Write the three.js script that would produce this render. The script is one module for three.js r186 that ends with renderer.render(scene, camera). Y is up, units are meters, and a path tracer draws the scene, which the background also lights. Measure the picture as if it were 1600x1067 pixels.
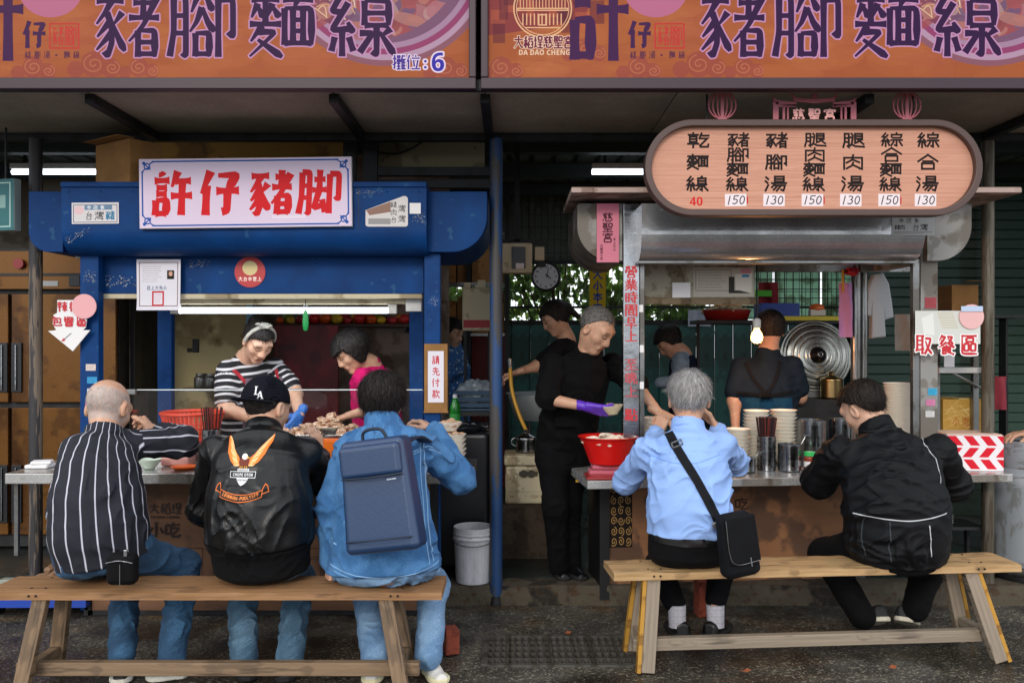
import * as THREE from 'three';
import { RoundedBoxGeometry } from 'three/addons/geometries/RoundedBoxGeometry.js';
import { mergeGeometries } from 'three/addons/utils/BufferGeometryUtils.js';
import { RectAreaLightUniformsLib } from 'three/addons/lights/RectAreaLightUniformsLib.js';
import { createNoise3D, createNoise2D } from 'simplex-noise';

// ---------- camera, sky, sun, exposure ----------
const EYE = 1.5, FOCAL = 1400;                       // eye height in metres; focal length in pixels of the 1600 x 1067 photograph
const scene = new THREE.Scene();
const camera = new THREE.PerspectiveCamera(2 * Math.atan(533.5 / FOCAL) * 180 / Math.PI, 1600 / 1067, 0.05, 400);
camera.position.set(0, EYE, 0); camera.lookAt(0, EYE, -10);
const renderer = new THREE.WebGLRenderer({ antialias: true });
renderer.toneMapping = THREE.LinearToneMapping;
renderer.toneMappingExposure = 1.25;
renderer.shadowMap.enabled = true;
RectAreaLightUniformsLib.init();
{ // an even overcast sky
  const W = 64, H = 32, data = new Float32Array(W * H * 4);
  for (let j = 0; j < H; j++) for (let i = 0; i < W; i++) {
    const el = ((j + 0.5) / H - 0.5) * Math.PI, s = Math.max(0, Math.sin(el)), L = 1.38, o = (j * W + i) * 4;
    data[o] = L * 0.95; data[o + 1] = L * 0.99; data[o + 2] = L * 1.06; data[o + 3] = 1;
  }
  const sky = new THREE.DataTexture(data, W, H, THREE.RGBAFormat, THREE.FloatType);
  sky.mapping = THREE.EquirectangularReflectionMapping; sky.magFilter = THREE.LinearFilter; sky.needsUpdate = true;
  scene.background = sky; scene.environment = sky;
}
const sun = new THREE.DirectionalLight(0xfff4e6, 1.1);
sun.position.set(-2.4, 5.2, 4.8); sun.target.position.set(0, 0.8, -4.5);
sun.shadow.radius = 26; sun.castShadow = true; sun.shadow.mapSize.set(2048, 2048);
Object.assign(sun.shadow.camera, { left: -8, right: 8, top: 8, bottom: -8, near: 0.5, far: 40 });
scene.add(sun, sun.target);

// ---------- helpers ----------
const P = (px, py, d) => new THREE.Vector3((px - 800) * d / FOCAL, EYE - (py - 533.5) * d / FOCAL, -d);   // a photo pixel at a known depth
const X = (px, d) => (px - 800) * d / FOCAL, Y = (py, d) => EYE - (py - 533.5) * d / FOCAL;
const V = (x, y, z) => new THREE.Vector3(x, y, z);
const lerp = (a, b, t) => a + (b - a) * t, clamp = (x, a, b) => Math.min(b, Math.max(a, x));
const sstep = (a, b, x) => { const t = clamp((x - a) / (b - a), 0, 1); return t * t * (3 - 2 * t); };
function rngOf(seed) { let s = seed | 0; return () => { s = (s + 0x6d2b79f5) | 0; let t = Math.imul(s ^ (s >>> 15), 1 | s); t = (t + Math.imul(t ^ (t >>> 7), 61 | t)) ^ t; return ((t ^ (t >>> 14)) >>> 0) / 4294967296; }; }
const rnd = rngOf(77), rr = (a, b) => a + (b - a) * rnd();
const noise3 = createNoise3D(rngOf(5)), noise2 = createNoise2D(rngOf(9));
const taken = {};
const numbered = (n) => { const k = taken[n] = (taken[n] ?? -1) + 1; return k ? n + '_' + String(k).padStart(3, '0') : n; };
function tag(o, label, category, group) { o.userData = { label, category }; if (group) o.userData.group = group; return o; }
function thing(name, label, category, group) { const o = new THREE.Group(); o.name = numbered(name); scene.add(o); return tag(o, label, category, group); }
const SPLIT = new Set(['leg', 'hanger', 'bracket', 'upright', 'foot', 'shelf_leg', 'column', 'stand', 'stick']);
function part(name, geo, mat, parent = scene) {
  if (Array.isArray(geo) && SPLIT.has(name)) return geo.map((q) => part(name, q, mat, parent))[0];
  const m = new THREE.Mesh(Array.isArray(geo) ? merge(geo) : geo, mat); m.name = parent === scene ? numbered(name) : name;
  m.castShadow = m.receiveShadow = true; parent.add(m); return m;
}
function one(name, geo, mat, label, category, group) { return tag(part(name, geo, mat), label, category, group); }
function structure(name, geo, mat) { const m = part(name, geo, mat); m.userData.kind = 'structure'; return m; }
function copyOf(root, label) { const c = root.clone(); c.name = numbered(root.name.replace(/_\d+$/, '')); c.userData = { ...root.userData }; if (label) c.userData.label = label; scene.add(c); return c; }
function merge(list) {
  const gs = list.map((g) => { let q = g.index ? g.toNonIndexed() : g; for (const k of Object.keys(q.attributes)) if (!['position', 'normal', 'uv'].includes(k)) q.deleteAttribute(k); if (!q.attributes.uv) q.setAttribute('uv', new THREE.BufferAttribute(new Float32Array(q.attributes.position.count * 2), 2)); return q; });
  return mergeGeometries(gs);
}
function metreUV(g, turn = false) {                    // uv in metres from position, by the way each face points
  const p = g.attributes.position, n = g.attributes.normal, uv = new Float32Array(p.count * 2);
  for (let i = 0; i < p.count; i++) {
    const ax = Math.abs(n.getX(i)), ay = Math.abs(n.getY(i)), az = Math.abs(n.getZ(i)), x = p.getX(i), y = p.getY(i), z = p.getZ(i);
    let u, v; if (ay >= ax && ay >= az) { u = x; v = z; } else if (ax >= az) { u = z; v = y; } else { u = x; v = y; }
    uv[i * 2] = turn ? v : u; uv[i * 2 + 1] = turn ? u : v;
  }
  g.setAttribute('uv', new THREE.BufferAttribute(uv, 2)); return g;
}
function box(w, h, d, x = 0, y = 0, z = 0, r = 0, turn = false) { // centred box, chamfered by r, uv in metres
  const g = r ? new RoundedBoxGeometry(w, h, d, 2, Math.min(r, w / 2.01, h / 2.01, d / 2.01)) : new THREE.BoxGeometry(w, h, d);
  metreUV(g, turn); return g.translate(x, y, z);
}
const span = (x0, x1, y0, y1, z0, z1, r = 0, turn = false) => box(x1 - x0, y1 - y0, z1 - z0, (x0 + x1) / 2, (y0 + y1) / 2, (z0 + z1) / 2, r, turn);
function tubeAlong(pts, r, seg = 24, rad = 8) { return new THREE.TubeGeometry(new THREE.CatmullRomCurve3(pts.map((p) => p.isVector3 ? p : V(...p))), seg, r, rad); }
function rod(a, b, r, r2 = r, rad = 10) {                // cylinder between two points
  const d = b.clone().sub(a), L = d.length(), g = new THREE.CylinderGeometry(r2, r, L, rad, 1);
  g.translate(0, L / 2, 0).applyQuaternion(new THREE.Quaternion().setFromUnitVectors(V(0, 1, 0), d.normalize())); return g.translate(a.x, a.y, a.z);
}
function beam(a, b, w, h, r = 0, up = V(0, 1, 0), turn = false) {     // box bar between two points, w across, h along up
  const d = b.clone().sub(a), L = d.length(); d.normalize();
  const g = box(w, h, L, 0, 0, 0, r, turn), side = up.clone().cross(d).normalize(), u2 = d.clone().cross(side);
  g.applyMatrix4(new THREE.Matrix4().makeBasis(side, u2, d)); const c = a.clone().add(b).multiplyScalar(0.5); return g.translate(c.x, c.y, c.z);
}
const lathe = (prof, seg = 28) => new THREE.LatheGeometry(prof.map(([x, y]) => new THREE.Vector2(x, y)), seg);
function extrude(pts, depth, bevel = 0) {
  const s = pts instanceof THREE.Shape ? pts : new THREE.Shape(pts.map(([x, y]) => new THREE.Vector2(x, y)));
  return new THREE.ExtrudeGeometry(s, { depth, bevelEnabled: bevel > 0, bevelSize: bevel, bevelThickness: bevel, bevelSegments: 2, curveSegments: 16 });
}

// ---------- textures ----------
function lattice(seed) { const a = new Float32Array(65536), r = rngOf(seed); for (let i = 0; i < 65536; i++) a[i] = r(); return a; }
const LAT = lattice(3);
function pn(x, y, px, py = px, s = 0) {                // periodic value noise
  const xi = Math.floor(x), yi = Math.floor(y), fx = x - xi, fy = y - yi, u = fx * fx * (3 - 2 * fx), v = fy * fy * (3 - 2 * fy), m = (a, n) => ((a % n) + n) % n;
  const g = (i, j) => LAT[(m(i, px) * 131 + m(j, py) * 7919 + s * 10007) & 65535];
  return lerp(lerp(g(xi, yi), g(xi + 1, yi), u), lerp(g(xi, yi + 1), g(xi + 1, yi + 1), u), v);
}
function fbm(u, v, n, oct = 5, s = 0, ny = n) { let a = 0.5, t = 0, w = 0; for (let i = 0; i < oct; i++) { t += a * pn(u * n, v * ny, n, ny, s + i); w += a; a *= 0.5; n *= 2; ny *= 2; } return t / w; }
function tex(size, fn, srgb = true, h = size) {
  const d = new Uint8Array(size * h * 4);
  for (let j = 0; j < h; j++) for (let i = 0; i < size; i++) { const c = fn((i + 0.5) / size, (j + 0.5) / h), o = (j * size + i) * 4; if (typeof c === 'number') { d[o] = d[o + 1] = d[o + 2] = clamp(c, 0, 1) * 255; } else { d[o] = clamp(c[0], 0, 255); d[o + 1] = clamp(c[1], 0, 255); d[o + 2] = clamp(c[2], 0, 255); } d[o + 3] = 255; }
  const t = new THREE.DataTexture(d, size, h); t.wrapS = t.wrapT = THREE.RepeatWrapping; t.magFilter = THREE.LinearFilter; t.minFilter = THREE.LinearMipmapLinearFilter; t.generateMipmaps = true;
  if (srgb) t.colorSpace = THREE.SRGBColorSpace; t.needsUpdate = true; return t;
}
const rep = (t, sx, sy = sx) => { const c = t.clone(); c.repeat.set(1 / sx, 1 / sy); c.needsUpdate = true; return c; };
const hex = (h) => [(h >> 16) & 255, (h >> 8) & 255, h & 255];
const mix = (a, b, t) => [lerp(a[0], b[0], t), lerp(a[1], b[1], t), lerp(a[2], b[2], t)];
const std = (color, roughness = 0.7, o = {}) => new THREE.MeshStandardMaterial({ color, roughness, ...o });
const phys = (color, roughness = 0.7, o = {}) => new THREE.MeshPhysicalMaterial({ color, roughness, ...o });
function canvasTex(w, h, draw) { const c = document.createElement('canvas'); c.width = w; c.height = h; const x = c.getContext('2d'); draw(x, w, h); const t = new THREE.CanvasTexture(c); t.colorSpace = THREE.SRGBColorSpace; t.anisotropy = 8; return t; }

const T_fine = tex(256, (u, v) => 0.5 * fbm(u, v, 32, 3, 1) + 0.5 * fbm(u, v, 6, 4, 2), false);
const T_speck = tex(512, (u, v) => { const a = fbm(u, v, 8, 5, 3), b = pn(u * 256, v * 256, 256, 256, 4); return 0.75 * a + 0.25 * b; }, false);
const T_grey = tex(256, (u, v) => { const g = 215 + 60 * (fbm(u, v, 6, 5, 5) - 0.5) + 20 * (pn(u * 128, v * 128, 128, 128, 6) - 0.5); return [g, g, g]; });
const T_dirt = tex(512, (u, v) => { const a = fbm(u, v, 5, 6, 7), b = fbm(u, v, 14, 5, 8), s = sstep(0.52, 0.66, a) * 0.5 + sstep(0.6, 0.7, b) * 0.35; return mix([238, 236, 232], [128, 112, 92], s); });
const T_weave = tex(256, (u, v) => { const a = 0.5 + 0.5 * Math.sin(u * 6.283 * 64), b = 0.5 + 0.5 * Math.sin(v * 6.283 * 64); return 0.5 * a + 0.5 * b; }, false);

const M = {};
M.steel = phys(0xb9bcbf, 0.34, { metalness: 1, roughnessMap: rep(tex(256, (u, v) => 0.62 + 0.5 * (fbm(u, v, 2, 5, 21, 96) - 0.5) + 0.5 * (fbm(u, v, 5, 4, 22) - 0.5), false), 0.5), map: rep(T_grey, 0.7), bumpMap: rep(T_fine, 0.9), bumpScale: 0.0012 });
M.counter = phys(0xc6c8ca, 0.38, { metalness: 0.5, roughnessMap: rep(T_grey, 0.3), map: rep(T_dirt, 1.3) });
M.steelDull = std(0x8e9091, 0.45, { metalness: 0.9, map: rep(T_dirt, 0.8), roughnessMap: rep(T_grey, 0.3) });
M.iron = std(0x24262a, 0.55, { metalness: 0.3, map: rep(T_dirt, 0.5) });
M.black = std(0x0d0d0f, 0.5);
M.blackPlastic = std(0x101114, 0.35);
M.white = std(0xd8d8d4, 0.5, { map: rep(T_grey, 0.5) });
M.whitePlastic = phys(0xe6e7ea, 0.38, { map: rep(T_grey, 0.9) });
M.cream = std(0xcfc6ab, 0.7, { map: rep(T_dirt, 1.1) });
M.paper = std(0xe4e2e2, 0.75);
M.porcelain = phys(0xece6d8, 0.25, { clearcoat: 0.5, clearcoatRoughness: 0.15 });
M.cardboard = std(0xa67842, 0.9, { map: rep(T_grey, 0.6) });
M.wall = std(0xb7aa80, 0.85, { map: rep(T_dirt, 1.6) });
M.red = std(0xb3121b, 0.5);
M.glass = phys(0xffffff, 0.03, { transmission: 1, thickness: 0, ior: 1.45 });
// ---------- lettering: strokes of the characters that the signs show, on a 100 x 100 grid ----------
const G = {
  豕: '0812 9212/5512 3530 0848/4030 5550 5578 4297 3290/4845 1068/5462 0888/8830 6248/5848 7670 9690', 者: '1815 8015/4800 4835/0538 9538/8808 4850 0575/3258 3299/3258 8258 8299/3276 8276/3294 8294',
  月: '2505 2560 0598/2505 8505 8598 6892/2535 8535/2562 8562', 谷: '3502 0830/6202 9228/5022 2845 0260/5022 7245 9860/2462 2498/2462 7862 7898/2494 7894', 卩: '1510 8810 8868 6560/1510 1599',
  去: '1522 8522/5000 5045/0546 9546/4848 1888 8080/6868 9098', 麥: '1010 9010/5000 5048/2816 1038/3022 4438/7016 5438/7222 9038/0548 9548/4050 0875/3060 8060 0598/2872 9899',
  面: '0508 9508/4808 3825/1025 1098/1025 9025 9098/1094 9094/3525 3594/6525 6594/3548 6548/3570 6570', 糸: '4502 1228 4830/7015 1058 8055/6845 8862/4860 4898/2268 1090/7268 8890',
  泉: '5000 3812/1812 1850/1812 8212 8250/1831 8231/1850 8250/5050 5096 3890/0562 4062 0592/8855 6068/5860 9896', 言: '4000 5510/0520 9520/1836 8236/1850 8250/1864 1898/1864 8264 8298/1894 8294',
  午: '3000 0535/2022 9022/0255 9855/5222 5299', 亻: '6800 0550/4232 4299', 子: '1010 8510 5040/5040 5090 3092/0545 9545', 扌: '0525 9525/5500 5595 3085/0572 9550',
  堇: '0512 9512/3000 3022/7000 7022/2030 8030 8048 2048 2030/5030 5098/1060 9060/1078 9078/0598 9598', 隹: '3500 0550/2530 2599/6000 7012/2530 9530/6030 6096/2552 9052/2574 9074/2597 9897',
  立: '4500 5512/0522 9522/2535 3580/7535 5890/0296 9896', 大: '0530 9530/5000 4850 0598/5040 7080 9898', 禾: '8005 1518/0540 9540/5015 5099/4842 0585/5242 9580',
  舀: '8800 1012/1520 2535/4518 5032/8516 7232/4540 1248/1248 1298 9098 9045 6045/1270 4070/6270 9070', 土: '1035 9035/5005 5090/0292 9885', 呈: '2003 2035 8035 8003 2003/1050 9050/1872 8272/0297 9897/5050 5097',
  慈: '3000 4012/7000 6012/0515 9515/3018 1035 4035 1555 4555/7018 5535 8035 5555 8855/1068 0588/3065 3292 7592 8080/5068 5878/8265 9582',
  聖: '0505 4805/1205 1242/3805 3850/1218 3818/1230 3830/0245 4840/5808 5840 9240 9208 5808/1058 9058/1576 8576/0297 9897/5058 5097',
  宮: '5000 5010/0812 0828/0812 9212 8828/2825 2848 7248 7225 2825/5048 4060/1862 1898 8298 8262 1862', 乾: '0512 4812/2600 2622/1025 1062 4262 4225 1025/1043 4243/0275 5075/2662 2699/6502 5535/6018 9818/5838 9238 5888 6096 9596 9780',
  氵: '1505 5018/0532 4045/0598 5060', 昜: '2200 2235 8235 8200 2200/2218 8218/0246 9846/2548 0275/1862 9062 8098 6592/4262 1592/6562 3598',
  退: '3505 8505 8540 3540/3522 8522/3505 3570 5562/8545 6055/5545 9578/1005 1815/0530 1830 1272 0288/1280 3592 9896', 肉: '0820 0899/0820 9220 9299 8095/5002 4535 2055/5035 7852/5055 4575 2095/5072 7890',
  宗: '5000 5010/0812 0828/0812 9212 8828/2035 8035/0552 9552/5052 5095 3590/2565 0592/7565 9592', 合: '5000 0545/5000 9545/2845 7245/2260 2298 7898 7860 2260',
  營: '1005 1520/3805 3020/2500 2515 0535/2520 4535/6005 6520/8805 8020/7500 7515 5535/7520 9535/0542 0555/0542 9542 9055/3052 3068 7068 7052 3052/5068 4574/2276 2298 7898 7876 2276',
  業: '3800 3828/6200 6228/1808 2822/8208 7222/0528 9528/2832 3842/7232 6242/1245 8845/1258 8858/0572 9572/5045 5099/4572 0595/5572 9595', 日: '1515 1585 8585 8515 1515/1550 8550',
  寺: '1512 8512/5000 5032/0232 9832/0255 9855/7040 7095 5090/2866 4080', 間: '0502 0599/0502 4202 4238 0538/0520 4220/5802 9502 9598 8094/5802 5838 9538/5820 9520/3050 3090 7090 7050 3050/3070 7070',
  早: '2502 2548 7548 7502 2502/2525 7525/0570 9570/5055 5099', 上: '4805 4892/4842 8542/0594 9594', 至: '0508 9508/4010 2038 7834/6522 8542/5045 5092/1568 8568/0296 9896',
  免: '3500 0528/3012 7012 5528/1828 1858 8258 8228 1828/4828 4458 0298/5858 5890 6296 9596 9780', 點: '0502 0540 4540 4502 0502/2502 2568/0522 4522/0555 4555/0070 5070/0580 0295/1880 2092/3080 3592/4378 5090/7500 7550/7525 9825/5855 5898 9598 9555 5855',
  青: '1010 9010/1824 8224/0538 9538/5000 5038/2250 2299/2250 8050 8098 6894/2266 8066/2280 8080', 先: '3005 1030/2022 8522/0550 9550/5000 5050/3850 3575 0598/6250 6290 7096 9596 9878', 寸: '0528 9528/6500 6595 4590/2045 3865',
  款: '0510 4810/2600 2628/1028 4428/1042 4442/0356 5056/2656 2696 1892/1266 0288/4066 5084/6500 5535/6020 9820 9035/7530 7060 5098/7355 9898', 取: '0505 5205/1205 1278/4205 4298/1228 4228/1250 4250/0280 5270/5818 9018 8055 5598/6030 7570 9898',
  餐: '2800 0830/2210 4510 1548/2025 3035/5510 8510 6048/6018 9048/5038 0565/5038 9865/4552 5558/3062 3098 2892/3062 7262 7280 3080/3071 7271/3098 5290/7885 6090/5585 9599',
  區: '0505 9505/1005 1096 9896/3515 3535 7535 7515 3515/2245 2280 4880 4845 2245/6045 6080 8880 8845 6045', 辛: '4500 5508/0512 9512/2818 3832/7218 6232/0535 9535/1055 9055/5035 5099', 束: '0515 9515/1835 1860 8260 8235 1835/5000 5099/4862 0590/5262 9590',
  木: '0525 9525/5000 5099/4828 0570/5228 9560', 叔: '2500 2540/2518 4818/0540 5040/2640 2698 1592/1052 0280/4052 5075/5515 9015 8255 5295/5828 7570 9898', 包: '3000 0540/2018 9018 8868 7262/2538 6038 6062 2562/2538 2592 9892 9878',
  醬: '1000 1048/3800 3850/1020 3820/0035 3835/6000 4822/5510 9010 5548/4530 9830/8022 8048/0552 9552/1865 1899 8299 8265 1865/4052 4065 3580/6052 6080 8280/1888 8288', 台: '4500 2538 8035/6820 9045/2255 2298 7898 7855 2255',
  灣: '0510 1520/0032 1242/0298 1860/5500 6006/4212 8012/4822 7422/4830 7430/4838 4850 7450 7438 4838/3005 2218 3520 2035 3835/9205 8418 9820 8435 9835/3058 8858 8870 3070 3084 9084 8498 7092',
  夜: '5000 5510/0514 9514/2818 0555/1840 1899/6020 3860/5530 9030 6085 3598/5048 6065/5060 9898', 化: '3500 0550/2232 2299/9020 5055/5505 5590 6296 9596 9778', 石: '0510 9510/4510 0565/3048 3098 8598 8548 3048', 由: '1525 1598 8598 8525 1525/1560 8560/5000 5098',
  氣: '3000 0530/2812 9012/2826 8026/1540 7540 8085 9898 9885/4545 4598/1862 7562/2048 3058/6548 5858/4565 1592/4865 7090', 小: '5002 5095 3588/2535 0575/7535 9875', 吃: '0520 0578 3878 3820 0520/5502 4035/5218 9818/5040 9240 4888 5096 9596 9780',
  本: '0525 9525/5000 5099/4828 0572/5228 9570/3075 7075', 店: '5000 5010/0812 9512/1212 1260 0099/5520 5555/5538 8538/3060 3098 8598 8560 3060', 食: '5000 0535/5000 9835/4520 5528/3038 3098 2892/3038 7238 7262 3062/3050 7250/3098 5290/7868 6078/5270 9599',
};
const side = (a, b, s = 0.42) => [[a, 0, 0, s, 1], [b, s + 0.02, 0, 1, 1]];
const CH = {
  豬: side('豕', '者', 0.48), 腳: [['月', 0, 0, 0.3, 1], ['谷', 0.31, 0, 0.69, 1], ['卩', 0.7, 0, 1, 1]], 脚: [['月', 0, 0, 0.3, 1], ['去', 0.31, 0, 0.69, 0.98], ['卩', 0.7, 0, 1, 1]],
  麵: [['麥', 0, 0, 0.52, 1], ['面', 0.5, 0.04, 1, 0.82]], 線: side('糸', '泉'), 許: side('言', '午'), 仔: side('亻', '子', 0.34), 攤: [['扌', 0, 0, 0.3, 1], ['堇', 0.3, 0, 0.62, 1], ['隹', 0.62, 0, 1, 1]],
  位: side('亻', '立', 0.34), 稻: side('禾', '舀'), 埕: side('土', '呈', 0.36), 湯: side('氵', '昜', 0.28), 腿: side('月', '退', 0.32), 綜: side('糸', '宗'), 時: side('日', '寺', 0.36), 晚: side('日', '免', 0.34), 請: side('言', '青'), 付: side('亻', '寸', 0.34),
  辣: side('辛', '束', 0.46), 椒: side('木', '叔', 0.38), 液: side('氵', '夜', 0.28), 油: side('氵', '由', 0.28),
};
function strokesOf(ch) {
  const parts = CH[ch] ?? [[ch, 0, 0, 1, 1]], out = [];
  for (const [c, x0, y0, x1, y1] of parts) for (const s of (G[c] ?? '').split('/')) if (s) out.push(s.trim().split(' ').map((q) => [lerp(x0, x1, +q.slice(0, 2) / 99), lerp(y0, y1, +q.slice(2) / 99)]));
  return out;
}
function strokePath(c, pts, w, brush) {
  if (!brush) { c.lineWidth = w; c.beginPath(); pts.forEach(([x, y], i) => (i ? c.lineTo(x, y) : c.moveTo(x, y))); c.stroke(); return; }
  const L = []; for (let i = 0; i < pts.length - 1; i++) { const [a, b] = [pts[i], pts[i + 1]], n = 10; for (let k = 0; k < n; k++) L.push([lerp(a[0], b[0], k / n), lerp(a[1], b[1], k / n)]); } L.push(pts[pts.length - 1]);
  for (let it = 0; it < 2; it++) for (let i = 1; i < L.length - 1; i++) L[i] = [(L[i - 1][0] + 2 * L[i][0] + L[i + 1][0]) / 4, (L[i - 1][1] + 2 * L[i][1] + L[i + 1][1]) / 4];
  const dx = pts[pts.length - 1][0] - pts[0][0], dy = pts[pts.length - 1][1] - pts[0][1], flat = Math.abs(dx) > 2.5 * Math.abs(dy) && pts.length === 2, diag = pts.length < 4 && Math.abs(dx) > 0.35 * Math.abs(dy) && !flat;
  const A = [], B = [], n = L.length - 1;
  for (let i = 0; i <= n; i++) {
    const a = L[Math.max(0, i - 1)], b = L[Math.min(n, i + 1)], l = Math.hypot(b[0] - a[0], b[1] - a[1]) || 1, t = i / n;
    let k = flat ? 0.75 + 0.35 * Math.pow(Math.abs(2 * t - 1), 3) : diag ? (dx < 0 ? 1.15 - 0.8 * t : 0.55 + 0.8 * t * (t < 0.85 ? 1 : (1 - t) * 5)) : 1.08 - 0.16 * Math.sin(t * 3.14);
    k *= w / 2; A.push([L[i][0] - (b[1] - a[1]) / l * k, L[i][1] + (b[0] - a[0]) / l * k]); B.push([L[i][0] + (b[1] - a[1]) / l * k, L[i][1] - (b[0] - a[0]) / l * k]);
  }
  c.beginPath(); A.concat(B.reverse()).forEach(([x, y], i) => (i ? c.lineTo(x, y) : c.moveTo(x, y))); c.closePath(); c.fill(); if (c.outlineW) { c.lineWidth = c.outlineW; c.stroke(); }
}
// draws text; o: brush, weight (share of the size), color, outline [color, share], lean, down (vertical setting), gap
function write(c, text, x, y, w, h, o = {}) {
  const { weight = 0.1, color = '#111', outline, brush = false, down = false, gap = 0, slant = 0 } = o;
  [...text].forEach((ch, i) => {
    const cx = x + (down ? 0 : i * (w + gap)), cy = y + (down ? i * (h + gap) : 0); if (ch === ' ') return;
    const st = strokesOf(ch).map((s) => s.map(([a, b]) => [cx + a * w + slant * (0.5 - b) * w, cy + b * h - slant * 0.25 * (a - 0.5) * h]));
    const s = Math.min(w, h) * weight;
    c.lineCap = brush ? 'round' : 'square'; c.lineJoin = brush ? 'round' : 'miter';
    if (outline) { c.strokeStyle = c.fillStyle = outline[0]; c.outlineW = outline[1] * w; for (const k of st) strokePath(c, k, brush ? s : s + outline[1] * w, brush); }
    c.outlineW = 0; c.strokeStyle = c.fillStyle = color; for (const k of st) strokePath(c, k, s, brush);
  });
}
// a flat printed sheet (front face print, thin body), centred at the origin facing +z
function sheetGeo(w, h) { return new THREE.PlaneGeometry(w, h); }
function printMat(t, rough = 0.6, o = {}) { return phys(0xffffff, rough, { map: t, specularIntensity: 0.3, ...o }); }
function signBoard(name, label, w, h, t, face, edge, parent, category = 'sign', group) {   // board with a printed face; returns the thing or part group
  const g = parent ? new THREE.Group() : thing(name, label, category, group);
  if (parent) { g.name = name; if (label) g.userData.label = label; parent.add(g); }
  part('board', box(w, h, t, 0, 0, -t / 2, Math.min(0.002, t / 3)), edge, g); part('print', sheetGeo(w * 0.995, h * 0.99).translate(0, 0, 0.0022), face, g);
  return g;
}
// ---------- the setting ----------
const T_asphalt = tex(1024, (u, v) => {
  const c = fbm(u, v, 6, 5, 31), g = pn(u * 84, v * 84, 84, 84, 32), g2 = pn(u * 190, v * 190, 190, 190, 33), st = sstep(0.7, 0.85, g) * (0.5 + 0.6 * g2) * sstep(0.3, 0.6, c + 0.2);
  const base = 88 + 70 * (c - 0.5) + 70 * (g2 - 0.5) + 26 * (g - 0.5); return mix([base * 1.02, base * 0.99, base * 0.93], [196, 190, 174], st * 0.85);
});
const T_asphaltBump = tex(1024, (u, v) => 0.5 * pn(u * 84, v * 84, 84, 84, 32) + 0.3 * pn(u * 190, v * 190, 190, 190, 33) + 0.3 * fbm(u, v, 10, 3, 34), false);
const GRATE = { x0: -0.125, x1: 0.575, z0: -4.55, z1: -4.15 };
{
  const nx = 210, nz = 110, x0 = -4.2, x1 = 4.2, z0 = -5.14, z1 = -0.8, pos = [], col = [], uv = [], idx = [], ok = [];
  for (let j = 0; j <= nz; j++) for (let i = 0; i <= nx; i++) {
    const x = lerp(x0, x1, i / nx), z = lerp(z0, z1, j / nz), n = noise2(x * 1.3, z * 1.3) * 0.5 + noise2(x * 4, z * 4) * 0.3 + noise2(x * 11, z * 11) * 0.2;
    const flatPave = sstep(0.7, 1.0, x) * sstep(-4.3, -4.0, z);
    pos.push(x, -0.004 + 0.005 * n * (1 - flatPave) - 0.006 * flatPave, z); uv.push(x, z);
    const oil = sstep(0.15, 0.5, noise2(x * 0.9 + 7, z * 1.4 + 3)) * 0.45 + sstep(0.1, 0.6, noise2(x * 3.1, z * 3.3 + 9)) * 0.2, rust = sstep(0.35, 0.75, noise2(x * 2.2 + 20, z * 2.7)) * sstep(-4.4, -5.0, z);
    const k = 1 - oil; col.push(k * lerp(1, 1.25, rust), k * lerp(0.98, 0.9, rust), k * lerp(0.94, 0.55, rust));
  }
  for (let j = 0; j < nz; j++) for (let i = 0; i < nx; i++) {
    const a = j * (nx + 1) + i, cx = lerp(x0, x1, (i + 0.5) / nx), cz = lerp(z0, z1, (j + 0.5) / nz);
    if (cx > GRATE.x0 && cx < GRATE.x1 && cz > GRATE.z0 && cz < GRATE.z1) continue;
    idx.push(a, a + nx + 1, a + 1, a + 1, a + nx + 1, a + nx + 2);
  }
  const g = new THREE.BufferGeometry(); g.setAttribute('position', new THREE.Float32BufferAttribute(pos, 3)); g.setAttribute('uv', new THREE.Float32BufferAttribute(uv, 2)); g.setAttribute('color', new THREE.Float32BufferAttribute(col, 3)); g.setIndex(idx); g.computeVertexNormals();
  const am = std(0xbcb9b2, 0.95, { roughnessMap: rep(tex(512, (u, v) => 0.22 + 0.75 * sstep(0.38, 0.6, fbm(u, v, 4, 6, 35)), false), 1.7), map: rep(T_asphalt, 0.75), bumpMap: rep(T_asphaltBump, 0.75), bumpScale: 0.006, vertexColors: true });
  structure('ground', g, am);
  const s = new THREE.Shape([[-80, -80], [80, -80], [80, 80], [-80, 80]].map((p) => new THREE.Vector2(...p)));
  s.holes.push(new THREE.Path([[x0, -z1], [x1, -z1], [x1, -z0], [x0, -z0]].map((p) => new THREE.Vector2(...p))));
  const og = new THREE.ShapeGeometry(s).rotateX(-Math.PI / 2).translate(0, -0.012, 0); metreUV(og);
  structure('street', og, std(0xb5b2ac, 0.85, { map: rep(T_asphalt, 0.75) }));
}
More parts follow.
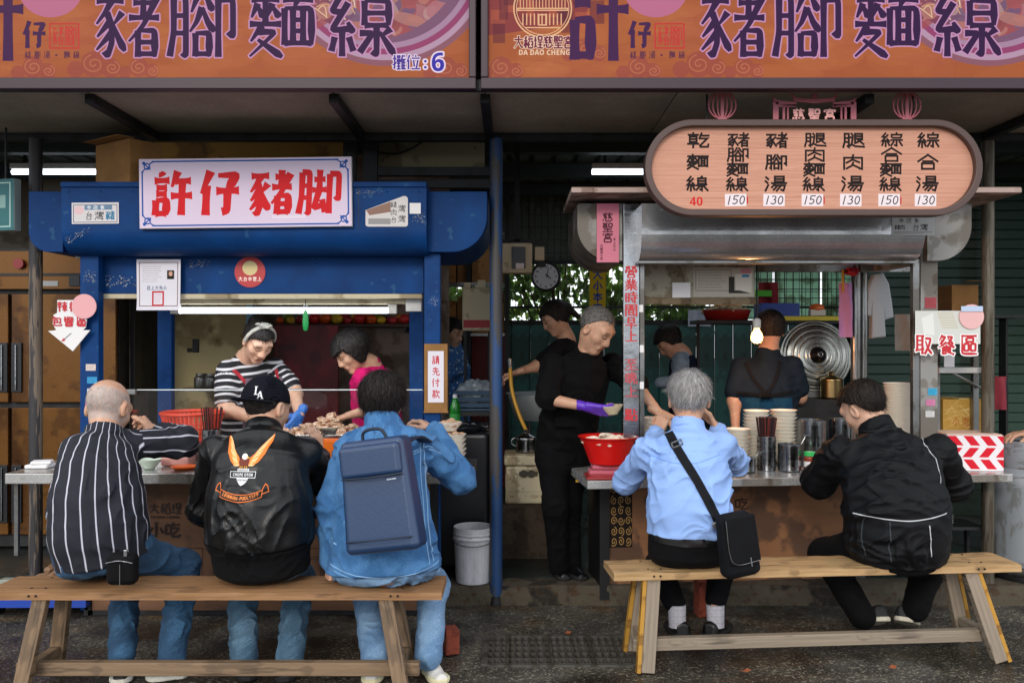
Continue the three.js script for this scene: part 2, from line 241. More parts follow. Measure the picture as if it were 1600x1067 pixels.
{ // drain grate over its pit
  const { x0, x1, z0, z1 } = GRATE, t = thing('drain_grate', 'rusty dark steel drain grate set in the asphalt before the gap between stalls', 'drain grate');
  const gm = std(0x55534e, 0.6, { metalness: 0.3, map: rep(T_dirt, 0.2) }), pm = std(0x14130f, 0.9);
  part('pit', [span(x0 - 0.06, x1 + 0.06, -0.3, -0.28, z0 - 0.06, z1 + 0.06), span(x0 - 0.06, x0 - 0.01, -0.3, -0.02, z0 - 0.06, z1 + 0.06), span(x1 + 0.01, x1 + 0.06, -0.3, -0.02, z0 - 0.06, z1 + 0.06), span(x0 - 0.01, x1 + 0.01, -0.3, -0.02, z0 - 0.06, z0 - 0.01), span(x0 - 0.01, x1 + 0.01, -0.3, -0.02, z1 + 0.01, z1 + 0.06)], pm, t);
  part('frame', [span(x0 - 0.02, x0 + 0.012, -0.03, 0.006, z0, z1), span(x1 - 0.012, x1 + 0.02, -0.03, 0.006, z0, z1), span(x0 + 0.012, x1 - 0.012, -0.03, 0.007, z0 - 0.015, z0 + 0.012), span(x0 + 0.012, x1 - 0.012, -0.03, 0.007, z1 - 0.012, z1 + 0.015)], gm, t);
  const nb = 20; for (let i = 1; i < nb; i++) { const x = lerp(x0, x1, i / nb); part('bar', span(x - 0.0045, x + 0.0045, -0.028, 0.006, z0 + 0.012, z1 - 0.012), gm, t); }
  for (let i = 1; i < 5; i++) { const z = lerp(z0, z1, i / 5); part('cross_bar', span(x0 + 0.012, x1 - 0.012, -0.02, 0.0045, z - 0.005, z + 0.005), gm, t); }
}
{ // red pavers along the street side of the second bench
  const t = structure('pavement', box(4.6, 0.02, 1.3, 0, 0, 0), std(0x3d3530, 0.9)); const a = 0.125;
  t.position.set(2.55, -0.012, -3.22); t.rotation.y = a;
  const ms = [0x9a5a50, 0x8c4f48, 0xa2675b, 0x865048].map((c) => std(c, 0.85, { map: rep(T_grey, 0.31), bumpMap: rep(T_speck, 0.2), bumpScale: 0.003 }));
  const g = box(0.288, 0.03, 0.188, 0, 0, 0, 0.004);
  for (let j = 0; j < 6; j++) for (let i = 0; i < 15; i++) { const m = part('paver', g, ms[(i * 7 + j * 3 + (i * j) % 3) % 4], t); m.position.set(-2.2 + i * 0.296 + (j % 2) * 0.148, 0.004 + rr(-0.002, 0.002), -0.53 + j * 0.197); m.rotation.y = rr(-0.01, 0.01); }
}
{ // raised floor with its worn kerb
  const T_conc = tex(512, (u, v) => { const a = fbm(u, v, 5, 6, 41), b = fbm(u, v, 22, 4, 42), s = sstep(0.5, 0.62, a); return mix(mix([150, 142, 128], [62, 56, 48], s), [120, 78, 40], sstep(0.6, 0.75, b) * 0.6); });
  const kerb = std(0x8a8478, 0.85, { map: rep(T_conc, 0.8), bumpMap: rep(T_speck, 0.4), bumpScale: 0.012 });
  const kg = new THREE.BoxGeometry(9, 0.17, 0.16, 300, 6, 6), p = kg.attributes.position;
  for (let i = 0; i < p.count; i++) { const x = p.getX(i), y = p.getY(i), z = p.getZ(i), edge = y > 0.05 && z > 0.04; const n = noise3(x * 9, y * 9, z * 9), m = noise3(x * 3, 1, 2); p.setZ(i, z + 0.006 * n - (edge ? 0.022 * Math.max(0, m + 0.2) : 0)); p.setY(i, y + 0.004 * n * (y > 0 ? 1 : 0) - (edge ? 0.02 * Math.max(0, m) : 0)); }
  kg.computeVertexNormals(); metreUV(kg); structure('kerb', kg.translate(0, 0.025, -5.18), kerb);
  const T_wet = tex(512, (u, v) => { const a = fbm(u, v, 4, 6, 44); return 0.3 + 0.7 * sstep(0.42, 0.62, a); }, false);
  structure('raised_floor', span(-6, 6, -0.02, 0.105, -12, -5.26), std(0x27302f, 0.9, { map: rep(T_dirt, 1.1), roughnessMap: rep(T_wet, 1.6), bumpMap: rep(T_speck, 0.8), bumpScale: 0.006 }));
}
// awning with its soffit, purlins and beams
{
  const aw = thing('awning', 'cream soffit awning on dark steel purlins behind the banner signs', 'awning'), cm = std(0xb3aa98, 0.75, { map: rep(T_grey, 1.4) }), xs = [-3.2, -2.05, -0.865, -0.13, 0.8, 1.735, 2.725, 3.4];
  for (let i = 0; i < xs.length - 1; i++) part('soffit_panel', span(xs[i] + 0.004, xs[i + 1] - 0.004, 2.7 + (i % 3) * 0.001, 2.71, -5.16, -4.27), cm, aw);
  for (const x of [-2.05, -0.865, -0.13, 1.735, 2.725]) part('purlin', span(x - 0.024, x + 0.024, 2.655, 2.699, -5.14, -4.34, 0.004), M.iron, aw);
  part('front_beam', span(-3.3, 3.5, 2.684, 2.74, -4.262, -4.235, 0.004), M.iron, aw); part('rear_beam', span(-3.3, 3.5, 2.655, 2.698, -5.2, -5.145, 0.004), M.iron, aw);
  part('top_sheet', span(-3.4, 3.6, 3.55, 3.57, -5.3, -4.2), M.iron, aw); part('rear_sheet', span(-3.4, 3.6, 3.1, 3.54, -5.3, -5.28), M.iron, aw);
}
// market hall roof behind
{
  const rg = [], w = 0.2; for (let i = 0; i < 62; i++) { const x = -6.2 + i * w; rg.push(span(x, x + 0.15, 3.16, 3.164, -10.05, -5.27), span(x + 0.15, x + w, 3.19, 3.194, -10.05, -5.27), span(x + 0.147, x + 0.15, 3.16, 3.194, -10.05, -5.27), span(x + w - 0.001, x + w + 0.002, 3.16, 3.194, -10.05, -5.27)); }
  const rm = std(0x5f6d66, 0.6, { map: rep(T_dirt, 1.3) });
  const roof = thing('market_roof', 'grey green ribbed metal roof of the market hall on dark purlins', 'roof');
  part('decking', rg, rm, roof); for (const z of [-6.2, -7.3, -8.4, -9.4]) part('purlin', span(-6.2, 6.2, 3.03, 3.155, z - 0.05, z + 0.05), std(0x1d2a2c, 0.6), roof);
  const ev = thing('eave_board', 'grey green ribbed board closing the hall above the mesh fence', 'board'); for (let i = 0; i < 62; i++) { const x = -6.2 + i * 0.2; part('panel', span(x, x + 0.202, 2.4, 3.155, -9.98 - (i % 2) * 0.015, -9.96 - (i % 2) * 0.015), rm, ev); } part('rail', span(-6.2, 6.2, 2.36, 2.4, -10, -9.94), std(0x1d2a2c, 0.6), ev);
  const dk = std(0x988f82, 0.85, { map: rep(T_dirt, 1.5) });
  const lw = thing('side_wall', 'dark grimy side wall of the market hall past the refrigerator', 'wall'); part('panel', span(-6.3, -6.2, 0, 3.15, -11, -5.2), dk, lw);
  const rw = thing('side_wall', 'dark grimy side wall of the market hall past the gas cylinder', 'wall'); part('panel', span(6.2, 6.3, 0, 3.15, -11, -5.2), dk, rw);
  const bk = thing('partition', 'dark rear wall of the hall behind the brown refrigerator', 'wall'); part('panel', span(-6.2, -3.1, 0.1, 3.15, -9.1, -9.0), dk, bk);
  const dp = thing('added_shutter', 'added green roller shutter keeping the hall dark behind the pick up sign and raincoat', 'shutter'), shm = std(0x3c5a50, 0.55, { map: rep(T_dirt, 1.2) }), slg = box(2.7, 0.094, 0.03, 0, 0, 0, 0.012); for (let i = 0; i < 31; i++) part('slat', slg, shm, dp).position.set(4.85, 0.152 + i * 0.097, -9.03); part('backing', span(3.5, 6.2, 0.1, 3.15, -9.06, -9.05), shm, dp);  // invented shutter, added so this side of the hall stays dark
  const bp = thing('partition', 'dark back partition behind the red panel of the blue stall', 'wall'); part('panel', span(-3.15, -0.55, 0.1, 3.15, -7.86, -7.8), std(0x94847a, 0.85, { map: rep(T_dirt, 1.5) }), bp);
  const yp = thing('partition', 'beige plywood partition with sockets behind the blue stall', 'wall'); part('panel', span(-3.1, -1.98, 0.1, 2.42, -6.75, -6.7), M.wall, yp); part('socket', box(0.045, 0.1, 0.02, X(306, 6.7), Y(540, 6.7), -6.69, 0.004), M.iron, yp); part('socket', box(0.03, 0.03, 0.02, X(296, 6.7), Y(547, 6.7), -6.69, 0.003), M.iron, yp); part('edge_strip', span(-1.985, -1.94, 0.1, 2.42, -6.76, -6.68), std(0x5b7f92, 0.6), yp);
  const op = thing('partition', 'ochre panel high up behind the red lettered board', 'wall'); part('panel', span(-2.6, X(545, 6), Y(262, 6), Y(208, 6), -6.04, -6), std(0x9b7126, 0.8, { map: rep(T_dirt, 1.4) }), op);
  const cp = thing('partition', 'pale grey green panel above the lintel beside the blue stall', 'wall'); part('panel', span(X(592, 5.6), X(757, 5.6), Y(262, 5.6), Y(205, 5.6), -5.62, -5.6), std(0x8b8568, 0.8, { map: rep(T_dirt, 1.4) }), cp);
  for (const [x, y] of [[605, 245], [742, 230], [752, 222], [598, 250]]) part('screw', new THREE.SphereGeometry(0.006, 6, 5).translate(X(x, 5.6), Y(y, 5.6), -5.596), M.black, cp);
  part('cable', tubeAlong([P(593, 238, 5.57), P(618, 240, 5.57), P(650, 228, 5.57), P(672, 208, 5.57)], 0.006), M.black, cp);
  const dg = thing('support_frame', 'dark steel uprights and lintel above the blue stall canopy', 'frame');
  part('upright', span(X(537, 5.5), X(556, 5.5), 2.0, 3.15, -5.53, -5.47), M.iron, dg); part('upright', span(X(568, 5.5), X(590, 5.5), 2.0, 3.15, -5.53, -5.47), M.iron, dg); part('lintel', span(X(591, 5.5), X(775, 5.5), Y(275, 5.5), Y(262, 5.5), -5.53, -5.47), M.iron, dg); part('lintel', span(X(591, 5.5), X(775, 5.5), Y(294, 5.5), Y(281, 5.5), -5.53, -5.48), M.iron, dg);
}
// posts
function post(px0, px1, d, yb, yt, m, label, extra) { const t = thing('steel_post', label, 'post'); const x0 = X(px0, d), x1 = X(px1, d); part('shaft', rod(V((x0 + x1) / 2, yb, -d), V((x0 + x1) / 2, yt, -d), (x1 - x0) / 2, (x1 - x0) / 2, 20), m, t); part('foot', rod(V((x0 + x1) / 2, yb, -d), V((x0 + x1) / 2, yb + 0.05, -d), (x1 - x0) * 0.62, (x1 - x0) * 0.54, 20), M.iron, t); return t; }
{
  const T_chip = tex(512, (u, v) => { const a = fbm(u, v, 6, 5, 51), b = fbm(u, v, 30, 4, 52); const s = sstep(0.5, 0.54, a * 0.7 + b * 0.3); return mix([24, 62, 108], [60, 58, 58], s); });
  const T_chip2 = tex(256, (u, v) => { const a = fbm(u, v, 5, 5, 54), b = fbm(u, v, 24, 4, 55); return mix([44, 42, 44], [110, 96, 82], sstep(0.55, 0.6, a * 0.6 + b * 0.4)); });
  const cg = std(0xffffff, 0.55, { map: T_chip }), cg2 = std(0xffffff, 0.6, { map: T_chip2 });
  post(765, 785, 5.13, 0, 2.66, cg, 'round steel post with peeling blue paint beside the white bucket');
  post(45, 65, 5.13, 0, 2.66, cg2, 'dark scuffed round steel post in front of the brown refrigerator');
  post(1535, 1554, 5.18, 0, 2.66, std(0x6e6a60, 0.5, { metalness: 0.5, map: rep(T_dirt, 0.4) }), 'grey steel post beside the pick up sign and carton');
}
// fence with wire mesh, foliage beyond
{
  const f = thing('boundary_fence', 'teal ribbed metal fence topped with black welded wire mesh', 'fence'), tm = std(0x2f6f6a, 0.6, { map: rep(T_dirt, 1.2) });
  for (let i = 0; i < 44; i++) { const x = -3.6 + i * 0.2; part('panel', [span(x, x + 0.13, 0.1, 1.7, -9.72, -9.70), span(x + 0.13, x + 0.2, 0.1, 1.7, -9.745, -9.725), span(x + 0.128, x + 0.132, 0.1, 1.7, -9.745, -9.70)], tm, f); }
  part('top_rail', span(-3.6, 5.2, 1.68, 1.73, -9.76, -9.69), M.iron, f); part('mid_rail', span(-3.6, 5.2, 1.86, 1.885, -9.76, -9.72), M.iron, f);
  const wires = []; for (let x = -3.6; x < 5.2; x += 0.07) wires.push(new THREE.CylinderGeometry(0.0032, 0.0032, 1.4, 5).translate(x, 2.4, -9.72)); for (let y = 1.76; y < 3.1; y += 0.14) wires.push(new THREE.CylinderGeometry(0.0032, 0.0032, 8.8, 5).rotateZ(Math.PI / 2).translate(0.8, y, -9.727));
  const wm = part('wire_mesh', wires, M.black, f); wm.userData.kind = 'stuff';
  // translucent mint sheets over part of the mesh
  const mint = phys(0xc4e6d4, 0.9, { transmission: 0.7, thickness: 0, map: rep(T_dirt, 1.5) });
  for (let i = 0; i < 5; i++) { const x = 2.35 + i * 0.52; one('translucent_sheet', span(x, x + 0.5, 1.74, 3.02, -9.79, -9.785), mint, 'pale mint translucent sheet fixed behind the wire mesh', 'sheet', 'mint sheets behind the wire mesh'); }
}
function leafTree(label, cx, cy, cz, rx, ry, rz, n, seed, big) {
  const r = rngOf(seed), t = thing('tree', label, 'tree'); t.position.set(cx, 0, cz);
  const limbs = [rod(V(0, 0, 0), V(0.05, cy * 0.6, 0), 0.05, 0.035, 8)];
  for (let i = 0; i < 9; i++) limbs.push(rod(V(0.03, cy * (0.3 + 0.03 * i), 0), V((r() - 0.5) * rx * 1.6, cy + (r() - 0.4) * ry * 1.4, (r() - 0.5) * rz * 1.4), 0.02, 0.006, 6));
  part('trunk', limbs, std(0x4a3a2a, 0.9), t);
  const pos = [], nor = [], col = [], idx = [], clumps = []; for (let k = 0; k < 26; k++) { const a = r() * 6.28, b = Math.acos(2 * r() - 1), q = Math.cbrt(0.15 + 0.85 * r()); clumps.push([Math.cos(a) * Math.sin(b) * q * rx, cy + Math.cos(b) * q * ry, Math.sin(a) * Math.sin(b) * q * rz, 0.16 + 0.2 * r(), 0.75 + 0.5 * r()]); }
  for (let i = 0; i < n; i++) {
    const c = clumps[Math.floor(r() * clumps.length)], p = V(c[0] + (r() + r() + r() - 1.5) * c[3] * 1.3, c[1] + (r() + r() + r() - 1.5) * c[3] * 1.3, c[2] + (r() + r() + r() - 1.5) * c[3]);
    const q = new THREE.Quaternion().setFromEuler(new THREE.Euler(r() * 2 - 0.4, r() * 6.28, r() * 2 - 1)), L = big * (0.7 + 0.6 * r()), w = L * 0.34, b = pos.length / 3;
    for (const [x, y, z] of [[0, 0, 0], [w, L * 0.45, 0.15 * L], [0, L, -0.1 * L], [-w, L * 0.45, 0.15 * L]]) { const v = V(x, y, z).applyQuaternion(q).add(p); pos.push(v.x, v.y, v.z); const m = V(0, 0.2, 1).applyQuaternion(q).normalize(); nor.push(m.x, m.y, m.z); const h = c[4] * (0.8 + 0.4 * r()); col.push(0.15 * h + 0.08 * (r() < 0.12 ? 1 : 0), 0.27 * h, 0.045 * h); }
    idx.push(b, b + 1, b + 2, b, b + 2, b + 3);
  }
  const g = new THREE.BufferGeometry(); g.setAttribute('position', new THREE.Float32BufferAttribute(pos, 3)); g.setAttribute('normal', new THREE.Float32BufferAttribute(nor, 3)); g.setAttribute('color', new THREE.Float32BufferAttribute(col, 3)); g.setIndex(idx);
  const m = part('crown', g, phys(0xffffff, 0.7, { vertexColors: true, transmission: 0.5, thickness: 0 }), t); m.userData.kind = 'stuff';
}
leafTree('leafy green tree outside the mesh fence behind the clock', 0.55, 2.35, -10.9, 0.85, 0.8, 0.4, 1900, 11, 0.13);
leafTree('leafy green shrub outside the mesh fence beside the mint sheets', 1.75, 1.75, -10.8, 0.6, 0.35, 0.3, 900, 12, 0.12);
leafTree('tall loose green tree outside the fence beyond the meter box', -0.7, 2.4, -11.6, 0.7, 0.8, 0.5, 1500, 13, 0.13);
// ---------- banner signs ----------
{
  const BW = 917, BH = 258, K = 2048 / BW;
  const bannerTex = (booth) => canvasTex(2048, 576, (c, w, h) => {
    c.scale(K, K);
    c.fillStyle = '#a85a2a'; c.fillRect(0, 0, BW, BH);
    const r = rngOf(400);
    for (let i = 0; i < 260; i++) { c.fillStyle = ['rgba(206,126,62,.12)', 'rgba(160,70,56,.14)', 'rgba(210,140,84,.1)'][i % 3]; c.beginPath(); c.ellipse(r() * BW, r() * BH, 20 + 60 * r(), 8 + 18 * r(), 0, 0, 7); c.fill(); }
    c.fillStyle = '#8a3a34'; c.beginPath(); c.moveTo(0, 0); c.lineTo(185, 0); c.quadraticCurveTo(170, 120, 150, 165); c.quadraticCurveTo(90, 180, 0, 190); c.fill();
    for (let i = 0; i < 40; i++) { c.fillStyle = i % 2 ? 'rgba(190,96,60,.55)' : 'rgba(80,26,44,.5)'; c.fillRect(r() * 170, r() * 170, 6 + 22 * r(), 10 + 34 * r()); }
    // cloud scrolls
    c.lineWidth = 3; for (const [x, y, s] of [[150, 212, 1], [330, 235, 1.2], [400, 240, 0.9], [235, 240, 1], [880, 240, 1], [20, 240, 1]]) { c.fillStyle = 'rgba(150,66,60,.55)'; c.beginPath(); c.arc(x, y, 17 * s, 0, 7); c.arc(x + 22 * s, y + 6, 13 * s, 0, 7); c.arc(x - 24 * s, y + 8, 11 * s, 0, 7); c.fill(); c.strokeStyle = 'rgba(205,130,84,.6)'; c.lineWidth = 2; for (const [ox, oy, k, f] of [[0, 0, 1, 1], [24, 6, 0.7, -1]]) { c.beginPath(); for (let a = 0; a < 11; a += 0.25) { const rr2 = (1.2 + a * 1.25) * s * k; c.lineTo(x + ox * s + f * Math.cos(a) * rr2, y + oy + Math.sin(a) * rr2 * 0.85); } c.stroke(); } }
    // bowl of noodles and meat
    c.save(); c.beginPath(); c.rect(520, 0, BW - 520, BH); c.clip();
    const cx = 785, cy = 66, R = 172; for (let i = 7; i >= 0; i--) { c.fillStyle = ['#8c5a66', '#b89ab0', '#94406a', '#a98aa2', '#7a5670', '#86545c', '#92605c', '#965f58'][i > 6 ? 0 : 7 - i]; c.beginPath(); c.ellipse(cx, cy, R - (7 - i) * 9 - (i < 3 ? 14 : 0), R - (7 - i) * 9 - (i < 3 ? 14 : 0), 0, 0, 7); c.fill(); }
    c.beginPath(); c.ellipse(cx - 30, cy, 150, 132, 0, 0, 7); c.clip();
    for (let i = 0; i < 260; i++) { const a = r() * 7, q = 150 * Math.sqrt(r()); c.fillStyle = ['#a04e4e', '#b67c6c', '#7a3e50', '#b8968c', '#8f4440', '#6a5274', '#ae7076'][i % 7] + 'cc'; c.beginPath(); c.ellipse(cx + Math.cos(a) * q, cy + Math.sin(a) * q, 8 + 22 * r(), 5 + 10 * r(), r() * 3, 0, 7); c.fill(); }
    c.lineWidth = 1.6; for (let i = 0; i < 60; i++) { c.strokeStyle = ['#e6c79a', '#d2a678', '#f0dcc0'][i % 3]; const x = 610 + 120 * r(), y = 20 + 130 * r(); c.beginPath(); c.moveTo(x, y); c.quadraticCurveTo(x + 30 * r(), y - 30 * r(), x + 60 * r(), y + 20 * r()); c.stroke(); }
    c.restore();
    // round temple seal
    c.strokeStyle = '#f0c08a'; c.lineWidth = 2.4; c.beginPath(); c.arc(85, 148, 45, 0, 7); c.stroke(); c.lineWidth = 1.3; c.beginPath(); c.arc(85, 148, 41, 0, 7); c.stroke();
    for (let i = 0; i < 3; i++) { c.lineWidth = 2; c.beginPath(); c.moveTo(48 + i * 6, 122 - i * 10); c.quadraticCurveTo(85, 130 - i * 12, 122 - i * 6, 122 - i * 10); c.stroke(); }
    c.lineWidth = 1.4; for (let x = 50; x < 122; x += 5) { c.beginPath(); c.moveTo(x, 128); c.lineTo(x, 147); c.stroke(); } c.lineWidth = 2; c.strokeRect(46, 148, 78, 3); for (let x = 54; x < 118; x += 6) { c.beginPath(); c.moveTo(x, 156); c.lineTo(x, 174); c.stroke(); } c.strokeRect(79, 158, 12, 16); c.beginPath(); c.moveTo(58, 178); c.lineTo(112, 178); c.stroke();
    write(c, '大稻埕慈聖宮', 40, 191, 14.5, 19, { brush: true, weight: 0.17, color: '#6a1c3a', outline: ['#f3d9b4', 0.16], gap: 1 });
    c.fillStyle = '#f3d9b4'; c.font = 'bold 11px sans-serif'; c.fillText('DA DAO CHENG', 47, 221);
    // ink brush name, pink patch, red seal
    write(c, '許', 128, 48, 92, 182, { brush: true, weight: 0.17, color: '#3d1748' });
    c.fillStyle = '#bf6f8c'; c.beginPath(); c.ellipse(262, 118, 50, 44, 0, 0, 7); c.fill();
    write(c, '仔', 221, 168, 34, 42, { brush: true, weight: 0.2, color: '#3d1748' });
    c.strokeStyle = '#c8342c'; c.lineWidth = 2.4; c.strokeRect(261, 172, 45, 38); write(c, '豬腳', 264, 175, 18.5, 31, { brush: true, weight: 0.11, color: '#c8342c', gap: 2 });
    write(c, '豬腳湯', 222, 215, 9, 11, { weight: 0.1, color: '#4a1c40', gap: 6 }); write(c, '麵線', 283, 215, 9, 11, { weight: 0.1, color: '#4a1c40', gap: 6 }); c.fillStyle = '#4a1c40'; c.beginPath(); c.arc(271, 221, 1.6, 0, 7); c.fill();
    [...'豬腳麵線'].forEach((ch, i) => write(c, ch, [330, 447, 571, 697][i], 124, 104, 100, { brush: true, weight: 0.1, color: '#2a0c3c', outline: ['#c994bb', 0.045] }));
    if (booth) write(c, '攤位', 797, 221, 21, 22, { brush: true, weight: 0.12, color: '#3b2a8c', outline: ['#f0e2f2', 0.14], gap: 1 });
    if (booth) { c.lineJoin = 'round'; c.strokeStyle = '#f0e2f2'; c.lineWidth = 5; c.fillStyle = '#2d2aa8'; c.font = 'bold 40px sans-serif'; c.strokeText('6', 857, 246); c.fillText('6', 857, 246); c.font = 'bold 24px sans-serif'; c.strokeText(':', 845, 242); c.fillText(':', 845, 242); }
    // louvre lines of the printed mesh
    c.fillStyle = 'rgba(40,6,26,.16)'; c.fillRect(0, 0, BW, BH);
    c.fillStyle = 'rgba(60,20,30,.07)'; for (let y = 0; y < BH; y += 2.6) c.fillRect(0, y, BW, 1);
  });
  const fm = std(0x2c1420, 0.5);
  const banner = (px0, label, booth) => { const bm = printMat(bannerTex(booth), 0.55);
    const d = 4.2, W = BW * d / FOCAL, H = BH * d / FOCAL, x0 = X(px0, d), yb = Y(123, d), t = thing('banner_sign', label, 'sign');
    part('print', sheetGeo(W, H).translate(x0 + W / 2, yb + H / 2, -d), bm, t);
    part('frame', [span(x0 - 0.035, x0 + W + 0.033, yb - 0.055, yb, -d - 0.03, -d + 0.025, 0.006), span(x0 - 0.035, x0 + W + 0.033, yb + H, yb + H + 0.05, -d - 0.03, -d + 0.025, 0.006), span(x0 - 0.035, x0, yb, yb + H, -d - 0.03, -d + 0.024, 0.006), span(x0 + W, x0 + W + 0.033, yb, yb + H, -d - 0.03, -d + 0.024, 0.006)], fm, t);
    part('back', span(x0, x0 + W, yb, yb + H, -d - 0.03, -d - 0.004), fm, t);
  };
  banner(-184, 'orange banner with purple characters and booth number six above the blue stall', true); banner(763, 'orange banner with round temple seal above the steel stall');
}
// ---------- wooden menu board ----------
{
  const d = 4.32, w = 522 * 4.32 / FOCAL, h = 147 * 4.32 / FOCAL, t = thing('menu_board', 'pill shaped pink wood menu board with black dish names and prices', 'menu board');
  t.position.set(X(1269, d), Y(263.5, d), -d);
  const stadium = (W, H) => { const s = new THREE.Shape(), r = H * 0.5, x = W / 2 - r; s.moveTo(-x, -r); s.lineTo(x, -r); s.absarc(x, 0, r, -Math.PI / 2, Math.PI / 2); s.lineTo(-x, r); s.absarc(-x, 0, r, Math.PI / 2, Math.PI * 1.5); return s; };
  const rim = stadium(w, h); rim.holes.push(stadium(w - 0.048, h - 0.048)); part('rim', extrude(rim, 0.07, 0.004).translate(0, 0, -0.04), std(0x4c3832, 0.5), t);
  part('back', extrude(stadium(w - 0.02, h - 0.02), 0.02).translate(0, 0, -0.045), M.iron, t);
  const px = (x) => (x - 1269) * 2048 / 522 + 1024, py = (y) => (y - 263.5) * 576 / 147 + 288, S = 2048 / 522;
  const mt = canvasTex(2048, 576, (c, W, H) => {
    const r = rngOf(71), id = c.createImageData ? null : null;
    c.fillStyle = '#c4917a'; c.fillRect(0, 0, W, H);
    for (let i = 0; i < 900; i++) { c.strokeStyle = ['rgba(150,84,64,.22)', 'rgba(220,172,148,.22)', 'rgba(130,72,54,.16)'][i % 3]; c.lineWidth = 0.6 + 2.4 * r(); const y = r() * H, x = r() * W - 200, L = 150 + 700 * r(); c.beginPath(); c.moveTo(x, y); c.bezierCurveTo(x + L * 0.3, y + 14 * (r() - 0.5), x + L * 0.6, y + 22 * (r() - 0.5), x + L, y + 12 * (r() - 0.5)); c.stroke(); }
    for (let i = 0; i < 14; i++) { c.strokeStyle = 'rgba(110,60,46,.35)'; c.lineWidth = 1.2; const y = r() * H, x = r() * W, L = 60 + 240 * r(); c.beginPath(); c.moveTo(x, y); c.quadraticCurveTo(x + L / 2, y - 18 * r(), x + L, y - 10); c.stroke(); }
    const cols = [['乾麵線', 1092, '40'], ['豬腳麵線', 1155, '150'], ['豬腳湯', 1215, '130'], ['腿肉麵線', 1275, '150'], ['腿肉湯', 1335, '130'], ['綜合麵線', 1395, '150'], ['綜合湯', 1452, '130']];
    for (const [s, x, p] of cols) {
      const n = s.length, ch = 22 * S, hh = (n === 4 ? 20.5 : 22) * S, y0 = py(208), y1 = py(298) - hh;
      [...s].forEach((q, i) => write(c, q, px(x) - ch * 0.78 - i * 3.2, y0 + (y1 - y0) * i / (n - 1), ch * 1.5, hh, { weight: 0.145, color: '#1c1211' }));
      if (p === '40') { c.fillStyle = '#c22222'; c.font = 'bold 74px sans-serif'; c.fillText('40', px(x) - 55, py(321)); }
      else { c.save(); c.translate(px(x - 5), py(312.5)); c.rotate((r() - 0.5) * 0.03); c.fillStyle = '#dfd2d4'; c.fillRect(-66, -38, 132, 76); if (p === '150') { c.fillStyle = '#b92a2e'; c.fillRect(68, -20, 8, 44); } c.strokeStyle = '#22242c'; c.lineWidth = 6; c.lineCap = 'round'; c.beginPath(); c.moveTo(-34, -24); c.lineTo(-46, 26); c.stroke(); c.beginPath(); if (p[1] === '5') { c.moveTo(18, -26); c.lineTo(-8, -24); c.lineTo(-12, -4); c.quadraticCurveTo(16, -8, 8, 12); c.quadraticCurveTo(-4, 28, -18, 20); } else { c.moveTo(-10, -22); c.quadraticCurveTo(20, -28, 8, -8); c.quadraticCurveTo(0, -2, -2, -2); c.quadraticCurveTo(18, 0, 6, 18); c.quadraticCurveTo(-6, 28, -18, 20); } c.stroke(); c.beginPath(); c.ellipse(40, 0, 13, 24, 0.25, 0, 7); c.stroke(); c.restore(); }
    }
  });
  const fg = new THREE.ShapeGeometry(stadium(w - 0.05, h - 0.05), 24), p = fg.attributes.position, uv = fg.attributes.uv; for (let i = 0; i < p.count; i++) uv.setXY(i, p.getX(i) / w + 0.5, p.getY(i) / h + 0.5);
  part('face', fg.translate(0, 0, 0.0), printMat(mt, 0.55, { bumpMap: rep(T_fine, 0.5, 0.06), bumpScale: 0.0004 }), t);
  for (const x of [-0.5, 0.5]) part('hanger', rod(V(x, h / 2 - 0.02, -0.03), V(x, 2.7 - t.position.y, -0.03), 0.005), M.iron, t);
  // cut-out gate and lanterns on the top edge
  const pk = std(0xa85a66, 0.5), q = (x, y) => [(x - 1269) * d / FOCAL, -(y - 263.5) * d / FOCAL];
  const poly = (list) => extrude(list.map(([x, y]) => q(x, y)), 0.008, 0.001).translate(0, 0, -0.02);
  const bar = (x0, y0, x1, y1) => poly([[x0, y1], [x1, y1], [x1, y0], [x0, y0]]);
  const ga = new THREE.Group(); ga.name = 'temple_gate'; t.add(ga);
  part('roof', [poly([[1243, 157], [1274, 160], [1306, 157], [1311, 145], [1301, 152], [1274, 154], [1247, 152], [1238, 145]]), poly([[1208, 150], [1215, 162], [1246, 165], [1246, 159], [1218, 156]]), poly([[1342, 150], [1332, 156], [1304, 159], [1304, 165], [1335, 162]]), bar(1271, 146, 1278, 152)], pk, ga);
  part('column', [bar(1210, 158, 1218, 192), bar(1225, 164, 1228, 192), bar(1232, 164, 1234, 192), bar(1332, 158, 1340, 192), bar(1322, 164, 1325, 192), bar(1316, 164, 1318, 192), bar(1218, 162, 1246, 165.5), bar(1304, 162, 1332, 165.5)], pk, ga);
  const lt = canvasTex(256, 96, (c) => { c.clearRect(0, 0, 256, 96); write(c, '慈聖宮', 8, 12, 66, 68, { brush: true, weight: 0.16, color: '#e9a6a0', gap: 18 }); });
  part('lettering', sheetGeo(0.23, 0.085).translate(...q(1275, 179), -0.012), std(0xffffff, 0.5, { map: lt, alphaTest: 0.4 }), ga);
  for (const lx of [1130, 1420]) { const g = new THREE.Group(); g.name = 'lantern'; t.add(g); const [x, y] = q(lx, 163), rs = [];
    for (const [rx, s] of [[0.066, 1], [0.046, 1], [0.023, 1]]) { const e = new THREE.EllipseCurve(0, 0, rx, 0.066, 0, 2 * Math.PI), pts = e.getPoints(40).slice(0, -1).map((p) => V(p.x + x, p.y + y, -0.015)); rs.push(new THREE.TubeGeometry(new THREE.CatmullRomCurve3(pts, true), 60, 0.0045, 5, true)); }
    part('ring', rs, pk, g); part('core', [box(0.016, 0.13, 0.008, x, y, -0.015), box(0.05, 0.012, 0.012, x, y + 0.067, -0.015, 0.003), box(0.045, 0.03, 0.012, x, y - 0.076, -0.015, 0.003)], pk, g); }
}
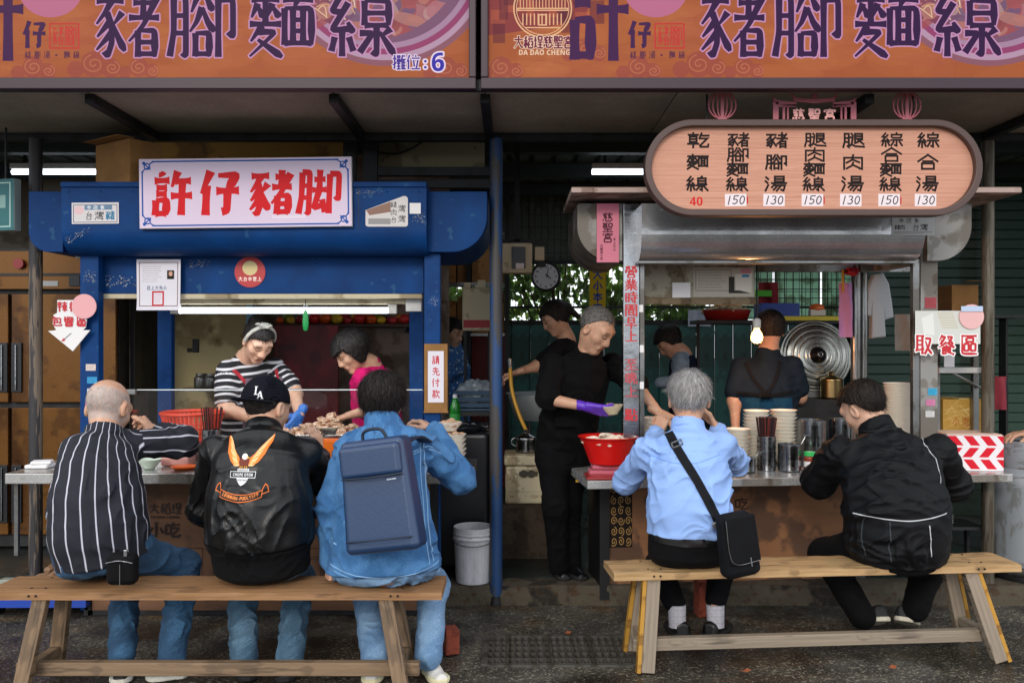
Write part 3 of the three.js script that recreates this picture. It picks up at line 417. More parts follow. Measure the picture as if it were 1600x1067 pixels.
// ---------- blue stall ----------
const T_blue = tex(512, (u, v) => { const a = fbm(u, v, 5, 5, 61), b = fbm(u, v, 26, 4, 62), s = 0.6 * sstep(0.715, 0.725, a * 0.45 + b * 0.55), m = fbm(u, v, 9, 4, 63); return mix(mix([3, 64, 124], [2, 46, 96], m), [90, 118, 140], s * 0.6); });
M.blue = phys(0xffffff, 0.6, { map: rep(T_blue, 1.1), bumpMap: rep(T_fine, 0.7), bumpScale: 0.0015, specularIntensity: 0.35 });
M.bluePost = phys(0xffffff, 0.55, { map: rep(T_blue, 0.6), specularIntensity: 0.35 });
function rollProfile(h, dep, r) { return [[0, 0], [0, h], [-dep, h], ...Array.from({ length: 13 }, (_, i) => { const a = Math.PI + i / 12 * Math.PI / 2; return [-dep + r + r * Math.cos(a), r + r * Math.sin(a)]; })]; }   // flat front with a rounded lower edge
function sheet3(w, h, px, py, d, t, name, label, parent, ry = 0, rz = 0) { // paper or sticker at a photo place and depth
  const g = sheetGeo(w, h), m = part(name, g, t, parent); m.position.copy(P(px, py, d)); m.rotation.set(0, ry, rz); if (label) m.userData.label = label; return m;
}
const smallPrint = (c, x, y, w, n, step, col, r) => { c.fillStyle = col; for (let i = 0; i < n; i++) { let q = x; while (q < x + w * (0.7 + 0.3 * r())) { const l = 3 + 9 * r(); c.fillRect(q, y + i * step, l, 2); q += l + 3; } } };
const blueStall = thing('food_stall', 'blue painted food stall with rounded canopy and steel counter', 'food stall');
{
  const s = blueStall, dc = 4.85;
  const x0 = X(95, dc), x1 = X(666, dc), yb = Y(396, dc), yt = Y(289, dc), H = yt - yb;
  const prof = rollProfile(H, 0.2, 0.13);
  const cg = extrude(prof, x1 - x0).rotateY(Math.PI / 2).translate(0, 0, 0); // profile x -> -z
  cg.scale(1, 1, 1).translate(x0, yb, -dc - 0.2); metreUV(cg);
  part('canopy_front', cg, M.blue, s); part('canopy_lip', span(x0, x1, yt - 0.012, yt + 0.016, -dc - 0.2, -dc + 0.012, 0.003), M.blue, s);
  const sc = (xa, xb, flip) => { const W = xb - xa, h = Y(300, 4.95) - Y(393, 4.95), r = Math.min(W, h) * 0.6, sh = new THREE.Shape(); sh.moveTo(0, 0); sh.lineTo(W - r, 0); sh.absarc(W - r, r, r, -Math.PI / 2, 0); sh.lineTo(W, h); sh.lineTo(0, h); const g = extrude(sh, 0.85, 0.003); if (flip) g.scale(-1, 1, 1); const gg = g.translate(flip ? xb : xa, Y(393, 4.95), -4.95 - 0.85); if (flip) { const ix = gg.index ? gg.index.array : null; const p = gg.attributes.position; const n = gg.attributes.normal; for (let i = 0; i < p.count; i += 3) { for (const at of [p, n]) { const a = [at.getX(i), at.getY(i), at.getZ(i)]; at.setXYZ(i, at.getX(i + 2), at.getY(i + 2), at.getZ(i + 2)); at.setXYZ(i + 2, ...a); } } } metreUV(gg); part('canopy_side', gg, M.blue, s); };
  sc(X(668, 4.95) + 0.004, X(760, 4.95), false); sc(X(45, 4.95), X(97, 4.95), true);
  part('fascia', span(X(150, 5.08), X(662, 5.08), Y(459, 5.08), Y(392, 5.08), -5.1, -5.07, 0.003), M.blue, s);
  part('fascia_lip', span(X(152, 5.09), X(660, 5.09), Y(467, 5.09), Y(459.5, 5.09), -5.11, -5.065, 0.004), M.cream, s);
  part('ceiling', span(X(100, 5), X(664, 5), Y(400, 5), Y(396, 5) - 0.002, -5.78, -5.12), M.white, s);
  part('post', span(X(126, 5), X(155, 5), 0, Y(398, 5), -5.05, -4.985, 0.005), M.bluePost, s); part('post', span(X(663, 5), X(688, 5), 0, Y(396, 5), -5.05, -4.985, 0.005), M.bluePost, s);
  part('post', span(X(248, 5.75), X(270, 5.75), 0.1, Y(400, 5.75), -5.78, -5.72, 0.004), M.bluePost, s); part('post', span(X(640, 5.75), X(662, 5.75), 0.1, Y(400, 5.75), -5.78, -5.72, 0.004), M.bluePost, s);
  // counter
  const T_brown = tex(512, (u, v) => { const g = fbm(u, v, 3, 6, 66, 40), d = fbm(u, v, 6, 5, 67); return mix(mix([120, 84, 58], [92, 62, 42], g), [60, 42, 32], sstep(0.55, 0.7, d) * 0.6); });
  part('counter_top', span(-2.58, -0.3, 0.775, 0.83, -5.15, -4.55, 0.006), M.counter, s);
  const pg = span(-2.3, -0.45, 0.03, 0.772, -4.93, -4.9); part('front_panel', pg, std(0xffffff, 0.75, { map: rep(T_brown, 1.2) }), s);
  const pt = canvasTex(512, 512, (c) => { c.clearRect(0, 0, 512, 512); const r = rngOf(8); c.strokeStyle = '#2a1c18'; c.fillStyle = '#2a1c18'; c.lineWidth = 3; c.beginPath(); c.arc(110, 60, 34, 0, 7); c.stroke(); for (let i = -24; i < 28; i += 8) c.fillRect(110 + i, 46, 3, 30); write(c, '大稻埕', 170, 38, 46, 46, { brush: true, weight: 0.15, color: '#2a1c18', gap: 4 }); c.font = 'bold 18px sans-serif'; c.fillText('DA DAO CHENG', 176, 106); write(c, '聖宮小吃', 20, 122, 66, 68, { brush: true, weight: 0.15, color: '#2a1c18', gap: 8 }); c.lineWidth = 2.5; for (const [x, y, w, h] of [[10, 240, 110, 60], [130, 240, 150, 40], [290, 240, 120, 90], [130, 290, 70, 150], [210, 290, 70, 60], [30, 310, 80, 140], [300, 340, 110, 120]]) c.strokeRect(x, y, w, h); });
  const pm = std(0xffffff, 0.8, { map: pt, alphaTest: 0.35 });
  sheet3(0.62, 0.62, 262, 862, 4.895, pm, 'printed_lettering', 'dark printed characters on the brown panel', s); sheet3(0.62, 0.62, 520, 862, 4.895, pm, 'printed_lettering', 'dark printed characters on the brown panel', s);
  part('base_rail', span(-2.3, -0.45, 0.0, 0.03, -5.05, -4.91), M.iron, s); part('side_panel', span(-2.34, -2.305, 0.03, 0.77, -5.15, -4.9), M.iron, s); part('side_panel', span(-0.448, -0.41, 0.03, 0.77, -5.15, -4.9), M.iron, s);
  part('counter_bracket', span(-2.56, -2.54, 0.4, 0.775, -4.62, -4.6), M.steelDull, s);
  // seams, rivets and scuffs of the paint
  for (const px of [250, 420, 560]) part('panel_seam', span(X(px, dc) - 0.0015, X(px, dc) + 0.0015, yb + 0.13, yt - 0.014, -dc, -dc + 0.0012), M.iron, s);
  for (let i = 0; i < 12; i++) part('rivet', new THREE.SphereGeometry(0.006, 8, 6).scale(1, 1, 0.5).translate(lerp(x0 + 0.04, x1 - 0.04, i / 11), yt - 0.035, -dc + 0.001), M.bluePost, s);
  const sct = canvasTex(256, 128, (c) => { c.clearRect(0, 0, 256, 128); const q = rngOf(97); for (let i = 0; i < 70; i++) { c.fillStyle = ['#8ea3b4', '#6d8296', '#a9b0b2', '#7a5a44'][i % 4]; c.beginPath(); const x = 128 + (q() + q() - 1) * 118, y = 64 + (q() + q() - 1) * 54; c.ellipse(x, y, 2 + 9 * q() * q(), 1 + 3 * q(), q() * 3, 0, 7); c.fill(); } });
  const scm = std(0xffffff, 0.7, { map: sct, alphaTest: 0.5 });
  for (const [px, py, d, w, h, rz] of [[188, 440, 5.0675, 0.26, 0.09, 0], [310, 412, 5.0675, 0.16, 0.06, 0.1], [250, 446, 5.0676, 0.2, 0.05, 0], [140, 432, 4.984, 0.09, 0.1, 1.5], [120, 368, 4.8485, 0.2, 0.05, 0.5], [655, 340, 4.8485, 0.08, 0.1, 1.5], [575, 300, 4.8485, 0.2, 0.03, 0], [678, 470, 4.984, 0.07, 0.07, 1.2]]) sheet3(w, h, px, py, d, scm, 'paint_scuff', null, s, 0, rz);
  // stickers
  const r = rngOf(31);
  const st1 = canvasTex(256, 128, (c) => { c.fillStyle = '#d9d4d6'; c.fillRect(0, 0, 256, 128); c.strokeStyle = '#39455c'; c.lineWidth = 3; c.strokeRect(10, 14, 236, 104); c.fillStyle = '#6f8aa5'; c.fillRect(70, 14, 150, 30); write(c, '本店食', 82, 18, 24, 22, { weight: 0.12, color: '#f4f4f4', gap: 12 }); c.fillStyle = '#e6c3c6'; c.beginPath(); c.arc(40, 46, 26, 0, 7); c.fill(); write(c, '台', 74, 58, 38, 44, { weight: 0.09, color: '#222' }); write(c, '灣', 126, 54, 48, 50, { weight: 0.07, color: '#222' }); write(c, '豬', 186, 54, 46, 48, { weight: 0.14, color: '#3f7f9f' }); });
  sheet3(0.255, 0.115, 148, 333, 4.846, printMat(st1), 'sticker', 'white origin sticker with handwritten characters', s, 0, 0.01);
  const st2 = canvasTex(256, 192, (c) => { c.clearRect(0, 0, 256, 192); c.fillStyle = '#cfcac8'; c.beginPath(); c.moveTo(8, 90); c.lineTo(220, 8); c.quadraticCurveTo(246, 2, 248, 30); c.lineTo(248, 170); c.quadraticCurveTo(246, 186, 230, 186); c.lineTo(24, 186); c.quadraticCurveTo(8, 184, 8, 170); c.fill(); c.fillStyle = '#85604f'; c.beginPath(); c.moveTo(12, 90); c.lineTo(150, 40); c.lineTo(150, 100); c.lineTo(30, 120); c.fill(); c.fillStyle = '#8d8b8b'; c.fillRect(24, 138, 126, 34); write(c, '豬肉台', 150, 40, 34, 34, { down: true, weight: 0.08, gap: 10, color: '#222' }); write(c, '灣灣', 194, 60, 40, 40, { down: true, weight: 0.07, gap: 20, color: '#222' }); });
  sheet3(0.245, 0.178, 604, 330, 4.846, std(0xffffff, 0.5, { map: st2, alphaTest: 0.5 }), 'sticker', 'half peeled white and brown origin sticker', s);
  sheet3(0.06, 0.058, 648.5, 325.5, 4.846, M.paper, 'sticker', 'small square white sticker', s);
  const st3 = canvasTex(192, 192, (c) => { c.clearRect(0, 0, 192, 192); c.fillStyle = '#b5282c'; c.beginPath(); c.arc(96, 96, 94, 0, 7); c.fill(); c.fillStyle = '#d8c489'; c.beginPath(); c.ellipse(96, 72, 46, 44, 0, 0, 7); c.fill(); write(c, '大台本宮上', 26, 126, 24, 24, { weight: 0.14, color: '#f5eee0', gap: 5 }); });
  sheet3(0.178, 0.178, 390, 425, 5.066, std(0xffffff, 0.45, { map: st3, alphaTest: 0.5 }), 'sticker', 'round red sticker', s);
  [[141, 574, '#d6c6bf'], [143, 594, '#3d94c4'], [143, 612, '#cfd0d6'], [140, 634, '#c86aa8']].forEach(([x, y, col]) => sheet3(0.055, 0.036, x, y, 4.982, printMat(canvasTex(64, 48, (c) => { c.fillStyle = col; c.fillRect(0, 0, 64, 48); smallPrint(c, 6, 10, 50, 4, 9, 'rgba(30,30,40,.6)', r); })), 'sticker', null, s));
}
{ // red lettered board on the canopy
  const t = canvasTex(1024, 340, (c) => {
    c.fillStyle = '#dccbe0'; c.fillRect(0, 0, 1024, 340); c.strokeStyle = '#1b4fa0'; c.lineWidth = 7; c.strokeRect(14, 12, 996, 316);
    const corner = (x, y, sx, sy) => { c.save(); c.translate(x, y); c.scale(sx, sy); c.fillStyle = '#dccbe0'; c.fillRect(-10, -10, 56, 56); c.strokeStyle = '#1b4fa0'; c.lineWidth = 6; c.beginPath(); c.arc(24, 24, 14, 0, 5.4); c.stroke(); c.beginPath(); c.moveTo(0, 62); c.quadraticCurveTo(4, 30, 34, 34); c.moveTo(62, 0); c.quadraticCurveTo(30, 4, 34, 34); c.moveTo(4, 4); c.lineTo(40, 40); c.stroke(); c.beginPath(); c.arc(8, 8, 8, 0, 7); c.fillStyle = '#1b4fa0'; c.fill(); c.restore(); };
    corner(14, 12, 1, 1); corner(1010, 12, -1, 1); corner(14, 328, 1, -1); corner(1010, 328, -1, -1);
    [...'許仔豬脚'].forEach((ch, i) => write(c, ch, [66, 296, 530, 770][i], 62, [190, 190, 210, 200][i], 216, { brush: true, weight: [0.19, 0.21, 0.16, 0.15][i], color: '#d0101c', slant: 0.06 }));
    c.fillStyle = 'rgba(240,235,240,.5)'; c.fillRect(640, 284, 160, 14);
  });
  const b = signBoard('stall_sign', 'white board with four large red characters and blue corner scrolls', 1.145, 0.375, 0.025, printMat(t, 0.45), M.paper);
  b.position.copy(P(383, 301, 4.82)); b.rotation.z = 0.012;
}
{ // hygiene certificate hanging from the fascia
  const t = canvasTex(256, 288, (c) => { c.fillStyle = '#d9d6de'; c.fillRect(0, 0, 256, 288); c.strokeStyle = '#6b4c3c'; c.lineWidth = 4; c.strokeRect(16, 18, 224, 246); const r = rngOf(3); smallPrint(c, 34, 40, 120, 8, 12, '#777', r); c.fillStyle = '#40342f'; c.fillRect(178, 62, 42, 50); c.fillStyle = '#c99e86'; c.beginPath(); c.ellipse(199, 82, 11, 14, 0, 0, 7); c.fill(); c.fillStyle = '#111'; c.fillRect(186, 98, 26, 14); write(c, '店上大先小', 60, 150, 20, 22, { weight: 0.12, color: '#33506e', gap: 4 }); c.strokeStyle = '#bb2a33'; c.lineWidth = 9; c.strokeRect(94, 184, 62, 76); smallPrint(c, 104, 198, 40, 5, 11, '#c56', r); });
  const g = new THREE.PlaneGeometry(0.25, 0.286, 10, 10), p = g.attributes.position; for (let i = 0; i < p.count; i++) p.setZ(i, 0.012 * Math.sin(p.getX(i) * 14) * (0.5 - p.getY(i) * 2) + 0.02 * Math.max(0, -0.1 - p.getY(i)) * 10); g.computeVertexNormals();
  const m = one('certificate', g, printMat(t, 0.7), 'white framed certificate with red stamp hanging on the blue fascia', 'certificate'); m.position.copy(P(247, 445, 5.03));
}
{ // payment sign on the blue post
  const t = canvasTex(96, 288, (c) => { c.fillStyle = '#d8d4dc'; c.fillRect(0, 0, 96, 288); write(c, '請先付款', 26, 26, 44, 46, { down: true, brush: true, weight: 0.13, color: '#bb1f2a', gap: 18 }); });
  const g = thing('payment_sign', 'narrow brown cardboard sign with red characters tied to the blue post', 'sign'); g.position.copy(P(681, 590, 4.97));
  part('board', box(0.13, 0.375, 0.012, 0, 0, 0, 0.003), M.cardboard, g); part('print', sheetGeo(0.088, 0.285).translate(0, 0.005, 0.0085), printMat(t), g); part('tie', box(0.135, 0.008, 0.05, 0, -0.19, -0.015), M.cardboard, g);
}
function arrowShape() { return [[-0.065, 0.13], [0.1, 0.13], [0.1, 0.055], [0.09, -0.02], [0.075, -0.035], [0.115, -0.035], [0.02, -0.15], [-0.115, -0.04], [-0.07, -0.035], [-0.09, 0.0], [-0.085, 0.05], [-0.065, 0.06]]; }
{ // arrow sign for the condiments
  const g = thing('arrow_sign', 'white arrow shaped sign with red characters and pink round badge on blue post', 'sign'); g.position.copy(P(108, 506, 4.95));
  part('board', extrude(arrowShape(), 0.006, 0.001), M.paper, g);
  const t = canvasTex(256, 320, (c) => { c.clearRect(0, 0, 256, 320); write(c, '辣椒', 62, 24, 56, 58, { brush: true, weight: 0.15, color: '#bf2430', gap: 12 }); write(c, '包醬區', 30, 112, 56, 56, { brush: true, weight: 0.15, color: '#bf2430', gap: 14 }); c.strokeStyle = '#3a3a44'; c.lineWidth = 3; c.beginPath(); c.moveTo(140, 210); c.lineTo(96, 250); c.stroke(); c.fillStyle = '#bf2430'; c.beginPath(); c.moveTo(84, 258); c.lineTo(108, 252); c.lineTo(98, 238); c.fill(); });
  part('lettering', sheetGeo(0.25, 0.3).translate(0, -0.005, 0.0095), std(0xffffff, 0.6, { map: t, alphaTest: 0.4 }), g);
  const b = part('badge', new THREE.CylinderGeometry(0.068, 0.068, 0.006, 32).rotateX(Math.PI / 2), std(0xe0a3a6, 0.55), g); b.position.set(0.088, 0.096, 0.016); b.userData.label = 'plain pink round badge';
}
{ // fluorescent tube in the stall
  const z = -5.16, y = Y(485, 5.16), xa = X(275, 5.16), xb = X(612, 5.16), g = thing('tube_light', 'lit fluorescent tube on a white batten under the blue fascia', 'lamp');
  part('batten', span(xa - 0.1, xb + 0.12, y + 0.035, y + 0.085, z - 0.03, z + 0.03, 0.005), M.cream, g); part('hanger', [span(xb - 0.02, xb + 0.03, y - 0.02, y + 0.036, z - 0.02, z + 0.02, 0.004), span(xa - 0.03, xa + 0.02, y - 0.02, y + 0.036, z - 0.02, z + 0.02, 0.004)], M.white, g);
  part('ballast', box(0.09, 0.075, 0.05, xb + 0.13, y + 0.03, z + 0.02, 0.004), M.white, g);
  part('tube', rod(V(xa, y, z), V(xb, y, z), 0.017, 0.017, 14), std(0xffffff, 0.4, { emissive: 0xeaf4ff, emissiveIntensity: 5 }), g);
  const l = new THREE.RectAreaLight(0xeaf4ff, 21, xb - xa, 0.034); l.position.set((xa + xb) / 2, y - 0.02, z); l.lookAt((xa + xb) / 2, y - 1, z - 0.35); l.name = 'tube_glow'; scene.add(l);
}
// ceiling tubes of the market hall
for (const [px0, px1, lab] of [[18, 240, 'lit ceiling tube of the market hall above the refrigerator'], [925, 1150, 'lit ceiling tube of the market hall behind the menu board']]) {
  const d = 7.7, g = thing('ceiling_tube', lab, 'lamp'), y = Y(269, d); part('tube', rod(V(X(px0, d), y, -d), V(X(px1, d), y, -d), 0.02, 0.02, 12), std(0xffffff, 0.4, { emissive: 0xe6f2ff, emissiveIntensity: 4 }), g); part('batten', span(X(px0, d), X(px1, d), y + 0.025, y + 0.07, -d - 0.04, -d + 0.04), M.white, g);
  part('hanger', [span(X(px0, d) + 0.1, X(px0, d) + 0.12, y + 0.07, 3.16, -d - 0.01, -d + 0.01), span(X(px1, d) - 0.12, X(px1, d) - 0.1, y + 0.07, 3.16, -d - 0.01, -d + 0.01)], M.iron, g);
  const l = new THREE.RectAreaLight(0xe6f2ff, 14, X(px1, d) - X(px0, d), 0.04); l.position.set((X(px0, d) + X(px1, d)) / 2, y - 0.025, -d); l.lookAt(l.position.x, 0, -d); l.name = 'ceiling_tube_glow'; scene.add(l);
}
// ---------- steel stall ----------
M.hood = phys(0xcdcfd0, 0.32, { metalness: 0.62, map: rep(T_grey, 0.9), roughnessMap: rep(T_grey, 0.4), bumpMap: rep(T_fine, 1.2), bumpScale: 0.002 });
const steelStall = thing('food_stall', 'stainless steel food stall with rounded canopy and wooden top shelf', 'food stall');
const CT = { a: 0.105, x: X(918, 4.72), z: -4.72, y: 0.765, w: 2.4, dep: 0.72 };       // counter: front corner, turn, height, width, depth
const onCounter = (px, back, d0 = 4.8) => { // a point on the counter top at a photo column, set back from its front edge
  let d = d0; for (let i = 0; i < 8; i++) { const x = X(px, d); d = -CT.z + (x - CT.x) * Math.tan(CT.a) + back / Math.cos(CT.a); } return V(X(px, d), CT.y, -d); };
{
  const s = steelStall, greyPaint = std(0x9a9a98, 0.5, { metalness: 0.3, map: rep(T_dirt, 0.9) });
  const cnt = new THREE.Group(); cnt.name = 'counter'; cnt.position.set(CT.x, 0, CT.z); cnt.rotation.y = CT.a; s.add(cnt);
  part('counter_top', span(0, CT.w, CT.y - 0.045, CT.y, -CT.dep, 0, 0.005), M.counter, cnt);
  const T_ply = tex(512, (u, v) => { const g = fbm(u, v, 3, 6, 76, 30), d = fbm(u, v, 7, 5, 77); return mix(mix([150, 104, 66], [118, 78, 48], g), [62, 42, 30], sstep(0.56, 0.7, d) * 0.7); });
  part('front_panel', span(0.2, CT.w - 0.75, 0.03, CT.y - 0.047, -0.42, -0.39), std(0xffffff, 0.7, { map: rep(T_ply, 1.1) }), cnt);
  part('side_panel', span(0.14, 0.196, 0.03, CT.y - 0.047, -0.7, -0.36), M.black, cnt);
  const ot = canvasTex(128, 256, (c) => { c.fillStyle = '#1c1512'; c.fillRect(0, 0, 128, 256); c.strokeStyle = '#a8854e'; c.lineWidth = 4; for (let i = 0; i < 6; i++) for (let j = 0; j < 3; j++) { c.beginPath(); for (let a = 0; a < 10; a += 0.3) c.lineTo(22 + j * 42 + Math.cos(a + i) * (2 + a * 1.7), 22 + i * 42 + Math.sin(a + i) * (2 + a * 1.7) * ((i + j) % 2 ? 1 : -1)); c.stroke(); } });
  const om = part('ornament', sheetGeo(0.13, 0.36), printMat(ot, 0.6), cnt); om.position.set(0.27, 0.5, -0.387);
  const lt = canvasTex(512, 128, (c) => { c.clearRect(0, 0, 512, 128); write(c, '聖宮小吃', 16, 24, 96, 84, { brush: true, weight: 0.14, color: '#3a2418', gap: 18 }); });
  const lm = part('printed_lettering', sheetGeo(0.42, 0.105), std(0xffffff, 0.8, { map: lt, alphaTest: 0.35 }), cnt); lm.position.set(0.86, 0.56, -0.386);
  part('leg', span(CT.w - 0.72, CT.w - 0.66, 0.0, CT.y - 0.047, -0.45, -0.39), M.steelDull, cnt); part('leg', span(CT.w - 0.08, CT.w - 0.04, 0.0, CT.y - 0.047, -0.7, -0.66), M.steelDull, cnt);
  part('edge_strip', span(0.0, 0.42, CT.y - 0.06, CT.y - 0.046, -0.36, -0.34), std(0xc79a1e, 0.5), cnt);
  // posts
  part('post', span(X(974, 4.95), X(999, 4.95), CT.y, Y(318, 4.95), -4.99, -4.945, 0.004), M.steel, s); part('post_edge', span(X(1000, 4.96), X(1007, 4.96), CT.y, Y(405, 4.96), -4.99, -4.955, 0.002), M.steelDull, s);
  part('post', span(X(1438, 5), X(1465, 5), CT.y, Y(318, 5), -5.03, -4.99, 0.004), greyPaint, s); part('post_edge', span(X(1425, 5.02), X(1436, 5.02), CT.y, Y(405, 5.02), -5.04, -5.0, 0.002), M.steelDull, s);
  part('pipe', rod(V(X(1338, 5.7), 0.1, -5.7), V(X(1338, 5.7), Y(405, 5.7), -5.7), 0.032, 0.032, 16), M.steelDull, s); part('pipe', rod(V(X(1350, 5.74), 0.1, -5.74), V(X(1350, 5.74), Y(405, 5.74), -5.74), 0.026, 0.026, 16), M.steelDull, s);
  // canopy
  const dc = 4.72, x0 = X(1003, dc), x1 = X(1447, dc), yb = Y(405, dc), H = Y(318, dc) - yb;
  const cg = extrude(rollProfile(H, 0.24, 0.15), x1 - x0).rotateY(Math.PI / 2).translate(x0, yb, -dc - 0.24); metreUV(cg);
  part('canopy_front', cg, M.hood, s); part('canopy_lip', span(x0, x1, yb - 0.012, yb + 0.004, -dc - 0.2, -dc - 0.12, 0.003), M.steelDull, s);
  const cap = (xa, xb, flip, m) => { const W = xb - xa, h = Y(320, 4.95) - Y(407, 4.95), r = h * 0.62, sh = new THREE.Shape(); if (!flip) { sh.moveTo(0, 0); sh.lineTo(W - r, 0); sh.absarc(W - r, r, r, -Math.PI / 2, 0); sh.lineTo(W, h); sh.lineTo(0, h); } else { sh.moveTo(W, 0); sh.lineTo(W, h); sh.lineTo(0, h); sh.lineTo(0, r); sh.absarc(r, r, r, Math.PI, Math.PI * 1.5); } const g = extrude(sh, 0.8, 0.003).translate(xa, Y(407, 4.95), -4.95 - 0.8); metreUV(g); part('canopy_side', g, m, s); };
  cap(X(1450, 4.95), X(1518, 4.95) , false, greyPaint); cap(X(903, 4.95), X(972, 4.95), true, greyPaint);
  part('top_shelf', span(X(893, 4.75), X(1597, 4.75), Y(302, 4.75), Y(292, 4.75), -5.5, -4.75, 0.004), std(0xb9a79c, 0.7, { map: rep(T_dirt, 0.9) }), s);
  part('shelf_edge', span(X(893, 4.74), X(1597, 4.74), Y(301, 4.74), Y(293.5, 4.74), -4.748, -4.735, 0.003), std(0xc9b3ae, 0.7, { map: rep(T_dirt, 0.5) }), s);
  part('inner_fascia', span(X(1007, 5.2), X(1180, 5.2), Y(470, 5.2), Y(405, 5.2), -5.22, -5.2), std(0xa9a493, 0.8, { map: rep(T_dirt, 0.6) }), s);
  part('fascia_rail', span(X(1007, 5.19), X(1182, 5.19), Y(476, 5.19), Y(465, 5.19), -5.23, -5.185, 0.004), std(0x7d6f58, 0.8, { map: rep(T_dirt, 0.4) }), s);
  part('ceiling', span(X(905, 5), X(1515, 5), Y(318, 5) - 0.012, Y(318, 5), -5.75, -5.0), M.steelDull, s);
  part('rear_beam', span(X(1180, 5.7), X(1425, 5.7), Y(425, 5.7), Y(410, 5.7), -5.72, -5.68), M.steelDull, s);
  // lettering and papers
  const ht = canvasTex(64, 1024, (c) => { c.clearRect(0, 0, 64, 1024); write(c, '營業時間早上', 8, 10, 48, 66, { down: true, weight: 0.14, color: '#c62f36', gap: 10 }); write(c, '至晚上', 8, 560, 48, 66, { down: true, weight: 0.14, color: '#b84a52', gap: 14 }); write(c, '點', 8, 860, 48, 66, { down: true, weight: 0.14, color: '#c62f36' }); });
  sheet3(0.085, 0.95, 986.5, 548, 4.9425, std(0xffffff, 0.5, { map: ht, alphaTest: 0.3 }), 'red_lettering', 'red business hours lettering on steel post', s);
  const r = rngOf(44), mini = (col, n = 4) => printMat(canvasTex(64, 48, (c) => { c.fillStyle = col; c.fillRect(0, 0, 64, 48); smallPrint(c, 6, 8, 50, n, 9, 'rgba(40,30,40,.6)', r); }));
  sheet3(0.05, 0.038, 1458, 612, 4.987, mini('#3aa0c8'), 'sticker', null, s); sheet3(0.05, 0.034, 1455, 629, 4.987, mini('#c97aa0'), 'sticker', null, s); sheet3(0.05, 0.034, 1454, 647, 4.987, mini('#c9c9c6'), 'sticker', null, s); sheet3(0.065, 0.06, 1455, 473, 4.987, mini('#a04a50'), 'sticker', null, s);
  for (const [x, y] of [[1002, 482], [1003, 545], [1003, 602]]) sheet3(0.022, 0.04, x, y, 4.9535, M.paper, 'tape', null, s);
  const ot2 = canvasTex(256, 112, (c) => { c.fillStyle = '#a8aaa9'; c.fillRect(0, 0, 256, 112); write(c, '本店食', 40, 10, 34, 26, { weight: 0.1, color: '#222', gap: 10 }); write(c, '豬肉', 16, 50, 30, 26, { weight: 0.12, color: '#222' }); write(c, '台灣', 120, 44, 44, 38, { weight: 0.08, color: '#222', gap: 6 }); c.fillStyle = '#444'; c.fillRect(10, 92, 230, 3); c.fillRect(10, 100, 180, 2); });
  sheet3(0.225, 0.098, 1428, 353, 4.717, printMat(ot2, 0.35), 'sticker', 'grey origin notice on the steel canopy', s);
  const nt = canvasTex(256, 128, (c) => { c.fillStyle = '#b9b3a4'; c.fillRect(0, 0, 256, 128); c.strokeStyle = '#55524c'; c.lineWidth = 2; c.strokeRect(10, 10, 150, 90); smallPrint(c, 20, 20, 120, 6, 13, '#6a675f', r); c.fillStyle = '#3b3936'; c.fillRect(150, 40, 24, 70); c.fillRect(150, 100, 90, 12); c.fillStyle = '#d8d3c6'; c.beginPath(); c.moveTo(176, 30); c.lineTo(250, 20); c.lineTo(246, 112); c.lineTo(180, 96); c.fill(); c.fillStyle = '#c88a96'; c.fillRect(200, 4, 44, 22); c.fillStyle = '#4a8fb5'; c.fillRect(206, 30, 30, 12); });
  sheet3(0.35, 0.17, 1131, 441, 5.197, printMat(nt, 0.7), 'notice', 'torn grey notice', s);
  sheet3(0.105, 0.115, 1065, 457, 5.196, M.paper, 'notice', 'plain white square notice', s);
}
{ // pink strip sign on the side canopy
  const t = canvasTex(96, 256, (c) => { c.fillStyle = '#d58093'; c.fillRect(0, 0, 96, 256); write(c, '慈聖宮', 24, 40, 46, 40, { down: true, brush: true, weight: 0.14, color: '#4a2230', gap: 4 }); write(c, '大稻埕小吃', 14, 178, 12, 12, { down: true, weight: 0.12, color: '#4a2230', gap: 2 }); write(c, '早上大小', 70, 150, 12, 12, { down: true, weight: 0.12, color: '#4a2230', gap: 3 }); });
  const b = signBoard('strip_sign', 'pink vertical strip sign with dark characters hung beside the steel canopy', 0.122, 0.325, 0.012, printMat(t), std(0xc0707f, 0.6)); b.position.copy(P(950, 364, 4.92));
}
{ // pick up area sign
  const t = canvasTex(512, 352, (c) => { c.clearRect(0, 0, 512, 352); c.fillStyle = '#cfd2cb'; c.fillRect(14, 4, 490, 250); c.fillStyle = '#b7a778'; for (let i = 0; i < 7; i++) c.fillRect(180 + i * 6, 20 + i * 18, 120, 5); c.fillStyle = '#dfe3dc'; c.beginPath(); c.moveTo(60, 60); c.lineTo(150, 20); c.lineTo(160, 190); c.lineTo(80, 180); c.fill(); c.lineWidth = 4; write(c, '取餐區', 14, 186, 128, 146, { brush: true, weight: 0.14, color: '#c21f2b', outline: ['#eceeec', 0.14], gap: 42 }); });
  const g = thing('pickup_sign', 'translucent white sign with three red characters and pink badge by steel post', 'sign'); g.position.copy(P(1481, 519, 4.93));
  part('board', box(0.35, 0.17, 0.006, 0, 0.03, -0.004, 0.002), std(0xbfc4bd, 0.5), g); part('print', sheetGeo(0.375, 0.258).translate(0, -0.008, 0.001), std(0xffffff, 0.5, { map: t, alphaTest: 0.5 }), g);
  const b = part('badge', new THREE.CylinderGeometry(0.068, 0.068, 0.006, 32).rotateX(Math.PI / 2), std(0xe3b4b2, 0.55), g); b.position.set(0.13, 0.085, 0.006); part('badge_ribbon', box(0.12, 0.03, 0.004, 0.13, 0.128, 0.012, 0.002), std(0xb9cde6, 0.6), g);
}
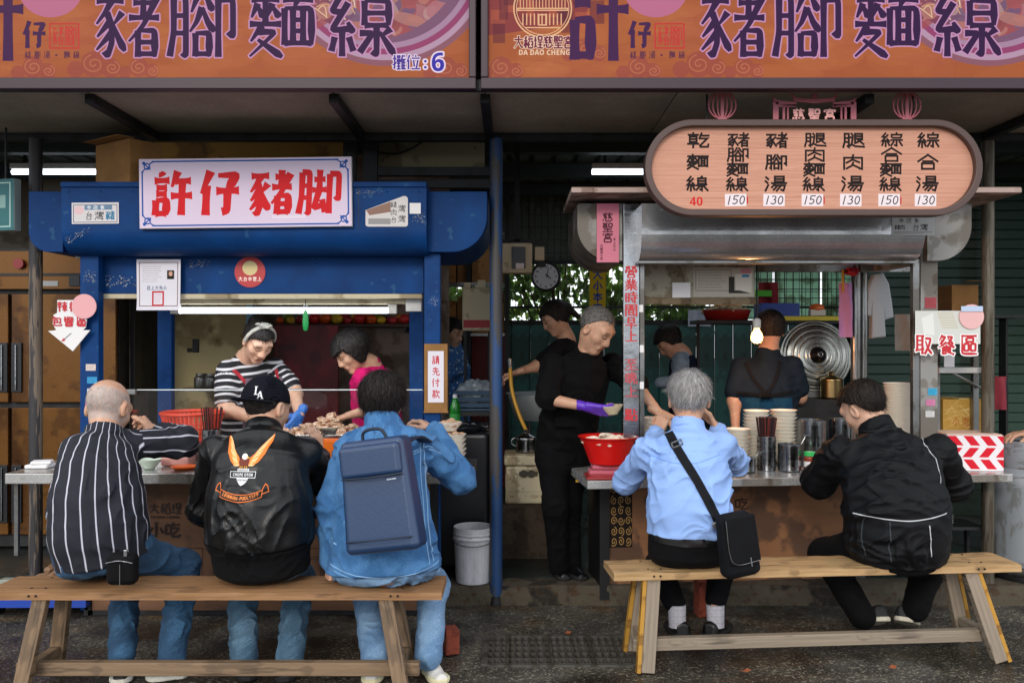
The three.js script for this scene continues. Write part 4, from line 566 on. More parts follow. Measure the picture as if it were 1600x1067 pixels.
{ // teal sign at the hall's edge
  const t = canvasTex(256, 160, (c) => { c.fillStyle = '#3f6f72'; c.fillRect(0, 0, 256, 160); c.strokeStyle = '#a9c4c0'; c.lineWidth = 4; c.strokeRect(12, 12, 232, 136); c.fillStyle = '#86a7a2'; c.fillRect(130, 50, 100, 40); c.fillRect(130, 100, 60, 8); });
  const b = signBoard('wall_sign', 'grey teal framed sign hanging beside the brown refrigerator', 0.55, 0.29, 0.05, printMat(t), std(0x8d9a98, 0.5)); b.position.copy(P(-42, 322, 5.06)); b.rotation.y = -0.25;
  const h = part('hanger', [rod(V(-0.2, 0.145, -0.02), V(-0.2, 1.0, -0.02), 0.006), rod(V(0.2, 0.145, -0.02), V(0.2, 1.0, -0.02), 0.006)], M.iron, b);
}
{ // bare bulb
  const d = 5.35, c = P(1183, 526, d), g = thing('light_bulb', 'lit warm light bulb hanging on its socket in the steel stall', 'lamp');
  part('globe', lathe([[0.001, -0.04], [0.02, -0.036], [0.034, -0.02], [0.036, 0], [0.03, 0.02], [0.018, 0.04], [0.016, 0.05]]).translate(c.x, c.y, c.z), std(0xfff0d0, 0.3, { emissive: 0xffb868, emissiveIntensity: 4.5 }), g);
  part('socket', lathe([[0.018, 0.05], [0.024, 0.052], [0.024, 0.1], [0.012, 0.11]]).translate(c.x, c.y, c.z), M.white, g); part('cord', rod(V(c.x, c.y + 0.11, c.z), V(c.x, Y(318, 5) - 0.01, c.z), 0.005), M.black, g);
  const l = new THREE.PointLight(0xffa860, 0.45); l.position.set(c.x, c.y - 0.075, c.z); l.shadow.radius = 1.5; l.castShadow = true; l.name = 'bulb_glow'; scene.add(l);
}
// ---------- benches ----------
function woodTex(a, b, dark, seed) { return tex(512, (u, v) => { const w = fbm(u, v, 2, 4, seed), g = fbm(u, v + 0.04 * w, 3, 5, seed + 1, 70), k = sstep(0.6, 0.8, fbm(u, v, 4, 5, seed + 2, 22)), st = sstep(0.62, 0.72, fbm(u, v, 7, 5, seed + 3)); return mix(mix(mix(hex(a), hex(b), g), hex(dark), k * 0.7), hex(dark), st * 0.35); }); }
const W_left = woodTex(0xa07850, 0x7a5634, 0x45301e, 101), W_right = woodTex(0xc2a276, 0x98774c, 0x5a452c, 111), W_leg = woodTex(0x8c745a, 0x6c563e, 0x3a2e22, 121), W_grey = woodTex(0x9a8c78, 0x74685a, 0x3c362e, 131);
const woodMat = (t, s = 0.9) => std(0xffffff, 0.62, { map: rep(t, s, 0.45), bumpMap: rep(T_fine, 0.4, 0.05), bumpScale: 0.0012 });
function bench(label, len, dep, top, seatT, legT, yellow) {
  const b = thing('bench', label, 'bench'), sm = woodMat(seatT), lm = woodMat(legT), ym = std(0xb98a30, 0.65, { map: rep(T_dirt, 0.3) });
  const sg = new THREE.BoxGeometry(len, 0.036, dep, 80, 2, 10), p = sg.attributes.position;
  for (let i = 0; i < p.count; i++) { const x = p.getX(i), y = p.getY(i), z = p.getZ(i), ez = Math.abs(z) > dep / 2 - 0.004, n = noise2(x * 7, z * 3 + y * 20); p.setY(i, y + 0.0016 * n - (y > 0.01 && ez ? 0.004 : 0)); if (ez) p.setZ(i, z + 0.003 * n * Math.sign(z)); }
  sg.computeVertexNormals(); metreUV(sg); part('seat', sg.translate(len / 2, top - 0.018, -dep / 2), sm, b);
  const ends = yellow ? [[0.19, 0.15], [len - 0.24, len - 0.12]] : [[0.22, 0.15], [len - 0.24, len - 0.16]];
  ends.forEach(([xt, xf], k) => {
    for (const [zt, zf] of [[-0.035, 0.015], [-dep + 0.035, -dep - 0.02]]) {
      const A = V(xt, top - 0.037, zt), B = V(xf, 0.001, zf); part('leg', beam(B, A, 0.062, 0.04, 0.004, V(0, 0, 1), true), lm, b);
      if (yellow) { const o = (k ? 0.042 : -0.042); part('leg_strip', beam(B.clone().add(V(o, 0, 0.002)), A.clone().add(V(o, 0, 0.002)), 0.02, 0.036, 0.003, V(0, 0, 1), true), ym, b); }
    }
    const xm = lerp(xf, xt, 0.26); part('crosspiece', span(xm - 0.02, xm + 0.02, 0.09, 0.135, -dep + 0.02, -0.02, 0.004), lm, b);
  });
  part('stretcher', span(0.1, len - 0.1, 0.089 + 0.0462, 0.192, -dep / 2 + 0.04, -dep / 2 + 0.085, 0.005), woodMat(yellow ? W_grey : legT), b).position.y = -0.06 + 0.0;
  const nm = std(0x1c1815, 0.6, { metalness: 0.4 });
  for (const x of [0.17, 0.23, len - 0.23, len - 0.17]) for (const z of [-0.05, -dep + 0.05]) part('nail', new THREE.CylinderGeometry(0.0055, 0.0055, 0.003, 10).translate(x, top + 0.0012, z), nm, b);
  for (const x of [0.185, 0.215, len - 0.215, len - 0.185]) part('nail', new THREE.CylinderGeometry(0.005, 0.005, 0.003, 10).rotateX(Math.PI / 2).translate(x, top - 0.018, 0.003), nm, b);
  return b;
}
{ const b = bench('dark honey wooden bench under the three diners at the blue stall', 1.92, 0.27, 0.45, W_left, W_leg, false); b.position.set(-2.215, 0, -3.76);
  const c = bench('pale wooden bench with yellow edged legs under two diners', 1.95, 0.255, 0.45, W_right, W_grey, true); c.position.set(0.462, 0, -4.06); c.rotation.y = 0.083; }

// ---------- crockery ----------
const bowlGeo = (r, h) => lathe([[0.001, 0], [r * 0.45, 0], [r * 0.47, 0.008], [r * 0.62, h * 0.35], [r * 0.86, h * 0.75], [r, h], [r * 0.99, h + 0.002], [r * 0.95, h - 0.001], [r * 0.8, h * 0.75], [r * 0.55, h * 0.38], [r * 0.3, 0.016], [0.001, 0.014]], 32);
function bowlStack(p, n, r, h, step, label, group, m = M.porcelain) {
  const g = bowlGeo(r, h); let f; for (let i = 0; i < n; i++) { const b = i ? copyOf(f) : one('bowl', g, m, label, 'bowl', group); b.position.set(p.x + rr(-0.002, 0.002), p.y + i * step + 0.001, p.z + rr(-0.002, 0.002)); b.rotation.y = rr(0, 6); if (!f) f = b; }
}
function chunks(n, rx, rz, h, size, seed, flat = 0.6) { // pile of irregular cut pieces
  const r = rngOf(seed), L = []; for (let i = 0; i < n; i++) { const a = r() * 6.28, q = Math.sqrt(r()), g = new THREE.IcosahedronGeometry(size * (0.6 + 0.7 * r()), 1), p = g.attributes.position; const e = r() * 99; for (let k = 0; k < p.count; k++) { const x = p.getX(k), y = p.getY(k), z = p.getZ(k), s = 1 + 0.35 * noise3(x * 60 + e, y * 60, z * 60); p.setXYZ(k, x * s * 1.3, y * s * flat, z * s); } g.rotateY(r() * 6); g.rotateX((r() - 0.5)); g.computeVertexNormals(); L.push(g.translate(Math.cos(a) * q * rx, h * (1 - q * q) * (0.4 + 0.6 * r()) + size * 0.3, Math.sin(a) * q * rz)); } return merge(L);
}
const T_meat = tex(256, (u, v) => { const a = fbm(u, v, 5, 5, 141), b = fbm(u, v, 16, 3, 142); return mix(mix([196, 160, 128], [146, 92, 66], sstep(0.4, 0.62, a)), [226, 206, 186], sstep(0.55, 0.68, b)); });
M.meat = phys(0xffffff, 0.4, { map: T_meat, clearcoat: 0.3 });
function chopsticks(c, r, y0, n, label, group, len, lean = 0.16) { const g = new THREE.CylinderGeometry(0.0036, 0.0028, len, 6).translate(0, len / 2, 0), ms = [std(0x2a1517, 0.4), std(0x4a1f1e, 0.4), std(0x17110f, 0.4), std(0x6a2a26, 0.4)]; for (let i = 0; i < n; i++) { const m = one('chopstick', g, ms[i % 4], label, 'chopstick', group), a = i * 2.4, q = r * 0.75 * Math.sqrt((i + 0.5) / n); m.position.set(c.x + Math.cos(a) * q * 0.6, y0, c.z + Math.sin(a) * q * 0.6); m.rotation.set(Math.sin(a) * lean * (q / r), 0, -Math.cos(a) * lean * (q / r) * 1.1); } }
function cup(name, label, c, r, h, holes) { const g = thing(name, label, 'holder'); g.position.copy(c); part('body', lathe([[0.001, 0.001], [r * 0.97, 0.001], [r, 0.004], [r, h], [r * 0.985, h + 0.001], [r * 0.96, h], [r * 0.96, 0.006], [0.001, 0.006]], 32), M.steel, g); if (holes) { const L = []; for (let j = 0; j < 5; j++) for (let i = 0; i < 8; i++) { const a = i / 8 * 6.283 + 0.3; L.push(new THREE.CylinderGeometry(0.0052, 0.0052, 0.002, 10).rotateX(Math.PI / 2).translate(0, 0, r + 0.0008).rotateY(a).translate(0, h * (0.14 + 0.18 * j), 0)); } part('perforation', L, M.black, g); } return g; }
function pot(label, c, r, h, o = {}) { const g = thing(o.name ?? 'pot', label, 'pot'); g.position.copy(c); part('body', lathe([[0.001, 0], [r * 0.96, 0], [r, 0.01], [r, h - 0.006], [r * 1.035, h - 0.003], [r * 1.03, h], [r * 0.97, h - 0.002], [r * 0.965, 0.01], [0.001, 0.008]], 36), o.mat ?? M.steel, g); if (o.lid) part('lid', lathe([[r * 1.03, h + 0.001], [r * 1.02, h + 0.012], [r * 0.5, h + 0.03], [0.02, h + 0.035], [0.02, h + 0.055], [0.001, h + 0.06]], 32), o.mat ?? M.steel, g); if (o.spoon) part('ladle', [rod(V(0, 0.03, 0), V(r * 1.5, h * 1.25, -0.02), 0.004), box(0.03, 0.006, 0.02, r * 1.55, h * 1.28, -0.02, 0.002)], M.steel, g); if (o.ears) for (const s of [-1, 1]) part('handle', new THREE.TorusGeometry(0.026, 0.005, 6, 12, Math.PI).rotateZ(-s * Math.PI / 2).translate(s * r * 1.01, h * 0.75, 0), M.steel, g); return g; }

// --- on the blue stall ---
part('prep_shelf', span(-2.2, -0.52, 0.8315, 0.925, -5.36, -5.0, 0.004), M.steelDull, blueStall); part('shelf_leg', span(-2.1, -0.6, 0.1, 0.83, -5.35, -5.32), M.iron, blueStall);
{ const g = thing('glass_guard', 'clear glass guard with bright top edge on the blue stall counter', 'glass guard'), z = -4.975, x0 = X(207, 4.97), x1 = X(660, 4.97), yt = Y(612, 4.97);
  part('front_pane', span(x0, x1, 0.8315, yt, z - 0.003, z + 0.003), M.glass, g); part('top_pane', span(x0, x1, yt + 0.001, yt + 0.007, z - 0.2, z + 0.006), M.glass, g); part('side_pane', span(x0 - 0.008, x0 - 0.002, 0.8315, yt, z - 0.2, z + 0.004), M.glass, g);
  part('edge_trim', span(x0, x1, yt + 0.0075, yt + 0.0125, z - 0.008, z + 0.008, 0.002), phys(0xdfe6e6, 0.25), g); part('corner_clamp', box(0.05, 0.03, 0.03, x0 + 0.0, yt - 0.0, z + 0.02, 0.004), M.steelDull, g); }
{ const c = V(X(330, 4.86), 0.8315, -4.86); cup('chopstick_cup', 'plain steel chopstick cup on the blue stall counter beside the cap wearer', c, 0.05, 0.19, true); chopsticks(c, 0.05, 0.845, 22, 'dark chopstick standing in the cup on the blue stall counter', 'chopsticks in the blue stall cup', 0.3); }
bowlStack(V(X(233, 4.7), 0.8315, -4.7), 1, 0.062, 0.05, 0.02, 'pale green soup bowl before the striped shirt diner', null, phys(0xc9d8c8, 0.3));
one('plate', lathe([[0.001, 0], [0.05, 0], [0.07, 0.016], [0.072, 0.018], [0.066, 0.016], [0.048, 0.004], [0.001, 0.004]]), phys(0xe0601c, 0.35), 'small orange plastic saucer on the blue stall counter', 'plate').position.set(X(288, 4.68), 0.8315, -4.68);
{ const g = thing('meat_bag', 'clear pink plastic tray of raw meat beside the chopstick cup', 'tray'); g.position.set(X(278, 4.85), 0.8315, -4.85); part('tray', box(0.15, 0.05, 0.12, 0, 0.026, 0, 0.012), phys(0xe5a79c, 0.3, { transmission: 0.3 }), g); const m = part('meat', chunks(22, 0.06, 0.045, 0.06, 0.02, 5).translate(0, 0.05, 0), M.meat, g); m.userData.kind = 'stuff'; }
{ const g = thing('napkin_pack', 'crumpled white napkins at the end of the blue stall counter', 'napkins'); g.position.set(X(62, 4.75), 0.8315, -4.75); part('napkin', [box(0.12, 0.02, 0.1, 0, 0.01, 0, 0.008), box(0.1, 0.018, 0.09, 0.01, 0.029, 0.004, 0.008).rotateY(0.3)], M.paper, g); }
{ const g = thing('plastic_basket', 'orange red slotted plastic basket behind the glass guard', 'basket'); g.position.set(X(300, 5.2), 0.926, -5.2); const om = phys(0xd8432a, 0.4); part('floor', new THREE.CylinderGeometry(0.13, 0.13, 0.006, 32).translate(0, 0.004, 0), om, g); for (let i = 0; i < 40; i++) { const a = i / 40 * 6.283; part('rib', rod(V(Math.cos(a) * 0.13, 0.004, Math.sin(a) * 0.13), V(Math.cos(a) * 0.17, 0.155, Math.sin(a) * 0.17), 0.007, 0.007, 5), om, g); } part('rim', new THREE.TorusGeometry(0.172, 0.011, 8, 40).rotateX(Math.PI / 2).translate(0, 0.16, 0), om, g); part('band', new THREE.TorusGeometry(0.15, 0.007, 6, 40).rotateX(Math.PI / 2).translate(0, 0.08, 0), om, g); }
{ const mk = (px, d, y, rx, rz, n, seed, label, r) => { const g = thing('meat_plate', label, 'plate of meat'); g.position.set(X(px, d), y, -d); part('plate', lathe([[0.001, 0], [r * 0.6, 0], [r, 0.022], [r * 1.01, 0.025], [r * 0.96, 0.023], [r * 0.58, 0.006], [0.001, 0.006]]), M.porcelain, g); const m = part('meat', chunks(n, rx, rz, 0.075, 0.022, seed).translate(0, 0.012, 0), M.meat, g); m.userData.kind = 'stuff'; };
  { const g = thing('food_tray', 'shallow steel tray under the plates of braised pork', 'tray'); g.position.set(X(512, 5.12), 0.926, -5.14); part('tray', [box(0.56, 0.012, 0.34, 0, 0.006, 0, 0.004), box(0.56, 0.05, 0.008, 0, 0.03, 0.166, 0.003), box(0.56, 0.05, 0.008, 0, 0.03, -0.166, 0.003), box(0.008, 0.05, 0.32, -0.276, 0.03, 0, 0.003), box(0.008, 0.05, 0.32, 0.276, 0.03, 0, 0.003)], M.steel, g); }
  mk(478, 5.08, 0.94, 0.085, 0.07, 46, 21, 'heaped plate of braised pork in front of the striped apron cook', 0.11); mk(545, 5.1, 0.94, 0.07, 0.07, 40, 23, 'heaped plate of braised pork under the pink shirt cook', 0.1); mk(512, 5.2, 0.985, 0.08, 0.05, 40, 22, 'raised plate of braised pork at the middle of the tray', 0.1);
  { const g = thing('serving_stand', 'low steel stand under the raised pork plate', 'stand'); part('stand', span(X(498, 5.2), X(526, 5.2), 0.939, 0.9845, -5.23, -5.17, 0.003), M.steel, g); }
  { const g = thing('plastic_bin', 'bright orange plastic box before the pork plates', 'box'); g.position.set(X(523, 4.9), 0.8315, -4.9); const om = phys(0xe8701a, 0.35); part('body', [box(0.16, 0.012, 0.11, 0, 0.006, 0, 0.004), box(0.165, 0.13, 0.008, 0, 0.066, 0.055, 0.003), box(0.165, 0.13, 0.008, 0, 0.066, -0.055, 0.003), box(0.008, 0.13, 0.102, -0.079, 0.066, 0, 0.003), box(0.008, 0.13, 0.102, 0.079, 0.066, 0, 0.003)], om, g); } }
{ const p = V(X(709, 4.95), 0.8315, -4.95); bowlStack(p, 5, 0.07, 0.052, 0.026, 'cream bowl in the stack beside the payment sign', 'bowls stacked by the payment sign'); const g = one('meat_portion', chunks(14, 0.045, 0.045, 0.03, 0.016, 31), M.meat, 'sliced pork heaped in the top bowl by the payment sign', 'meat'); g.position.set(p.x, p.y + 0.104 + 0.035, p.z); bowlStack(V(p.x - 0.02, p.y + 0.17 , p.z - 0.01), 1, 0.066, 0.05, 0.02, 'cream bowl of pork resting on the stack by the payment sign', null); const g2 = one('meat_portion', chunks(16, 0.045, 0.045, 0.03, 0.016, 33), M.meat, 'sliced pork in the bowl crowning the stack', 'meat'); g2.position.set(p.x - 0.02, p.y + 0.205, p.z - 0.01); }
part('counter_extension', span(-0.298, -0.2, 0.776, 0.8305, -5.12, -4.78, 0.005), M.steel, blueStall);
{ const g = thing('hanging_opener', 'bright green tool hanging on a hook below the fluorescent tube', 'tool'), x = X(477, 5.1); part('handle', lathe([[0.001, 0], [0.012, 0.005], [0.017, 0.04], [0.014, 0.1], [0.006, 0.12], [0.001, 0.122]]).scale(1, 1, 0.5).translate(x, Y(517, 5.1), -5.1), phys(0x11964a, 0.35), g); part('ring', new THREE.TorusGeometry(0.014, 0.0025, 6, 16).translate(x, Y(517, 5.1) + 0.134, -5.1), M.steel, g); part('hook', rod(V(x, Y(517, 5.1) + 0.147, -5.1), V(x, Y(465, 5.1), -5.1), 0.0022), M.iron, g); }
{ // carton on top of the canopy
  const g = thing('carton', 'brown printed carton on top of the blue canopy', 'carton'); g.position.set(X(196, 5.0), Y(289, 4.85) + 0.018, -5.04); g.rotation.y = -0.62; const t = canvasTex(192, 192, (c) => { c.clearRect(0, 0, 192, 192); write(c, '本大店', 20, 20, 40, 36, { brush: true, weight: 0.14, color: '#3f3a20', gap: 16 }); c.fillStyle = '#a33'; c.beginPath(); c.arc(94, 40, 16, 0, 7); c.fill(); write(c, '食油氣', 24, 84, 40, 70, { weight: 0.13, color: '#3f3a20', gap: 14 }); });
  part('box', box(0.34, 0.24, 0.2, 0, 0.12, 0, 0.004), M.cardboard, g); part('flap', [box(0.34, 0.003, 0.1, 0, 0.27, 0.12).rotateX(0)], M.cardboard, g).rotation.x = 0.0; const pl = part('print', sheetGeo(0.16, 0.18), std(0xffffff, 0.9, { map: t, alphaTest: 0.4 }), g); pl.position.set(-0.173, 0.12, 0); pl.rotation.y = -Math.PI / 2; g.children[1].position.set(0, -0.024, 0.0);
}
// --- behind and beside the blue stall ---
{ const g = thing('refrigerator', 'tall brown steel two column refrigerator with black handles', 'refrigerator'), d = 6, bm = phys(0x744c1a, 0.4, { metalness: 0.5, map: rep(T_dirt, 1.8), roughnessMap: rep(T_grey, 0.5) }), z = -d;  // warm reflection on the stainless doors is put into their brown base colour
  const xa = X(-130, d), xm = X(14, d), xb = X(182, d); part('carcass', span(xa, xb, 0.12, Y(388, d), z - 0.7, z - 0.04), M.iron, g);
  for (const [x0, x1, hx] of [[xa + 0.01, xm - 0.01, X(4, d)], [xm + 0.012, xb - 0.008, X(26, d)]]) for (const [ya, yb] of [[Y(630, d), Y(458, d)], [0.2, Y(636, d)]]) { const dr = part('door', span(x0, x1, ya + 0.005, yb - 0.005, z - 0.038, z, 0.006), bm, g); const h = (yb - ya); part('handle', span(hx - 0.035, hx + 0.035, ya + h * 0.1, ya + h * 0.55, z + 0.001, z + 0.014, 0.004), M.blackPlastic, dr); part('handle_grip', span(hx - 0.005, hx + 0.005, ya + h * 0.12, ya + h * 0.53, z + 0.0145, z + 0.026, 0.003), M.steel, dr); }
  part('control_panel', span(xa, xb, Y(452, d), Y(392, d), z - 0.036, z, 0.004), bm, g); part('display', span(X(108, d), X(125, d), Y(447, d), Y(430, d), z + 0.001, z + 0.012, 0.002), M.blackPlastic, g); part('plate', span(X(66, d), X(90, d), Y(447, d), Y(439, d), z + 0.001, z + 0.004), M.steelDull, g); part('trim', span(xa, xb, Y(431, d), Y(427, d), z + 0.001, z + 0.008), M.black, g);
  part('knob', new THREE.CylinderGeometry(0.035, 0.035, 0.03, 20).rotateX(Math.PI / 2).translate(X(31, d), Y(412, d), z + 0.016), std(0x8a1a1a, 0.4), g); }
{ const g = thing('door_frame', 'cream strip and black door edge beside the brown refrigerator', 'door frame'), d = 6.2; part('jamb', span(X(184, d), X(193, d), 0.1, 2.3, -d - 0.1, -d), M.black, g); part('strip', span(X(194, d), X(202, d), 0.1, 2.25, -d - 0.08, -d + 0.01, 0.004), M.cream, g); part('jamb', span(X(203, d), X(210, d), 0.1, 2.3, -d - 0.1, -d), M.black, g); }
{ const g = thing('backboard', 'dark red board standing behind the two cooks', 'panel'); part('board', span(X(428, 7), X(528, 7), 0.1, Y(508, 7), -7.05, -7, 0.005), std(0x7a1420, 0.6, { map: rep(T_dirt, 1.4) }), g); }
{ const g = thing('offering_shelf', 'dark wall shelf carrying fruit behind the fluorescent tube', 'shelf'), d = 7.5; part('plank', span(X(425, d), X(650, d), Y(511, d), Y(506, d), -d - 0.3, -d, 0.004), std(0x3a2418, 0.6), g); part('bracket', [span(X(440, d), X(444, d), Y(520, d), Y(511, d), -7.8, -d - 0.02), span(X(630, d), X(634, d), Y(520, d), Y(511, d), -7.8, -d - 0.02)], M.iron, g);
  const cols = [0xd8561a, 0xc42a2a, 0xe0902a, 0xb8323a, 0xd8b02a, 0x7a8a2a], sg = new THREE.SphereGeometry(0.05, 14, 10).scale(1, 0.85, 1); cols.forEach((c, k) => { cols[k] = phys(c, 0.4); });
  const kinds = ['orange', 'red', 'amber', 'crimson', 'yellow', 'olive']; for (let i = 0; i < 24; i++) { const k = (i * 5 + (i >> 2)) % 6, m = one('fruit', sg, cols[k], kinds[k] + ' round fruit on the dark shelf behind the cooks', 'fruit', kinds[k] + ' fruit on the shelf'), s = 0.7 + 0.45 * rnd(); m.scale.setScalar(s); m.position.set(X(432 + i * 9, d) + rr(-0.008, 0.008), Y(506, d) + 0.044 * s, -d - 0.1 - (i % 2) * 0.1); } }
{ const mk = (px, lab) => { const g = thing('glass_jar', lab, 'jar'); g.position.set(X(px, 6.3), Y(606, 6.3), -6.3); part('body', lathe([[0.001, 0], [0.042, 0], [0.046, 0.01], [0.046, 0.07], [0.03, 0.085], [0.001, 0.086]]), phys(0x3d3d3a, 0.2), g); part('lid', new THREE.CylinderGeometry(0.034, 0.034, 0.016, 20).translate(0, 0.094, 0), M.steelDull, g); }; mk(313, 'dark glass jar nearest the sockets on the side shelf'); mk(329, 'dark glass jar beside the striped apron cook');
  const g = thing('side_shelf', 'small steel shelf under the glass jars', 'shelf'); part('plank', span(X(285, 6.3), X(345, 6.3), Y(606, 6.3) - 0.02, Y(606, 6.3) - 0.001, -6.7, -6.2), M.steelDull, g); }
{ const g = thing('bucket', 'white plastic bucket standing on the kerb by the peeling post', 'bucket'), d = 5.19; g.position.set(X(739.5, d), 0.112, -d); part('shell', lathe([[0.001, 0], [0.098, 0], [0.102, 0.006], [0.113, 0.25], [0.121, 0.252], [0.121, 0.262], [0.114, 0.264], [0.114, 0.276], [0.12, 0.278], [0.12, 0.287], [0.115, 0.29], [0.116, 0.318], [0.112, 0.32], [0.109, 0.314], [0.098, 0.01], [0.001, 0.008]], 40), M.whitePlastic, g); part('handle', tubeAlong([V(-0.121, 0.27, 0), V(-0.1, 0.24, 0.085), V(0, 0.225, 0.128), V(0.1, 0.24, 0.085), V(0.121, 0.27, 0)], 0.0025), M.steelDull, g); }
{ const g = thing('waste_bin', 'black plastic bin wrapped in a bag beside the bottle', 'bin'), d = 5.62; part('body', box(0.36, 0.84, 0.34, X(722, d), 0.11 + 0.42, -d, 0.04), M.blackPlastic, g); const bg = new THREE.TorusGeometry(0.17, 0.022, 8, 40).rotateX(Math.PI / 2), p = bg.attributes.position; for (let i = 0; i < p.count; i++) p.setY(i, p.getY(i) + 0.012 * noise3(p.getX(i) * 30, p.getY(i) * 30, p.getZ(i) * 30)); bg.computeVertexNormals(); part('bag_rim', bg.translate(X(722, d), 0.965, -d), phys(0x15181c, 0.2), g); }
{ const g = thing('bottle', 'green plastic drink bottle with white cap beside the payment sign', 'bottle'), d = 5.5; g.position.set(X(711, d), 0.952, -d); part('body', lathe([[0.001, 0.001], [0.03, 0], [0.033, 0.006], [0.033, 0.13], [0.031, 0.15], [0.018, 0.19], [0.013, 0.2], [0.001, 0.201]]), phys(0x1f9a2c, 0.12, { transmission: 0.5, thickness: 0.03, attenuationColor: new THREE.Color(0x1fa03a), attenuationDistance: 0.05 }), g); part('label', new THREE.CylinderGeometry(0.0336, 0.0336, 0.06, 24, 1, true).translate(0, 0.075, 0), std(0x2f8f3a, 0.5), g); part('cap', new THREE.CylinderGeometry(0.0145, 0.0145, 0.022, 18).translate(0, 0.212, 0), M.whitePlastic, g); }
// --- alley between the stalls ---
{ const g = thing('cooler_box', 'cream plastic cooler box with side handle behind the server', 'cooler box'), d = 5.95; g.position.set(X(825, d), Y(782, d), -d); const cm = phys(0xcfc8ac, 0.45, { map: rep(T_dirt, 0.5) }); part('body', box(0.3, 0.25, 0.3, 0, 0.125, 0, 0.02), cm, g); part('lid', box(0.315, 0.07, 0.315, 0, 0.285, 0, 0.015), cm, g); part('handle', [new THREE.TorusGeometry(0.02, 0.006, 6, 16).translate(-0.03, 0.2, 0.156), new THREE.TorusGeometry(0.02, 0.006, 6, 16).translate(0.02, 0.2, 0.156), box(0.12, 0.03, 0.012, 0, 0.2, 0.154, 0.004)], std(0x3d3a2f, 0.5), g); part('rib', box(0.26, 0.008, 0.006, 0, 0.09, 0.152), cm, g);
  const s = thing('low_platform', 'stained concrete block under the cream cooler box', 'block'); part('block', span(X(778, d), X(900, d), 0.1, Y(782, d) - 0.001, -d - 0.3, -d + 0.2, 0.01), std(0x4a4034, 0.9, { map: rep(T_dirt, 0.5), bumpMap: rep(T_speck, 0.3), bumpScale: 0.01 }), s);
  pot('small steel pot standing on the cream cooler box', V(X(822, d), Y(782, d) + 0.322, -d), 0.07, 0.09, { lid: true, ears: true }); }
{ const g = thing('hose', 'yellow rubber hose hanging behind the server', 'hose'); part('hose', tubeAlong([P(797, 575, 6.3), P(800, 610, 6.25), P(812, 650, 6.2), P(828, 685, 6.15), P(838, 712, 6.2), P(846, 760, 6.3), P(850, 850, 6.35), P(858, 893, 6.35)], 0.013, 50, 8), std(0xb8881c, 0.45), g); part('nozzle', rod(P(797, 575, 6.3), P(796, 560, 6.3), 0.016), M.steelDull, g); }
{ const g = thing('wash_tub', 'grey plastic wash tub on a stand behind the server', 'tub'), d = 7; part('tub', lathe([[0.001, 0], [0.2, 0], [0.26, 0.2], [0.275, 0.205], [0.255, 0.2], [0.19, 0.02], [0.001, 0.02]]).translate(X(845, d), Y(655, d), -d), std(0x9aa2a4, 0.5), g); part('stand', [0, 1, 2].map((i) => rod(V(X(845, d) + 0.18 * Math.cos(i * 2.1), 0.1, -d + 0.18 * Math.sin(i * 2.1)), V(X(845, d) + 0.18 * Math.cos(i * 2.1), Y(655, d), -d + 0.18 * Math.sin(i * 2.1)), 0.015)), M.iron, g); }
{ const g = thing('meter_box', 'beige electric meter box with dark window above the alley', 'meter box'), d = 6.6; g.position.copy(P(808, 404, d)); part('case', box(0.22, 0.22, 0.12, 0, 0, 0, 0.012), M.cream, g); part('window', box(0.1, 0.16, 0.01, 0.01, 0, 0.064, 0.004), M.blackPlastic, g); part('plate', box(0.06, 0.04, 0.006, 0.02, -0.06, 0.071), M.paper, g); part('mount', box(0.3, 0.03, 0.04, 0.02, 0.13, -0.05), M.iron, g); part('switch', box(0.07, 0.1, 0.06, 0.165, 0.035, 0, 0.006), M.cream, g); part('bracket', [span(-0.02, 0.02, 0.13, 0.95, -0.06, -0.03), span(0.15, 0.21, -0.06, -0.02, -0.05, 0.02)], M.iron, g); }
{ const g = thing('wall_clock', 'round white wall clock with black rim on the wire mesh', 'clock'), d = 9.5, c = P(853, 432, d); g.position.copy(c); const t = canvasTex(256, 256, (x) => { x.fillStyle = '#e4e6e8'; x.fillRect(0, 0, 256, 256); x.fillStyle = '#222'; x.font = 'bold 30px sans-serif'; x.textAlign = 'center'; for (let i = 1; i <= 12; i++) { const a = i / 12 * 6.2832; x.fillText(String(i), 128 + Math.sin(a) * 96, 139 - Math.cos(a) * 96); } }); part('face', new THREE.CircleGeometry(0.142, 40), printMat(t, 0.4), g); part('rim', new THREE.TorusGeometry(0.146, 0.014, 8, 48), M.blackPlastic, g); part('body', new THREE.CylinderGeometry(0.14, 0.14, 0.04, 32).rotateX(Math.PI / 2).translate(0, 0, -0.022), M.blackPlastic, g); part('hand', box(0.008, 0.1, 0.003, 0.01, 0.045, 0.006).rotateZ(-0.2), M.black, g); part('hand', box(0.011, 0.07, 0.003, 0.016, -0.02, 0.01).rotateZ(0.9), M.black, g); part('hanger', rod(V(0, 0.1, -0.04), V(0, 0.1, -0.225), 0.005), M.iron, g); }
{ const t = canvasTex(96, 256, (c) => { c.fillStyle = '#c8a81e'; c.fillRect(0, 0, 96, 256); write(c, '大小本店', 22, 10, 52, 50, { down: true, weight: 0.16, color: '#2a3f9a', gap: 12 }); }); const b = signBoard('hall_sign', 'yellow vertical sign with blue characters on the mesh fence', 0.17, 0.5, 0.02, printMat(t), std(0x9a8418, 0.6)); b.position.copy(P(934, 455, 9.4)); part('hanger', rod(V(0, 0.2, -0.02), V(0, 0.2, -0.325), 0.006), M.iron, b); }
